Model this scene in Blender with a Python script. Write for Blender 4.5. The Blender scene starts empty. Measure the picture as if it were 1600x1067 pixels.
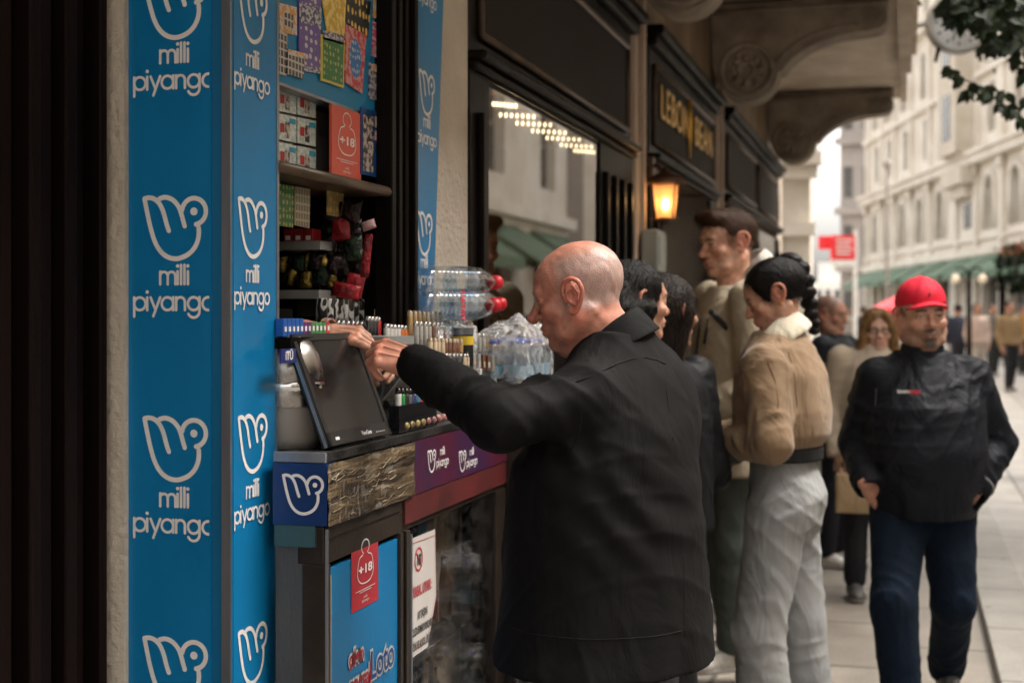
import bpy, bmesh, math, random
import numpy as np
from mathutils import Vector, Matrix
R_ = math.radians
random.seed(7)
SC = bpy.context.scene
# ------------------------------------------------------------------ camera, sky, sun, exposure
TH = 0.2709            # yaw of the camera to the left of the street direction (+y)
CT, ST = math.cos(TH), math.sin(TH)
FPX = 2222.0
CAMZ = 1.52
cam_d = bpy.data.cameras.new('camera')
cam = bpy.data.objects.new('camera', cam_d)
SC.collection.objects.link(cam)
cam.location = (0, 0, CAMZ)
cam.rotation_euler = (R_(90), 0, TH)
cam_d.sensor_width = 36.0
cam_d.lens = 36.0 * FPX / 1600.0
cam_d.shift_y = -43.5 / 1600.0
cam_d.clip_start = 0.05
cam_d.clip_end = 600
cam_d.dof.use_dof = True
cam_d.dof.focus_distance = 2.95
cam_d.dof.aperture_fstop = 3.6
SC.camera = cam

SUN_EL, SUN_ROT = R_(58), R_(70)
w = bpy.data.worlds.new("World"); SC.world = w; w.use_nodes = True
nt = w.node_tree; nt.nodes.clear()
sky = nt.nodes.new('ShaderNodeTexSky'); sky.sky_type = 'NISHITA'; sky.sun_disc = False
sky.sun_elevation = SUN_EL; sky.sun_rotation = SUN_ROT
sky.air_density = 1.0; sky.dust_density = 6.0; sky.ozone_density = 1.0; sky.altitude = 0
hsv = nt.nodes.new('ShaderNodeHueSaturation'); hsv.inputs['Saturation'].default_value = 0.10
warm = nt.nodes.new('ShaderNodeMixRGB'); warm.blend_type = 'MULTIPLY'; warm.inputs[0].default_value = 1
warm.inputs[2].default_value = (1.0, .97, .925, 1)
bg = nt.nodes.new('ShaderNodeBackground'); bg.inputs['Strength'].default_value = 0.15
out = nt.nodes.new('ShaderNodeOutputWorld')
nt.links.new(sky.outputs[0], hsv.inputs['Color']); nt.links.new(hsv.outputs[0], warm.inputs[1])
nt.links.new(warm.outputs[0], bg.inputs[0]); nt.links.new(bg.outputs[0], out.inputs[0])
sd = bpy.data.lights.new('sun', 'SUN'); sd.energy = 0.9; sd.angle = R_(30); sd.color = (1, .95, .88)
so = bpy.data.objects.new('sun', sd); SC.collection.objects.link(so)
# direction the light comes from: azimuth measured like the sky's sun_rotation (clockwise from +y)
sv = Vector((math.sin(SUN_ROT)*math.cos(SUN_EL), math.cos(SUN_ROT)*math.cos(SUN_EL), math.sin(SUN_EL)))
so.rotation_euler = sv.to_track_quat('Z', 'Y').to_euler()
SC.view_settings.view_transform = 'Standard'; SC.view_settings.look = 'None'
SC.view_settings.exposure = 2.15; SC.view_settings.gamma = 1.0
SC.render.engine = 'CYCLES'
cy = SC.cycles
cy.use_denoising = True
try: cy.denoiser = 'OPENIMAGEDENOISE'
except Exception: pass
cy.max_bounces = 7; cy.diffuse_bounces = 4; cy.glossy_bounces = 3; cy.transmission_bounces = 6; cy.transparent_max_bounces = 12
cy.use_adaptive_sampling = True; cy.adaptive_threshold = 0.02
cy.caustics_reflective = False; cy.caustics_refractive = False
cy.sample_clamp_indirect = 4

# ------------------------------------------------------------------ helpers
def pt(px, py, x=None, y=None, z=None, Z=None):
    """point of the scene seen at pixel (px,py) of the 1600 px photo, on a plane x=, y=, z= or at depth Z="""
    a = (px - 800.0) / FPX; b = (490.0 - py) / FPX
    d = Vector((-ST + CT*a, CT + ST*a, b))
    if Z is not None: t = Z
    elif x is not None: t = x / d.x
    elif y is not None: t = y / d.y
    else: t = (z - CAMZ) / d.z
    return Vector((0, 0, CAMZ)) + d * t

def tag(o, label=None, cat=None, group=None, kind=None):
    if label: o['label'] = label
    if cat: o['category'] = cat
    if group: o['group'] = group
    if kind: o['kind'] = kind
    return o
def link(o, parent=None):
    SC.collection.objects.link(o)
    if parent is not None: o.parent = parent
    return o
def empty(name, loc, label, cat, group=None, rz=0):
    o = bpy.data.objects.new(name, None); o.location = loc; o.rotation_euler = (0, 0, rz)
    o.empty_display_size = .1
    link(o); return tag(o, label, cat, group)
def kids(o): return [c for c in SC.objects if c.parent == o]
def copy_tree(o, parent=None):
    c = o.copy(); SC.collection.objects.link(c)
    if parent is not None: c.parent = parent
    for ch in kids(o): copy_tree(ch, c)
    return c

class MB:
    """collects shapes into one mesh"""
    def __init__(s): s.v = []; s.f = []; s.sm = []
    def add(s, vs, fs, smooth=False):
        n = len(s.v); s.v += [tuple(v) for v in vs]
        for f in fs: s.f.append([i + n for i in f]); s.sm.append(smooth)
        return s
    def box(s, x0, x1, y0, y1, z0, z1):
        return s.add([(x0,y0,z0),(x1,y0,z0),(x1,y1,z0),(x0,y1,z0),(x0,y0,z1),(x1,y0,z1),(x1,y1,z1),(x0,y1,z1)],
            [(0,3,2,1),(4,5,6,7),(0,1,5,4),(1,2,6,5),(2,3,7,6),(3,0,4,7)])
    def obox(s, c, u, v, n_):
        """box centred at c with half vectors u v n_"""
        c, u, v, n_ = Vector(c), Vector(u), Vector(v), Vector(n_)
        P = [c + a*u + b*v + d*n_ for d in (-1,1) for a, b in ((-1,-1),(1,-1),(1,1),(-1,1))]
        return s.add(P, [(0,3,2,1),(4,5,6,7),(0,1,5,4),(1,2,6,5),(2,3,7,6),(3,0,4,7)])
    def cyl(s, p0, p1, r0, r1=None, n=16, cap=True, smooth=True):
        if r1 is None: r1 = r0
        p0, p1 = Vector(p0), Vector(p1); q = (p1 - p0).to_track_quat('Z', 'Y').to_matrix()
        P = []
        for p, r in ((p0, r0), (p1, r1)):
            for i in range(n):
                a = 2*math.pi*i/n; P.append(p + q @ Vector((math.cos(a)*r, math.sin(a)*r, 0)))
        s.add(P, [(i, (i+1) % n, n + (i+1) % n, n + i) for i in range(n)], smooth)
        if cap: s.add(P[:n], [tuple(range(n-1, -1, -1))]); s.add(P[n:], [tuple(range(n))])
        return s
    def tube(s, pts, r, n=8, smooth=True):
        pts = [Vector(p) for p in pts]
        rr = r if isinstance(r, (list, tuple)) else [r]*len(pts)
        P = []
        up = None
        for k, p in enumerate(pts):
            d = (pts[min(k+1, len(pts)-1)] - pts[max(k-1, 0)])
            if d.length < 1e-9: d = Vector((0,0,1))
            d.normalize()
            if up is None:
                up = d.orthogonal().normalized()
            else:
                up = (up - d*up.dot(d))
                up = up.normalized() if up.length > 1e-6 else d.orthogonal().normalized()
            w_ = d.cross(up)
            for i in range(n):
                a = 2*math.pi*i/n; P.append(p + (up*math.cos(a) + w_*math.sin(a))*rr[k])
        F = []
        for k in range(len(pts)-1):
            for i in range(n): F.append((k*n+i, k*n+(i+1) % n, (k+1)*n+(i+1) % n, (k+1)*n+i))
        F.append(tuple(range(n-1, -1, -1))); F.append(tuple(range((len(pts)-1)*n, len(pts)*n)))
        return s.add(P, F, smooth)
    def lathe(s, prof, o=(0,0,0), axis=(0,0,1), n=24, smooth=True):
        q = Vector(axis).to_track_quat('Z', 'Y').to_matrix(); o = Vector(o); P = []
        for r, z in prof:
            for i in range(n):
                a = 2*math.pi*i/n; P.append(o + q @ Vector((math.cos(a)*r, math.sin(a)*r, z)))
        F = []
        for k in range(len(prof)-1):
            for i in range(n): F.append((k*n+i, k*n+(i+1) % n, (k+1)*n+(i+1) % n, (k+1)*n+i))
        return s.add(P, F, smooth)
    def prism(s, poly, o, u, v, depth, smooth=False):
        """2D polygon in the plane (u,v) at o, extruded along u x v by depth"""
        o, u, v = Vector(o), Vector(u), Vector(v); n_ = u.cross(v).normalized()*depth; k = len(poly)
        A = [o + u*a + v*b for a, b in poly]; B = [p + n_ for p in A]
        s.add(A + B, [(i, (i+1) % k, k + (i+1) % k, k + i) for i in range(k)], smooth)
        s.add(A, [tuple(range(k-1, -1, -1))]); s.add(B, [tuple(range(k))]); return s
    def quad(s, a, b, c, d): return s.add([a, b, c, d], [(0,1,2,3)])
    def disc(s, c, u, v, r, n=20): 
        c, u, v = Vector(c), Vector(u), Vector(v)
        return s.add([c + u*math.cos(2*math.pi*i/n)*r + v*math.sin(2*math.pi*i/n)*r for i in range(n)], [tuple(range(n))])
    def mesh(s, name, fix=True, weld=False):
        me = bpy.data.meshes.new(name); me.from_pydata(s.v, [], s.f)
        me.polygons.foreach_set('use_smooth', s.sm); me.update()
        if fix or weld:
            bm = bmesh.new(); bm.from_mesh(me)
            if weld: bmesh.ops.remove_doubles(bm, verts=bm.verts, dist=1e-5)
            bmesh.ops.recalc_face_normals(bm, faces=bm.faces); bm.to_mesh(me); bm.free()
        return me
    def build(s, name, mat, parent=None, bevel=0, loc=None, fix=True, weld=False):
        me = s.mesh(name, fix, weld)
        o = bpy.data.objects.new(name, me); me.materials.append(mat); link(o, parent)
        if parent is not None and loc is None:
            # coordinates are given in world space: undo the parent's transform
            bpy_mat = Matrix.Translation(world_loc(parent)) if not parent.get('_rot') else None
            me.transform(Matrix.Translation(-world_loc(parent)))
        if bevel:
            m = o.modifiers.new('bevel', 'BEVEL'); m.width = bevel; m.segments = 2; m.limit_method = 'ANGLE'; m.angle_limit = R_(40)
            m.harden_normals = False
        return o
def world_loc(o):
    l = Vector((0, 0, 0))
    while o is not None: l += o.location; o = o.parent
    return l
def local(mb_fn): return mb_fn

# ------------------------------------------------------------------ materials
MATS = {}
def mat(name, col, rough=.6, metal=0, var=.12, scale=6, bump=0, bscale=60, coat=0, spec=.5, col2=None, stretch=None, rvar=.1, sheen=0, trans=0, alpha=1, emit=None, estr=0, ior=1.45):
    if name in MATS: return MATS[name]
    m = bpy.data.materials.new(name); m.use_nodes = True; t = m.node_tree; b = t.nodes['Principled BSDF']
    MATS[name] = m
    if col2 is None: col2 = tuple(c*(1-var*2) for c in col)
    tc = t.nodes.new('ShaderNodeTexCoord'); mp = t.nodes.new('ShaderNodeMapping')
    t.links.new(tc.outputs['Object'], mp.inputs[0])
    if stretch: mp.inputs['Scale'].default_value = stretch
    no = t.nodes.new('ShaderNodeTexNoise'); no.inputs['Scale'].default_value = scale; no.inputs['Detail'].default_value = 6
    no.inputs['Roughness'].default_value = .6
    t.links.new(mp.outputs[0], no.inputs[0])
    rp = t.nodes.new('ShaderNodeValToRGB'); rp.color_ramp.elements[0].position = .35; rp.color_ramp.elements[1].position = .68
    rp.color_ramp.elements[0].color = (*col2, 1); rp.color_ramp.elements[1].color = (*col, 1)
    t.links.new(no.outputs[0], rp.inputs[0]); t.links.new(rp.outputs[0], b.inputs['Base Color'])
    mr = t.nodes.new('ShaderNodeMapRange'); mr.inputs[3].default_value = max(0, rough-rvar); mr.inputs[4].default_value = min(1, rough+rvar)
    t.links.new(no.outputs[0], mr.inputs[0]); t.links.new(mr.outputs[0], b.inputs['Roughness'])
    b.inputs['Metallic'].default_value = metal; b.inputs['Coat Weight'].default_value = coat
    b.inputs['Specular IOR Level'].default_value = spec; b.inputs['IOR'].default_value = ior
    if sheen: b.inputs['Sheen Weight'].default_value = sheen
    if trans: b.inputs['Transmission Weight'].default_value = trans
    if alpha < 1: b.inputs['Alpha'].default_value = alpha
    if emit: b.inputs['Emission Color'].default_value = (*emit, 1); b.inputs['Emission Strength'].default_value = estr
    if bump:
        n2 = t.nodes.new('ShaderNodeTexNoise'); n2.inputs['Scale'].default_value = bscale; n2.inputs['Detail'].default_value = 8
        t.links.new(mp.outputs[0], n2.inputs[0])
        bp = t.nodes.new('ShaderNodeBump'); bp.inputs['Strength'].default_value = bump; bp.inputs['Distance'].default_value = .01
        t.links.new(n2.outputs[0], bp.inputs['Height']); t.links.new(bp.outputs[0], b.inputs['Normal'])
    return m
def attr_mat(name, rough=.5, bump=.2, bscale=300, sss=0, var=.15, vscale=60, spec=.5, sheen=0, coat=0):
    """material whose base colour is the mesh's own colour attribute, mottled by noise"""
    if name in MATS: return MATS[name]
    m = bpy.data.materials.new(name); m.use_nodes = True; t = m.node_tree; b = t.nodes['Principled BSDF']; MATS[name] = m
    at = t.nodes.new('ShaderNodeAttribute'); at.attribute_name = 'Col'
    tc = t.nodes.new('ShaderNodeTexCoord')
    no = t.nodes.new('ShaderNodeTexNoise'); no.inputs['Scale'].default_value = vscale; no.inputs['Detail'].default_value = 6
    t.links.new(tc.outputs['Object'], no.inputs[0])
    mr = t.nodes.new('ShaderNodeMapRange'); mr.inputs[3].default_value = 1-var; mr.inputs[4].default_value = 1+var
    mr.inputs[1].default_value = .3; mr.inputs[2].default_value = .7
    t.links.new(no.outputs[0], mr.inputs[0])
    mx = t.nodes.new('ShaderNodeVectorMath'); mx.operation = 'SCALE'
    t.links.new(at.outputs['Color'], mx.inputs[0]); t.links.new(mr.outputs[0], mx.inputs['Scale'])
    t.links.new(mx.outputs[0], b.inputs['Base Color'])
    b.inputs['Roughness'].default_value = rough; b.inputs['Specular IOR Level'].default_value = spec
    b.inputs['Sheen Weight'].default_value = sheen; b.inputs['Coat Weight'].default_value = coat
    if sss:
        b.inputs['Subsurface Weight'].default_value = sss; b.inputs['Subsurface Radius'].default_value = (1, .35, .2)
        b.inputs['Subsurface Scale'].default_value = .008
    n2 = t.nodes.new('ShaderNodeTexNoise'); n2.inputs['Scale'].default_value = bscale; n2.inputs['Detail'].default_value = 4
    t.links.new(tc.outputs['Object'], n2.inputs[0])
    bp = t.nodes.new('ShaderNodeBump'); bp.inputs['Strength'].default_value = bump; bp.inputs['Distance'].default_value = .002
    t.links.new(n2.outputs[0], bp.inputs['Height']); t.links.new(bp.outputs[0], b.inputs['Normal'])
    return m
def glass_mat(name, tint=(1,1,1), refl=.12, rough=.02, dirty=.0):
    """thin pane or film: lets light through, mirrors some of it"""
    if name in MATS: return MATS[name]
    m = bpy.data.materials.new(name); m.use_nodes = True; t = m.node_tree; t.nodes.clear(); MATS[name] = m
    o = t.nodes.new('ShaderNodeOutputMaterial'); tr = t.nodes.new('ShaderNodeBsdfTransparent'); tr.inputs[0].default_value = (*tint, 1)
    gl = t.nodes.new('ShaderNodeBsdfGlossy'); gl.inputs['Roughness'].default_value = rough
    fr = t.nodes.new('ShaderNodeFresnel'); fr.inputs[0].default_value = 1.5
    ad = t.nodes.new('ShaderNodeMath'); ad.operation = 'ADD'; ad.inputs[1].default_value = refl; ad.use_clamp = True
    mx = t.nodes.new('ShaderNodeMixShader')
    ge = t.nodes.new('ShaderNodeNewGeometry'); iv = t.nodes.new('ShaderNodeMath'); iv.operation = 'SUBTRACT'; iv.inputs[0].default_value = 1; t.links.new(ge.outputs['Backfacing'], iv.inputs[1])
    ml = t.nodes.new('ShaderNodeMath'); ml.operation = 'MULTIPLY'; t.links.new(ad.outputs[0], ml.inputs[0]); t.links.new(iv.outputs[0], ml.inputs[1])
    t.links.new(fr.outputs[0], ad.inputs[0]); t.links.new(ml.outputs[0], mx.inputs[0])
    t.links.new(tr.outputs[0], mx.inputs[1]); t.links.new(gl.outputs[0], mx.inputs[2])
    last = mx
    if dirty:
        df = t.nodes.new('ShaderNodeBsdfDiffuse'); df.inputs[0].default_value = (.8,.8,.8,1)
        tc = t.nodes.new('ShaderNodeTexCoord'); no = t.nodes.new('ShaderNodeTexNoise'); no.inputs['Scale'].default_value = 18; no.inputs['Detail'].default_value = 8
        no.inputs['Distortion'].default_value = 1.5
        t.links.new(tc.outputs['Object'], no.inputs[0])
        mr = t.nodes.new('ShaderNodeMapRange'); mr.inputs[1].default_value = .4; mr.inputs[2].default_value = .75; mr.inputs[3].default_value = 0; mr.inputs[4].default_value = dirty
        t.links.new(no.outputs[0], mr.inputs[0])
        m2 = t.nodes.new('ShaderNodeMixShader'); t.links.new(mr.outputs[0], m2.inputs[0]); t.links.new(mx.outputs[0], m2.inputs[1]); t.links.new(df.outputs[0], m2.inputs[2]); last = m2
    t.links.new(last.outputs[0], o.inputs[0]); return m
def emat(name, col, s):
    if name in MATS: return MATS[name]
    m = bpy.data.materials.new(name); m.use_nodes = True; t = m.node_tree; b = t.nodes['Principled BSDF']; MATS[name] = m
    b.inputs['Base Color'].default_value = (*col, 1); b.inputs['Emission Color'].default_value = (*col, 1); b.inputs['Emission Strength'].default_value = s
    return m

# ------------------------------------------------------------------ writing and printed marks
def stroke(mb, pts, w, o, u, v, off, closed=False):
    """flat ribbon of width w along 2D points, in plane (u,v) at o, lifted by off along u x v"""
    n_ = u.cross(v).normalized()*off
    P = [Vector((a, b)) for a, b in pts]; k = len(P); L = []; Rr = []
    for i, p in enumerate(P):
        if closed: a, b = P[i-1], P[(i+1) % k]
        else: a, b = P[max(i-1, 0)], P[min(i+1, k-1)]
        d = (b - a); d = d.normalized() if d.length > 1e-9 else Vector((1, 0)); q = Vector((-d.y, d.x))*w/2
        L.append(p + q); Rr.append(p - q)
    if not closed:  # round ends
        def cap(p, d, nn=5):
            return [p + Vector((math.cos(a)*d.x - math.sin(a)*d.y, math.sin(a)*d.x + math.cos(a)*d.y))*w/2 for a in [math.pi/2 - math.pi*i/(nn+1) for i in range(1, nn+1)]]
        d1 = (P[-1]-P[-2]).normalized(); d0 = (P[0]-P[1]).normalized()
        ends = [(L[-1], cap(P[-1], d1), Rr[-1]), (Rr[0], cap(P[0], d0), L[0])]
        for a, c, b in ends:
            q = [a] + c + [b]; mb.add([o + u*t.x + v*t.y + n_ for t in q], [tuple(range(len(q)))])
    V = [o + u*t.x + v*t.y + n_ for t in L] + [o + u*t.x + v*t.y + n_ for t in Rr]
    m = k if closed else k-1
    mb.add(V, [(i, (i+1) % k, k + (i+1) % k, k + i) for i in range(m)])
def arc(cx, cy, r, a0, a1, n=14, ry=None):
    ry = ry or r
    return [(cx + r*math.cos(R_(a0+(a1-a0)*i/n)), cy + ry*math.sin(R_(a0+(a1-a0)*i/n))) for i in range(n+1)]
def spl(pts, n=6):
    """smooth curve through 2D points"""
    P = [Vector(p) for p in pts]; out_ = []
    for i in range(len(P)-1):
        p0, p1, p2, p3 = P[max(i-1, 0)], P[i], P[i+1], P[min(i+2, len(P)-1)]
        for j in range(n):
            t = j/n; out_.append(.5*((2*p1) + (p2-p0)*t + (2*p0-5*p1+4*p2-p3)*t*t + (-p0+3*p1-3*p2+p3)*t**3))
    out_.append(P[-1]); return [tuple(p) for p in out_]
GL = {
 'm': (1.52, [[(0,0),(0,1)], [(0,.62)]+arc(.33,.64,.33,180,0,10)+[(.66,0)], [(.66,.62)]+arc(.99,.64,.33,180,0,10)+[(1.32,0)]]),
 'i': (.30, [[(0,0),(0,1)], 'dot']),
 'l': (.30, [[(0,0),(0,1.5)]]),
 'p': (1.15, [[(0,-.5),(0,1)], 'ring']),
 'y': (.98, [[(0,1),(.42,.05)], [(.84,1),(.24,-.48)]]),
 'a': (1.26, ['ring', [(1,0),(1,1)]]),
 'n': (1.02, [[(0,0),(0,1)], [(0,.6)]+arc(.38,.62,.38,180,0,10)+[(.76,0)]]),
 'g': (1.26, ['ring', [(1,1),(1,-.05)]+arc(.5,-.08,.5,0,-155,12)]),
 'o': (1.15, ['ring']),
}
def word(mb, s, xh, o, u, v, off, wt=.22):
    """rounded lower case word centred at o, x-height xh"""
    tot = sum(GL[c][0] for c in s) - .2; x = -tot/2; k = 0
    for c in s:
        adv, st = GL[c]
        for q in st:
            k += 1; of = off + .00012*k
            if q == 'dot': mb.disc(o + u*(x*xh) + v*(1.42*xh) + u.cross(v).normalized()*of, u, v, .15*xh, 12)
            elif q == 'ring': stroke(mb, [((x+a)*xh, b*xh) for a, b in arc(.5,.5,.5,0,360,20)[:-1]], wt*xh, o, u, v, of, True)
            else: stroke(mb, [((x+a)*xh, b*xh) for a, b in q], wt*xh, o, u, v, of)
        x += adv
def emblem(mb, h, o, u, v, off):
    """the open-hand mark: three rounded fingers over a cup, a ring with a dot; h = height, centred at o"""
    s = h/540.0
    def T(p): return [((x-405)*s, (348-y)*s) for x, y in p]
    W = 40*s
    ringc = (580, 218)
    bowl = [(622,350),(624,400),(612,460),(580,520),(530,565),(470,592),(415,602),(355,592),(300,562),(252,510),(215,440),(192,370),(172,300),(150,205),(128,105)]
    f1 = [(128,105),(170,98),(215,108),(258,140),(290,190),(312,250),(332,320),(352,372)]
    f2 = [(268,108),(310,98),(355,105),(400,130),(440,175),(462,225),(480,285),(496,336)]
    ring = [(ringc[0]+108*math.cos(R_(a)), ringc[1]-108*math.sin(R_(a))) for a in range(172, -86, -12)]
    for k, q in enumerate((bowl, f1, f2)): stroke(mb, T(spl(q, 4)), W, o, u, v, off+.00012*k)
    stroke(mb, T(ring), W, o, u, v, off+.0004)
    c = T([ringc])[0]; mb.disc(o + u*c[0] + v*c[1] + u.cross(v).normalized()*(off+.0005), u, v, 33*s, 16)
def clip(o, co, no):
    bm = bmesh.new(); bm.from_mesh(o.data)
    bmesh.ops.bisect_plane(bm, geom=bm.verts[:]+bm.edges[:]+bm.faces[:], plane_co=co, plane_no=no, clear_outer=True)
    bm.to_mesh(o.data); bm.free()
def text(s, size, o, u, v, m, parent, name='lettering', sx=1, depth=0, align='CENTER', shear=0, spacing=1, bold=0):
    cu = bpy.data.curves.new(name, 'FONT'); cu.body = s; cu.size = size; cu.align_x = align; cu.align_y = 'CENTER'
    cu.extrude = depth; cu.shear = shear; cu.space_character = spacing; cu.offset = bold; cu.resolution_u = 3
    ob = bpy.data.objects.new(name, cu)
    SC.collection.objects.link(ob)
    dg = bpy.context.evaluated_depsgraph_get()
    me = bpy.data.meshes.new_from_object(ob.evaluated_get(dg))
    bpy.data.objects.remove(ob); bpy.data.curves.remove(cu)
    u, v = Vector(u).normalized(), Vector(v).normalized(); n_ = u.cross(v)
    M = Matrix(((u.x*sx, v.x, n_.x, o[0]), (u.y*sx, v.y, n_.y, o[1]), (u.z*sx, v.z, n_.z, o[2]), (0,0,0,1)))
    me.transform(M)
    if parent is not None: me.transform(Matrix.Translation(-world_loc(parent)))
    me.materials.clear(); me.materials.append(m)
    r = bpy.data.objects.new(name, me); link(r, parent); return r
EX, EY, EZ = Vector((1,0,0)), Vector((0,1,0)), Vector((0,0,1))
NY = Vector((0,-1,0))
# ================================================================== STREET
M_pave = None
def slab_mat(name, c1, c2, mortar, sx, sy, off=.5, rough=.62, msize=.012):
    m = bpy.data.materials.new(name); m.use_nodes = True; t = m.node_tree; b = t.nodes['Principled BSDF']; MATS[name] = m
    tc = t.nodes.new('ShaderNodeTexCoord'); mp = t.nodes.new('ShaderNodeMapping'); mp.inputs['Rotation'].default_value = (0, 0, R_(90))
    t.links.new(tc.outputs['Object'], mp.inputs[0])
    br = t.nodes.new('ShaderNodeTexBrick'); br.inputs['Scale'].default_value = 1; br.inputs['Brick Width'].default_value = sx; br.inputs['Row Height'].default_value = sy
    br.inputs['Mortar Size'].default_value = msize; br.offset = off; br.inputs['Color1'].default_value = (*c1, 1); br.inputs['Color2'].default_value = (*c2, 1)
    br.inputs['Mortar'].default_value = (*mortar, 1); br.inputs['Bias'].default_value = 0
    t.links.new(mp.outputs[0], br.inputs[0])
    no = t.nodes.new('ShaderNodeTexNoise'); no.inputs['Scale'].default_value = 2.2; no.inputs['Detail'].default_value = 10; no.inputs['Roughness'].default_value = .7
    t.links.new(tc.outputs['Object'], no.inputs[0])
    n3 = t.nodes.new('ShaderNodeTexNoise'); n3.inputs['Scale'].default_value = 90; n3.inputs['Detail'].default_value = 6
    t.links.new(tc.outputs['Object'], n3.inputs[0])
    mr = t.nodes.new('ShaderNodeMapRange'); mr.inputs[1].default_value = .3; mr.inputs[2].default_value = .7; mr.inputs[3].default_value = .62; mr.inputs[4].default_value = 1.22
    t.links.new(no.outputs[0], mr.inputs[0])
    m3 = t.nodes.new('ShaderNodeMapRange'); m3.inputs[1].default_value = .3; m3.inputs[2].default_value = .7; m3.inputs[3].default_value = .85; m3.inputs[4].default_value = 1.12
    t.links.new(n3.outputs[0], m3.inputs[0])
    mu = t.nodes.new('ShaderNodeMath'); mu.operation = 'MULTIPLY'; t.links.new(mr.outputs[0], mu.inputs[0]); t.links.new(m3.outputs[0], mu.inputs[1])
    vs = t.nodes.new('ShaderNodeVectorMath'); vs.operation = 'SCALE'; t.links.new(br.outputs[0], vs.inputs[0]); t.links.new(mu.outputs[0], vs.inputs['Scale'])
    vo = t.nodes.new('ShaderNodeTexVoronoi'); vo.inputs['Scale'].default_value = 3.2; t.links.new(tc.outputs['Object'], vo.inputs['Vector'])
    mg = t.nodes.new('ShaderNodeMapRange'); mg.inputs[1].default_value = .045; mg.inputs[2].default_value = .075; mg.inputs[3].default_value = .45; mg.inputs[4].default_value = 1; t.links.new(vo.outputs['Distance'], mg.inputs[0])
    v2 = t.nodes.new('ShaderNodeVectorMath'); v2.operation = 'SCALE'; t.links.new(vs.outputs[0], v2.inputs[0]); t.links.new(mg.outputs[0], v2.inputs['Scale'])
    t.links.new(v2.outputs[0], b.inputs['Base Color'])
    mq = t.nodes.new('ShaderNodeMapRange'); mq.inputs[3].default_value = rough-.2; mq.inputs[4].default_value = rough+.2; t.links.new(no.outputs[0], mq.inputs[0]); t.links.new(mq.outputs[0], b.inputs['Roughness'])
    bp = t.nodes.new('ShaderNodeBump'); bp.inputs['Strength'].default_value = .35; bp.inputs['Distance'].default_value = .004
    ma = t.nodes.new('ShaderNodeMath'); ma.operation = 'SUBTRACT'; t.links.new(n3.outputs[0], ma.inputs[0]); t.links.new(br.outputs['Fac'], ma.inputs[1])
    t.links.new(ma.outputs[0], bp.inputs['Height']); t.links.new(bp.outputs[0], b.inputs['Normal'])
    return m
m_slab = slab_mat('pavement slabs', (.235,.205,.170), (.205,.178,.148), (.07,.06,.05), .9, .78, .5)
m_slab2 = slab_mat('promenade slabs', (.33,.305,.275), (.30,.275,.25), (.11,.10,.085), 1.8, .9, .5)
m_kerb = slab_mat('kerb stone', (.29,.27,.24), (.26,.24,.21), (.12,.1,.09), 1.0, 5, 0)
m_soil = mat('soil', (.12,.08,.05), .95, var=.3, scale=30, bump=.8, bscale=60)
m_earth = mat('far ground', (.30,.27,.24), .9, scale=.5)
m_stone = mat('pale limestone', (.62,.56,.48), .8, var=.16, scale=1.4, bump=.25, bscale=14, col2=(.50,.44,.36))
m_stone_w = mat('white limestone', (.78,.735,.665), .8, var=.16, scale=.7, bump=.2, bscale=10, col2=(.60,.54,.46))
m_grey = mat('grey stone', (.38,.34,.31), .85, var=.16, scale=.6, col2=(.27,.24,.22))
m_glassd = mat('dark window glass', (.05,.055,.06), .15, var=.2, scale=1, spec=.6, rvar=.05)
m_glassl = mat('grey window glass', (.10,.095,.09), .25, var=.2, scale=1, spec=.6, rvar=.05)  # plain grey glass, a lighter tone than the dark glass
m_mull = mat('painted window bars', (.34,.31,.28), .6)
m_wood = mat('dark brown painted wood', (.0085,.0055,.004), .42, var=.25, scale=5, bump=.15, bscale=40, stretch=(1,1,.12), spec=.10)
m_woodl = mat('worn edge of dark wood', (.10,.062,.035), .4, var=.3, scale=7, bump=.1)
m_panel = mat('grey brown sign panel', (.020,.015,.012), .65, spec=.15, var=.2, scale=3, bump=.12, bscale=90)
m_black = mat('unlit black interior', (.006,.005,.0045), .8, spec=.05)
m_marble = mat('brown veined marble', (.34,.25,.165), .5, var=.3, scale=2.6, col2=(.10,.055,.03), stretch=(1,1.2,.35), bump=.05)
m_plast = mat('rough cream plaster', (.56,.50,.42), .9, var=.1, scale=4, bump=1.0, bscale=55, col2=(.46,.40,.33))
m_plastp = mat('pinkish plaster', (.50,.40,.33), .88, var=.12, scale=3, bump=.4, bscale=60, col2=(.42,.32,.26))
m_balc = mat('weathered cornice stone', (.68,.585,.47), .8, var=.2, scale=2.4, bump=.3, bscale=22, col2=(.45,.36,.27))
m_balcd = mat('shaded carved stone', (.34,.285,.225), .85, var=.25, scale=5, bump=.5, bscale=30, col2=(.17,.135,.105))  # darker than the cornice stone: the brackets' shade is put into the colour
m_green = mat('green awning canvas', (.13,.20,.135), .8, var=.15, scale=3, bump=.1)
m_white = mat('white enamel', (.75,.75,.74), .35)
m_redsign = mat('red sign sheet', (.75,.035,.05), .45, var=.05)
m_gold = mat('polished brass', (.80,.47,.10), .35, metal=.6, var=.1)

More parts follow.
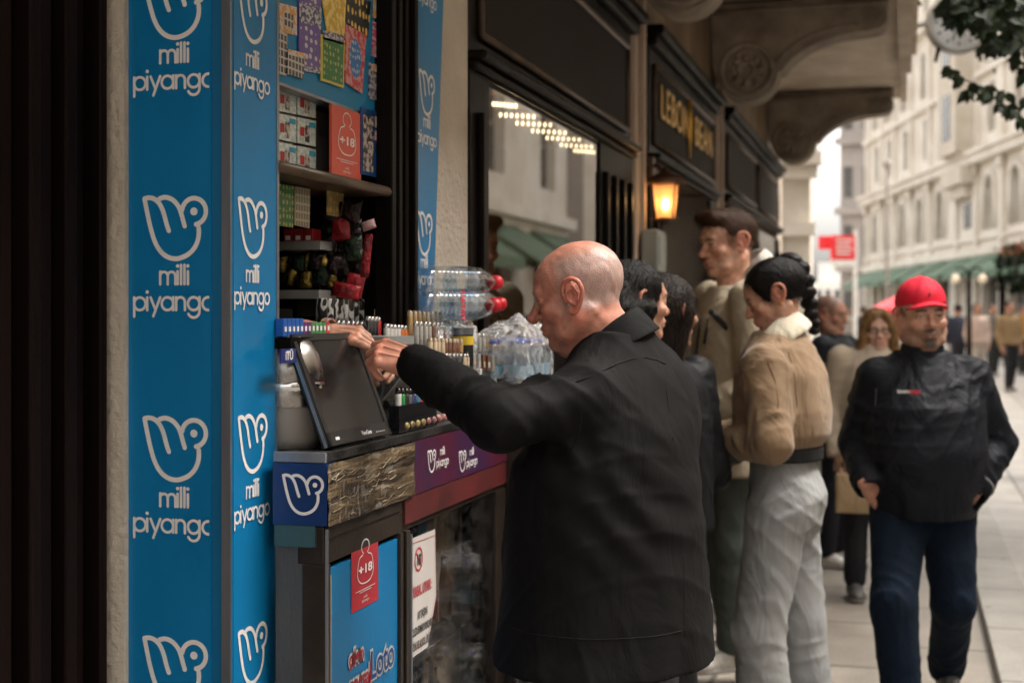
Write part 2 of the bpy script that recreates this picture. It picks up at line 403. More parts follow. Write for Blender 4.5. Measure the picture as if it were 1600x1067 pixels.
def structure(o): o['kind'] = 'structure'; return o
structure(MB().box(-300, 300, -100, 500, -.4, -.05).build('ground', m_earth))
structure(MB().box(-1.6, .36, -4, 70, -.05, 0).build('pavement', m_slab))
structure(MB().box(.36, .60, -4, 70, -.05, .055).build('kerb', m_kerb, bevel=.008))
def promenade():
    # raised paving right of the kerb with a square opening for the tree
    x0, x1, ya, yb = 1.52, 2.72, 9.35, 10.5
    m = MB(); z0, z1 = -.05, .05
    m.box(.60, x0, -4, 110, z0, z1); m.box(x0, x1, -4, ya, z0, z1); m.box(x0, x1, yb, 110, z0, z1); m.box(x1, 30, -4, 110, z0, z1)
    structure(m.build('promenade', m_slab2))
    structure(MB().box(x0, x1, ya, yb, -.05, .0).build('soil', m_soil))
    structure(MB().box(x0-.03, x0+.03, ya, yb, .0, .058).box(x0-.03,x1,yb-.03,yb+.03,.0,.058).build('tree_pit_edge', m_wood))
promenade()
structure(MB().box(-30, -1.6, 22.5, 110, -.05, 0.004).box(-1.6,.6,70,110,-.05,0.003).build('side_street', m_slab))
structure(MB().box(-1.27, -.80, 7.02, 9.44, 0, .10).build('doorstep', m_kerb, bevel=.01))

# ------------------------------------------------------------------ arched facade (far right) and its sibling outside the frame
def arch_poly(w, zs, zspring, ztop, n=10, pointed=False):
    r = w/2
    return [(-r, zspring)] + [(-r*math.cos(math.pi*i/n), zspring + r*math.sin(math.pi*i/n)) for i in range(1, n)] + [(r, zspring)]
def facade(name, P0, d, n_, s0, s1, H, rows, label, depth=.4, mwall=None, mglass=None, thick=6, extras=None):
    """rows: (z0,z1, zsill, ztop, width, [centres], arched)"""
    root = empty(name, (P0[0], P0[1], 0), label, 'building')
    P0 = Vector((P0[0], P0[1], 0)); d = Vector((*d, 0)).normalized(); n_ = Vector((*n_, 0)).normalized()
    def q(s, z, off=0): return P0 + d*s + EZ*z + n_*off
    back = MB()
    back.add([q(s, z, o) for o in (-depth, -thick) for s, z in ((s0,0),(s1,0),(s1,H),(s0,H))],
             [(0,1,2,3),(7,6,5,4),(0,4,5,1),(1,5,6,2),(2,6,7,3),(3,7,4,0)])
    back.build('wall', mglass and m_grey or m_grey, root)
    wl = MB()
    def panel(a, b, z0, z1):
        if b-a > .001 and z1-z0 > .001:
            wl.add([q(s, z, o) for o in (0, -depth) for s, z in ((a,z0),(b,z0),(b,z1),(a,z1))],
                   [(0,1,2,3),(7,6,5,4),(0,4,5,1),(1,5,6,2),(2,6,7,3),(3,7,4,0)])
    for (z0, z1, zs, zt, wd, cs, arched) in rows:
        cs = sorted(cs); edge = s0
        for c in cs:
            a, b = c-wd/2, c+wd/2
            panel(edge, a, z0, z1); panel(a, b, z0, zs)
            if arched:
                sp = zt - wd/2; cur = [(c+x, z) for x, z in arch_poly(wd, zs, sp, zt)]
                poly = cur + [(b, z1), (a, z1)]; k = len(poly)
                A = [q(s, z, 0) for s, z in poly]; B = [q(s, z, -depth) for s, z in poly]
                wl.add(A+B, [tuple(range(k)), tuple(range(2*k-1, k-1, -1))] + [(i, (i+1) % k, k+(i+1) % k, k+i) for i in range(k)])
            else: panel(a, b, zt, z1)
            edge = b
        panel(edge, s1, z0, z1)
    wl.build('facade', mwall, root)
    for (z0, z1, zs, zt, wd, cs, arched) in rows:
        for c in cs:
            fr = MB(); sp = zt - wd/2 if arched else zt
            # pane outline following the opening
            if arched: cur = [(c+x*.98, z) for x, z in arch_poly(wd, zs, sp, zt)]; poly = [(c-wd*.49, zs)] + cur + [(c+wd*.49, zs)]
            else: poly = [(c-wd*.49, zs), (c-wd*.49, zt), (c+wd*.49, zt), (c+wd*.49, zs)]
            for x in (-wd*.45, -wd*.15, wd*.15, wd*.45): fr.obox(q(c+x, (zs+sp)/2, -depth*.72), d*.035, EZ*(sp-zs)/2, n_*.03)
            for z in (zs+.05, (zs+sp)/2, sp): fr.obox(q(c, z, -depth*.72), d*wd*.48, EZ*.035, n_*.028)
            w_ = fr.build('window', m_mull, root)
            MB().add([q(s, z, -depth*.8) for s, z in poly], [tuple(range(len(poly)))]).build('pane', mglass, w_)
            if arched:  # archivolt
                tb = MB(); pts = [q(c+x*1.16, sp+(z-sp)*1.16, .06) for x, z in arch_poly(wd, zs, sp, zt)]
                tb.tube([q(c-wd*.58, zs, .06)] + pts + [q(c+wd*.58, zs, .06)], .11, 6)
                tb.build('archivolt', mwall, root)
    return root, q
rightrows = [
  (0, 3.9, .3, 3.3, 2.3, [2, 5.6, 9.0, 12.1, 15.5, 22.9, 26.7, 30.2, 33.6, 36.6], False),
  (3.9, 7.4, 4.7, 6.75, 1.25, [1.6, 5.1, 8.6, 12.1, 15.5, 22.9, 26.6, 30.2, 33.6, 36.7], True),
  (7.4, 10.7, 8.35, 10.2, .95, [1.6, 5.1, 8.6, 12.1, 15.5, 21.2, 25.8, 29.9, 33.6, 36.7], False),
  (10.7, 14.2, 11.2, 13.2, .95, [1.6, 5.1, 8.6, 12.1, 15.5, 20.6, 25.8, 29.9, 33.6, 36.7], True),
  (14.2, 19, 15, 17.2, .95, [1.6, 5.1, 8.6, 12.1, 15.5, 20.6, 25.8, 29.9, 33.6, 36.7], False)]
rb, rq = facade('stone_building', (6.4, 41.2), (-.216, .976), (-.976, -.216), 0, 39.3, 19, rightrows,
    'long white stone building with rows of arched windows across the street', mwall=m_stone_w, mglass=m_glassl)
def strip(q, s0, s1, z0, z1, o0, o1, mb):
    mb.add([q(s, z, o) for o in (o1, o0) for s, z in ((s0,z0),(s1,z0),(s1,z1),(s0,z1))],
           [(0,1,2,3),(7,6,5,4),(0,4,5,1),(1,5,6,2),(2,6,7,3),(3,7,4,0)])
for z, h, p in ((3.75,.28,.25),(7.3,.34,.42),(7.64,.16,.55),(10.6,.22,.22),(14.0,.4,.4),(4.35,.12,.14),(18.8,.5,.6)):
    m = MB(); strip(rq, -.0, 39.5, z, z+h, .002, p, m); m.build('cornice', m_stone_w, rb)
for s in (0, 3.4, 6.9, 10.35, 13.8, 17.3, 20.3, 24.8, 28.5, 32, 35.2, 38.9):
    m = MB(); strip(rq, s-.28, s+.28, 0, 3.75, .003, .18, m); strip(rq, s-.25, s+.25, 4.03, 7.3, .003, .16, m); strip(rq, s-.36, s+.36, 6.9, 7.28, .162, .26, m)
    strip(rq, s-.25, s+.25, 7.82, 14, .003, .16, m); m.build('pilaster', m_stone_w, rb)
# projecting bay
m = MB(); strip(rq, 17.4, 20.2, 7.82, 18.5, .17, .85, m); strip(rq, 17.2, 20.4, 6.6, 7.28, .17, .7, m); strip(rq, 17.6, 20.0, 6.1, 6.6, .17, .45, m); m.build('bay', m_stone, rb)
for q_ in ((18.2,19.4,8.4,10.2,.86,.88),(18.3,19.3,4.9,5.9,.01,.04),(18.2,19.4,11.4,13,.86,.88)): m = MB(); strip(rq, *q_, m); m.build('bay_window', m_glassl, rb)
# green awnings over the shops
for i, s in enumerate((1.9, 5.5, 9.0, 12.1, 15.5, 19.0, 22.9, 26.7, 30.2, 33.6, 36.8)):
    m = MB(); a, b = s-1.45, s+1.45
    A = [rq(a, 3.72, .22), rq(b, 3.72, .22), rq(b, 3.0, 1.5), rq(a, 3.0, 1.5), rq(b, 2.78, 1.5), rq(a, 2.78, 1.5)]
    A2 = [p - EZ*.03 for p in A]
    m.add(A, [(0,1,2,3), (3,2,4,5)]); m.add(A2, [(3,2,1,0)]); m.add([A[1], A[2], rq(b, 3.0, .22)], [(0,1,2)]); m.add([A[0], A[3], rq(a, 3.0, .22)], [(0,2,1)])
    o = m.build('awning', m_green)
    tag(o, ['green canvas awning over the first shops of the white building', 'green sloping awning under the arched windows'][i % 2] + (', one of the row seen beyond the cap'), 'awning', 'green awnings along the white building')
    o['label'] = 'green canvas awning below the arched windows of the white building'
# planters with dark shrubs in front of those shops
random.seed(3)
def leaf_cloud(n, fn, size, seed=1, dr=.6):
    rnd = random.Random(seed); m = MB()
    for i in range(n):
        c = Vector(fn(rnd)); s = size*rnd.uniform(.6, 1.3)
        a = Vector((rnd.gauss(0,1), rnd.gauss(0,1), rnd.gauss(0,1)-.4)).normalized(); b = a.orthogonal().normalized()
        b = (Matrix.Rotation(rnd.uniform(0, 6.28), 3, a) @ b); cn = a.cross(b)*.18*s
        m.add([c-a*s, c-a*.3*s+b*.42*s+cn, c+a*.2*s+b*.45*s+cn, c+a*s, c+a*.2*s-b*.45*s+cn, c-a*.3*s-b*.42*s+cn], [(0,1,2,3), (0,3,4,5)])
    return m
m_leafd = mat('dark green leaves', (.022,.040,.014), .5, var=.35, scale=9, spec=.35)
m_leafg = mat('shrub leaves', (.03,.05,.02), .6, var=.3, scale=5)
m_leafo = mat('autumn leaves', (.42,.16,.07), .7, var=.3, scale=3)
pergola = empty('cafe_pergola', rq(6.5, 0, 5), 'dark pergola overgrown with greenery beside the shops of the white building', 'pergola')
pb = rq(11.6, 0, 1.2)
m = MB()
for s, o in ((3.5,.5),(3.5,1.4),(9.2,.5),(9.2,1.4)): c = rq(s, 0, o); m.box(c.x-.1, c.x+.1, c.y-.1, c.y+.1, 0, 2.9)
for o in (.5, 1.4): strip(rq, 3.2, 9.5, 2.9, 3.05, o-.08, o+.08, m)
m.build('frame', m_wood, pergola)
leaf_cloud(2600, lambda r: rq(r.uniform(3, 9.8), 3.0+r.gauss(0,.32), r.uniform(.4,1.5)), .16, 5).build('foliage', m_leafd, pergola, fix=False)
leaf_cloud(420, lambda r: rq(r.uniform(3, 9.8), 3.55+r.gauss(0,.14), r.uniform(.4,1.5)), .13, 6).build('blossom', m_leafo, pergola, fix=False)
m = MB(); strip(rq, 3.5, 9.2, 0, 2.85, .30, .34, m); m.build('back_screen', m_black, pergola)
# globe lamps on a post
gl_w = emat('warm lamp globe', (.55, .45, .34), .14)
def globe_lamp(pxs, py, Z, label):
    c = pt(sum(pxs)/len(pxs), 490, Z=Z)
    r = empty('street_lamp', (c.x, c.y, .05), label, 'street lamp')
    z = pt(0, py, Z=Z).z
    MB().cyl((c.x,c.y,.05),(c.x,c.y,z+.15),.06,.04).cyl((c.x,c.y,.05),(c.x,c.y,.5),.12,.08).build('post', m_wood, r)
    for p in pxs:
        g = pt(p, py, Z=Z)
        MB().tube([(c.x,c.y,z+.12), (c.x*.5+g.x*.5, c.y*.5+g.y*.5, z+.22), (g.x,g.y,z+.18)], .02).build('arm', m_wood, r)
        MB().lathe([(0.001,-.08),(.06,-.06),(.085,0),(.06,.06),(.03,.09)], g, n=14).build('globe', gl_w, r)
globe_lamp((1493, 1535), 436, 27, 'street lamp with two warm white globes beyond the man in the red cap')
c = pt(1488, 508, Z=30)
# near sibling building on the right, outside the frame; it shows in the shop glass
ob, oq = facade('town_house', (7.0, -12), (0, 1), (-1, 0), 0, 52, 10.5,
    [(0, 4, .3, 3.2, 3.0, [3+5.2*i for i in range(10)], False), (4, 8.4, 4.9, 7.4, 1.7, [3+5.2*i for i in range(10)], False), (8.4, 10.5, 9, 10, 1.7, [3+5.2*i for i in range(10)], False)],
    'white town house across the street mirrored in the shop window', mwall=m_stone_w, mglass=m_glassd)
for z, h, p in ((3.9,.3,.3),(8.3,.3,.3),(10.3,.4,.6)):
    m = MB(); strip(oq, 0, 52, z, z+h, .002, p, m); m.build('cornice', m_stone_w, ob)
for i in range(10):
    s = 3+5.2*i
    m = MB(); A = [oq(s-2, 3.7, .02), oq(s+2, 3.7, .02), oq(s+2, 2.7, 1.6), oq(s-2, 2.7, 1.6), oq(s+2, 2.45, 1.6), oq(s-2, 2.45, 1.6)]
    m.add(A, [(0,1,2,3),(3,2,4,5)]); m.add([A[1],A[2],oq(s+2,2.7,.02)], [(0,1,2)]); m.add([A[0],A[3],oq(s-2,2.7,.02)], [(0,1,2)])
    tag(m.build('awning', m_green), 'green sloping awning on the town house mirrored in the shop glass', 'awning', 'green awnings on the town house opposite')
    # lit shop interiors behind the ground floor glazing
# ------------------------------------------------------------------ far end
tw = empty('tower_building', pt(1336, 490, Z=92), 'tall grey brown stone building at the far end of the street', 'building')
a, b = pt(1313, 490, Z=92), pt(1368, 490, Z=95)
m = MB(); m.box(a.x, b.x+4, a.y, a.y+10, 0, 24); m.build('wall', m_grey, tw)
m = MB(); 
for z in (4.2, 7.9, 12.4, 16.6): m.box(a.x-.35, b.x+4, a.y-.35, a.y-.01, z, z+.45)
m.build('cornice', m_grey, tw)
for z in (1, 5.2, 9, 13.4):
    for x in (.5, 1.7): MB().box(a.x+x-.28, a.x+x+.28, a.y-.03, a.y-.01, z, z+2).build('window', m_glassl, tw)
lb = empty('corner_building', (-3.6, 22.4, 0), 'pale limestone corner building beyond the dark shopfronts', 'building')
MB().box(-7.5, -1.44, 22.4, 23.0, 0, 15).box(-7.5, -3.2, 23.0, 34, 0, 15).build('wall', m_stone, lb)
m = MB()
for z, p in ((2.72,.14),(3.6,.2),(3.8,.32),(4.0,.2)): m.box(-7.6, -1.44+p*.6, 22.4-p, 22.398, z, z+.2)
m.build('cornice', m_stone, lb)
m = MB(); m.box(-3.1, -1.9, 22.3, 22.399, 0, 2.7); m.box(-5.4, -4.4, 22.3, 22.399, 0, 2.7); m.build('pilaster', m_stone, lb)
MB().box(-4.3, -3.2, 22.37, 22.4, .3, 2.5).build('window', m_glassd, lb)
fb = empty('distant_block', pt(1290, 490, Z=130), 'pale low building closing the street under the white sky', 'building')
a = pt(1255, 490, Z=130); b = pt(1325, 490, Z=130)
m_pale = mat('hazy pale render', (.68,.66,.62), .9, var=.06)
MB().box(a.x, b.x, a.y, a.y+8, 0, 4.4).box(a.x+1.3, b.x, a.y+1, a.y+7, 4.4, 6.2).build('wall', m_pale, fb)
for i in range(5):
    for z0, z1 in ((2.6, 3.7), (.4, 1.8)): MB().box(a.x+.4+i*.8, a.x+.85+i*.8, a.y-.04, a.y-.01, z0, z1).build('window', m_glassl, fb)

# red hanging sign, white poles
def red_sign():
    Z = 27; r = empty('hanging_sign', pt(1340, 490, Z=Z), 'red projecting shop sign with white lettering on a white pole', 'sign')
    a, b = pt(1298, 368, Z=Z), pt(1335, 406, Z=Z)
    u = (pt(1335,368,Z=Z)-a).normalized(); f = u.cross(EZ)
    c = (a+b)/2; hw = (pt(1335,368,Z=Z)-a).length/2; hh = (a.z-b.z)/2
    MB().obox(c, u*hw, f*.05, EZ*hh).build('board', m_redsign, r)
    c2 = c - u*(hw+.07) + EZ*.1 - f*.14; MB().obox(c2, u*.13, f*.03, EZ*hh*.55).build('side_board', m_redsign, r)
    MB().obox(c - EZ*(hh+.06), u*hw*.95, f*.045, EZ*.055).build('lower_board', m_white, r)
    for i, (s, dz) in enumerate((('SALE', .12), ('NEW', 0), ('50', -.12))): pass
    m = MB()
    for i in range(4): m.obox(c + EZ*(.14-.085*i) + u*(.0 if i % 2 else .02) + f*(.056) , u*hw*(.7-.12*(i % 2)), f*.002, EZ*.018); m.obox(c + EZ*(.14-.085*i) - f*.056, u*hw*(.7-.12*(i % 2)), f*.002, EZ*.018)
    m.build('lettering', m_white, r)
    p = pt(1336, 490, Z=Z)+f*0; MB().cyl((p.x,p.y,.05),(p.x,p.y,c.z+hh+.1),.045,.035).build('pole', m_white, r)
red_sign()
p = pt(1386, 490, Z=36); r = empty('flag_pole', (p.x,p.y,.05), 'tall slim white pole standing in front of the white building', 'pole')
MB().cyl((p.x,p.y,.05),(p.x,p.y,5.2),.045,.035).build('post', m_grey, r); MB().lathe([(.001,5.45),(.08,5.38),(.1,5.28),(.06,5.2)], (p.x,p.y,0), n=12).build('finial', m_grey, r)
p = pt(1416, 492, Z=30); r = empty('market_umbrella', (p.x,p.y,.05), 'red market umbrella beyond the blonde woman', 'umbrella')
MB().cyl((p.x,p.y,.05),(p.x,p.y,1.95),.025).build('pole', m_white, r)
m = MB(); n = 8; top = Vector((p.x,p.y,2.0)); rim = [Vector((p.x+.75*math.cos(2*math.pi*i/n), p.y+.75*math.sin(2*math.pi*i/n), 1.62)) for i in range(n)]
m.add([top]+rim, [(0,i+1,(i+1)%n+1) for i in range(n)]); lo = [q-EZ*.12 for q in rim]; m.add(rim+lo, [(i,(i+1)%n,n+(i+1)%n,n+i) for i in range(n)]); m.build('canopy', m_redsign, r)

def cafe_umbrella():
    p = pt(1522, 490, Z=37); r = empty('cafe_umbrella', (p.x,p.y,.05), 'wide pale green cafe umbrella beyond the twin globe lamp', 'umbrella')
    MB().cyl((p.x,p.y,.05),(p.x,p.y,2.3),.04).build('pole', m_wood, r)
    m = MB(); n = 8; top = Vector((p.x,p.y,2.45)); rim = [Vector((p.x+.95*math.cos(2*math.pi*i/n), p.y+.95*math.sin(2*math.pi*i/n), 1.98)) for i in range(n)]
    m.add([top]+rim, [(0,i+1,(i+1)%n+1) for i in range(n)]); lo = [q-EZ*.16 for q in rim]; m.add(rim+lo, [(i,(i+1)%n,n+(i+1)%n,n+i) for i in range(n)]); m.build('canopy', mat('pale green canvas', (.24,.30,.24), .8), r)

# ------------------------------------------------------------------ the building of the shops (left)
house = empty('shop_house', (-2, 6, 0), 'stone house over the dark wooden shopfronts with its carved balcony', 'building')
XW = -1.245
MB().box(-6, XW, 3.448, 3.94, 0, 3.55).build('pier', m_plast, house)
for ya_, yb_ in ((6.52,6.95),(9.50,9.98),(14.42,14.8)): MB().box(-6, XW, ya_, yb_, 0, 2.34).build('pier', m_plast, house)
W = MB()
if 0: W.box(-6, XW, 3.448, 3.94, 0, 3.55)          # plaster pier by the kiosk
MB().box(-6, XW-.002, 3.941, 14.8, 2.30, 3.55).build('upper_wall', m_marble, house)
MB().box(-6, -1.26, 2.0, 3.447, 2.75, 15).box(-6, XW-.01, 3.448, 14.8, 3.56, 15).box(-6, -1.9, -6, 2.05, 0, 15).build('wall', m_balc, house)
MB().box(-1.9, -1.432, 2.405, 2.60, 0, 2.9).build('pier', m_plast, house)
MB().box(-6, -1.24, 14.6, 14.8, 0, 15).build('end_wall', m_balc, house)
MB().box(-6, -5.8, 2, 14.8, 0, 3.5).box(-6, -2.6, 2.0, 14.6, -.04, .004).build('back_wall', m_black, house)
for y in (6.60, 6.83, 9.58, 9.88): MB().box(XW-.004, XW+.02, y-.03, y+.03, 0, 3.5).build('pilaster_strip', m_plastp, house)
m = MB(); m.box(XW, XW+.014, 3.449, 3.60, 0, 3.5); m.build('render_band', m_plastp, house)
m = MB(); m.box(XW, XW+.02, 3.625, 3.93, 0, 3.5); m.build('render_band', m_plast, house)
# balcony
bz = 3.56
MB().box(XW, -.06, -2, 14.0, bz, bz+.22).build('balcony_slab', m_balc, house)
m = MB(); m.box(-.06, .035, -2, 12.0, bz-.09, bz+.5); m.box(.035, .075, -2, 12.0, bz+.06, bz+.12); m.box(.035,.06,-2,12,bz+.3,bz+.36); m.box(-.06,-.0,12,14.0,bz-.03,bz+.4)
for i in range(20): m.cyl((.035, 11.95-i*.5, bz+.2), (.075, 11.95-i*.5, bz+.2), .035, .03, 8)
m.build('balcony_edge', m_balc, house)
for y in (5.0, 8.05, 11.4): MB().box(XW+.08, -.2, y-1.1, y+1.1, bz-.02, bz-.001).build('coffer', m_balc, house)
def bracket(y, L=1.13):
    """scrolled stone console, its profile in the x-z plane"""
    prof = [(0, 0), (L, 0), (L, -.05)] + arc(L-.085, -.13, .085, 62, -90, 8) + \
        spl([(L-.16,-.225),(L-.32,-.245),(L-.48,-.30),(L-.60,-.38),(L-.66,-.45)], 4) + arc(.24, -.44, .2, -4, -172, 14) + [(.02, -.42)]
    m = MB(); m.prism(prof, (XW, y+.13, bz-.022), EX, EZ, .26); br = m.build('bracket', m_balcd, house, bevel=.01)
    g = MB()
    for sgn in (1,):
        yy = y-.13
        for rr, th_ in ((.165,.018),(.12,.014),(.05,.02)):
            g.tube([(XW+.24+rr*math.cos(a), yy-.004, bz-.46+rr*math.sin(a)) for a in [2*math.pi*i/24 for i in range(25)]], th_, 6)
        for k in range(8):
            a = 2*math.pi*k/8; g.lathe([(.001,-.03),(.03,-.015),(.032,.005)], (XW+.24+.085*math.cos(a), yy, bz-.46+.085*math.sin(a)), (0,1,0), 8)
        for rr in (.055,.03): g.tube([(XW+L-.1+rr*math.cos(a), yy-.003, bz-.13+rr*math.sin(a)) for a in [2*math.pi*i/16 for i in range(17)]], .01, 6)
        g.tube([(XW+.02, yy-.006, bz-.075), (XW+L-.03, yy-.006, bz-.075)], .018, 6)
        g.tube([(XW+x, yy-.005, bz-.02+z) for x, z in spl([(.44,-.40),(.50,-.33),(.62,-.25),(.78,-.2),(.95,-.18)], 4)], .012, 6)
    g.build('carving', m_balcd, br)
for y in (6.6, 9.45, 13.35): bracket(y)
# street clock
def clock():
    c = pt(1497, 36, Z=10.6); r = empty('street_clock', c, 'round white street clock on a bracket behind the leaves', 'clock')
    ax = (c - Vector((0,0,CAMZ))); ax.z = 0; ax.normalize(); ax = (Matrix.Rotation(R_(12), 3, 'Z') @ ax); u = ax.cross(EZ); 
    if u.x < 0: u = -u
    R0 = .235
    MB().lathe([(.001,-.07),(R0-.04,-.07),(R0,-.05),(R0,.05),(R0-.02,.075),(R0-.035,.06),(R0-.04,.03),(.001,.03)], c, -ax, 40).build('case', mat('clock case', (.55,.55,.53), .4, metal=.3), r)
    f = c - ax*.036
    MB().disc(f, u, EZ, R0-.035, 40).build('dial', mat('clock dial', (.74,.76,.78), .35), r)
    for k in range(12):
        a = R_(30*k); d = u*math.sin(a) + EZ*math.cos(a); MB().obox(f - ax*.003 + d*(R0-.07), d*.016, d.cross(ax)*.005, ax*.001).build('hour_mark', m_panel, r)
    g = MB()
    for L, a, wd in ((.10, R_(52), .008), (.15, R_(200), .005)):
        d = u*math.sin(a) + EZ*math.cos(a); g.obox(f - ax*.008 + d*L/2, d*L/2, d.cross(ax)*wd, ax*.002)
    g.build('hand', m_panel, r)
    a = Vector((.03, c.y+.1, c.z)); MB().tube([a, c - u*R0], .022, 8).build('bracket_arm', mat('clock case', (1,1,1)), r)
    for s in (-1, 1): MB().tube([c + u*s*.14 - EZ*.18, c + u*s*.165 - EZ*.29], [.02,.012], 6).build('drop_finial', m_panel, r)
clock()

# ------------------------------------------------------------------ shopfronts
XS = -1.205     # face of the woodwork
def shop_sign(sf, y0, y1, z0, z1, parts=1):
    """moulded fascia board between y0..y1"""
    n = parts; wdt = (y1-y0)/n
    m = MB(); m.box(XW, XS-.03, y0, y1, z0, z1)
    m.build('fascia', m_wood, sf, bevel=.006)
    m = MB(); m.box(XW, XS+.05, y0-.03, y1+.03, z1, z1+.05); m.box(XW, XS+.015, y0-.015, y1+.015, z1-.05, z1-.001); m.box(XW, XS+.03, y0, y1, z0-.03, z0-.001); m.box(XW, XS+.005, y0, y1, z0-.055, z0-.031)
    m.build('cornice', m_wood, sf, bevel=.012)
    for i in range(n):
        a, b = y0+wdt*i+.12, y0+wdt*(i+1)-.12
        MB().box(XS-.03, XS-.022, a, b, z0+.06, z1-.13).build('sign_panel', m_panel, sf)
        m = MB()
        for yy in (a, b): m.tube([(XS-.02, yy, z0+.06), (XS-.02, yy, z1-.13)], .012, 6)
        for zz in (z0+.06, z1-.13): m.tube([(XS-.018, a, zz), (XS-.018, b, zz)], .013, 6)
        m.build('beading', m_woodl, sf)
def stile(sf, y0, y1, z1, x=XS):
    m = MB(); m.box(XW, x-.02, y0, y1, 0, z1); k = max(1, int((y1-y0)/.16))
    for i in range(k):
        c = y0+(y1-y0)*(i+.5)/k; m.box(x-.021, x, c-.02, c+.02, .25, z1-.12)
    m.box(XW, x+.015, y0-.01, y1+.01, 0, .22); m.build('stile', m_wood, sf, bevel=.004)
s1 = empty('shopfront', (XW, 5.2, 0), 'dark wooden shopfront with a large display window behind the old man', 'shopfront')
shop_sign(s1, 3.95, 6.50, 2.29, 2.86)
stile(s1, 3.95, 4.15, 2.235); stile(s1, 5.78, 6.50, 2.235)
MB().box(XW, XS-.03, 4.151, 5.779, 2.215, 2.235).build('rail', m_wood, s1, bevel=.004); MB().box(XW, XS-.02, 4.13, 5.78, 0, .55).build('stall_riser', m_wood, s1, bevel=.004)
MB().box(-1.24, -1.234, 4.13, 5.78, .55, 2.215).build('pane', glass_mat('shop window glass', (.62,.60,.56), .20, .004), s1)
# shop interior behind the glass
sh = empty('display_cabinet', (-2.6, 5, 0), 'lit wooden display shelves inside the shop window', 'shelving')
m_ww = mat('warm shelf wood', (.30,.16,.07), .5, var=.2, scale=4, stretch=(1,1,.2))
m = MB(); m.box(-3.1, -3.05, 4.0, 6.4, 0, 2.0)
for z in (.5, .95, 1.4, 1.85): m.box(-3.05, -2.7, 4.0, 6.4, z, z+.025)
for y in (4.0, 4.8, 5.6, 6.38): m.box(-3.05, -2.7, y, y+.025, 0, 2.0)
m.build('carcass', m_ww, sh)
bulb = emat('bulb light', (1.0, .82, .55), 2.6)
chan = empty('ceiling_lights', (-2, 5, 2.4), 'rows of small bulbs on the ceiling inside the shop', 'lights')
for y_, xa, xb in ((162,771,806),(179,782,834),(192,808,860),(204,832,883),(215,855,905),(226,877,924),(235,898,932)):
    P = [pt(xa+(xb-xa)*k/6, y_+.5*k, z=2.27) for k in range(7)]
    rail = MB().tube([P[0]+EZ*.018, P[-1]+EZ*.018], .004, 4).build('rail', m_black, chan)
    m = MB()
    for q in P: m.lathe([(.001,-.012),(.005,-.008),(.006,0),(.004,.006)], q, n=8)
    m.build('bulb_strip', bulb, rail)
MB().box(-5.8, -1.27, 3.9, 6.5, 2.31, 2.312).box(-5.8, -1.27, 6.48, 6.5, 0, 2.31).box(-5.8, -1.3, 3.88, 3.9, 0, 2.3).build('shop_lining', mat('brown interior paint', (.10,.065,.045), .8), s1)
l = bpy.data.lights.new('shop_glow', 'POINT'); l.energy = 5; l.color = (1,.72,.42); l.shadow_soft_size = .2; lo_ = bpy.data.objects.new('shop_glow', l); lo_.location = (-2.3, 5.0, 2.0); link(lo_, chan); lo_.location = Vector((-2.3,5.0,2.0))-Vector((-2,5,2.4))

s2 = empty('shopfront', (XW, 8.2, 0), 'dark wooden shopfront with gold lettering over an open doorway', 'shopfront')
shop_sign(s2, 6.98, 9.48, 2.32, 2.90)
stile(s2, 6.98, 7.25, 2.25); stile(s2, 9.2, 9.48, 2.25)
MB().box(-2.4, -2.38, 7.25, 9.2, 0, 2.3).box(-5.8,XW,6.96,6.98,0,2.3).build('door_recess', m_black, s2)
m = MB()
for yy in (7.3, 8.2): m.box(-1.55, -1.5, yy, yy+.8, .1, 2.2)
m.build('door', m_wood, s2, bevel=.01)
tx = text('LEBON  BEAN', .25, (XS-.012, 8.23, 2.60), EY, EZ, m_gold, s2, 'gold_lettering', sx=1.15, depth=.004, bold=.000, spacing=1.15); 
m = MB(); m.tube([(XS-.01, 8.24, 2.76), (XS-.005, 8.20, 2.60), (XS-.01, 8.24, 2.42)], [.010,.016,.005], 8); m.build('gold_flourish', m_gold, s2)
s3 = empty('shopfront', (XW, 12.2, 0), 'farther dark wooden shopfront with two blank sign panels', 'shopfront')
shop_sign(s3, 10.0, 14.4, 2.36, 2.92, 2)
stile(s3, 10.0, 10.25, 2.25); stile(s3, 12.05, 12.35, 2.25); stile(s3, 14.15, 14.4, 2.25)
MB().box(-1.25,-1.24,10.25,12.05,0,2.25).box(-1.25,-1.24,12.35,14.15,0,2.25).build('pane', mat('black glazing', (.012,.011,.01), .12, spec=.5), s3)
s0 = empty('shopfront', (-1.5, 1.7, 0), 'blurred dark maroon wooden shopfront jamb at the edge nearest the camera', 'shopfront')
m = MB(); m.box(-1.9, -1.50, .6, 2.40, 0, 3.2)
m.build('jamb', m_wood, s0)
m = MB()
for i, (y, wd, p) in enumerate(((2.375,.022,.045),(2.33,.03,.02),(2.275,.035,.04),(2.21,.04,.028),(2.15,.03,.05),(2.09,.04,.03),(2.02,.045,.05),(1.93,.05,.035),(1.84,.04,.05),(1.7,.06,.04))):
    m.box(-1.501, -1.50+p, y-wd/2, y+wd/2, 0, 3.2)
m.build('fluting', mat('maroon brown wood', (.009,.0042,.0035), .55, spec=.10, var=.25, scale=4, stretch=(1,1,.1)), s0, bevel=.006)
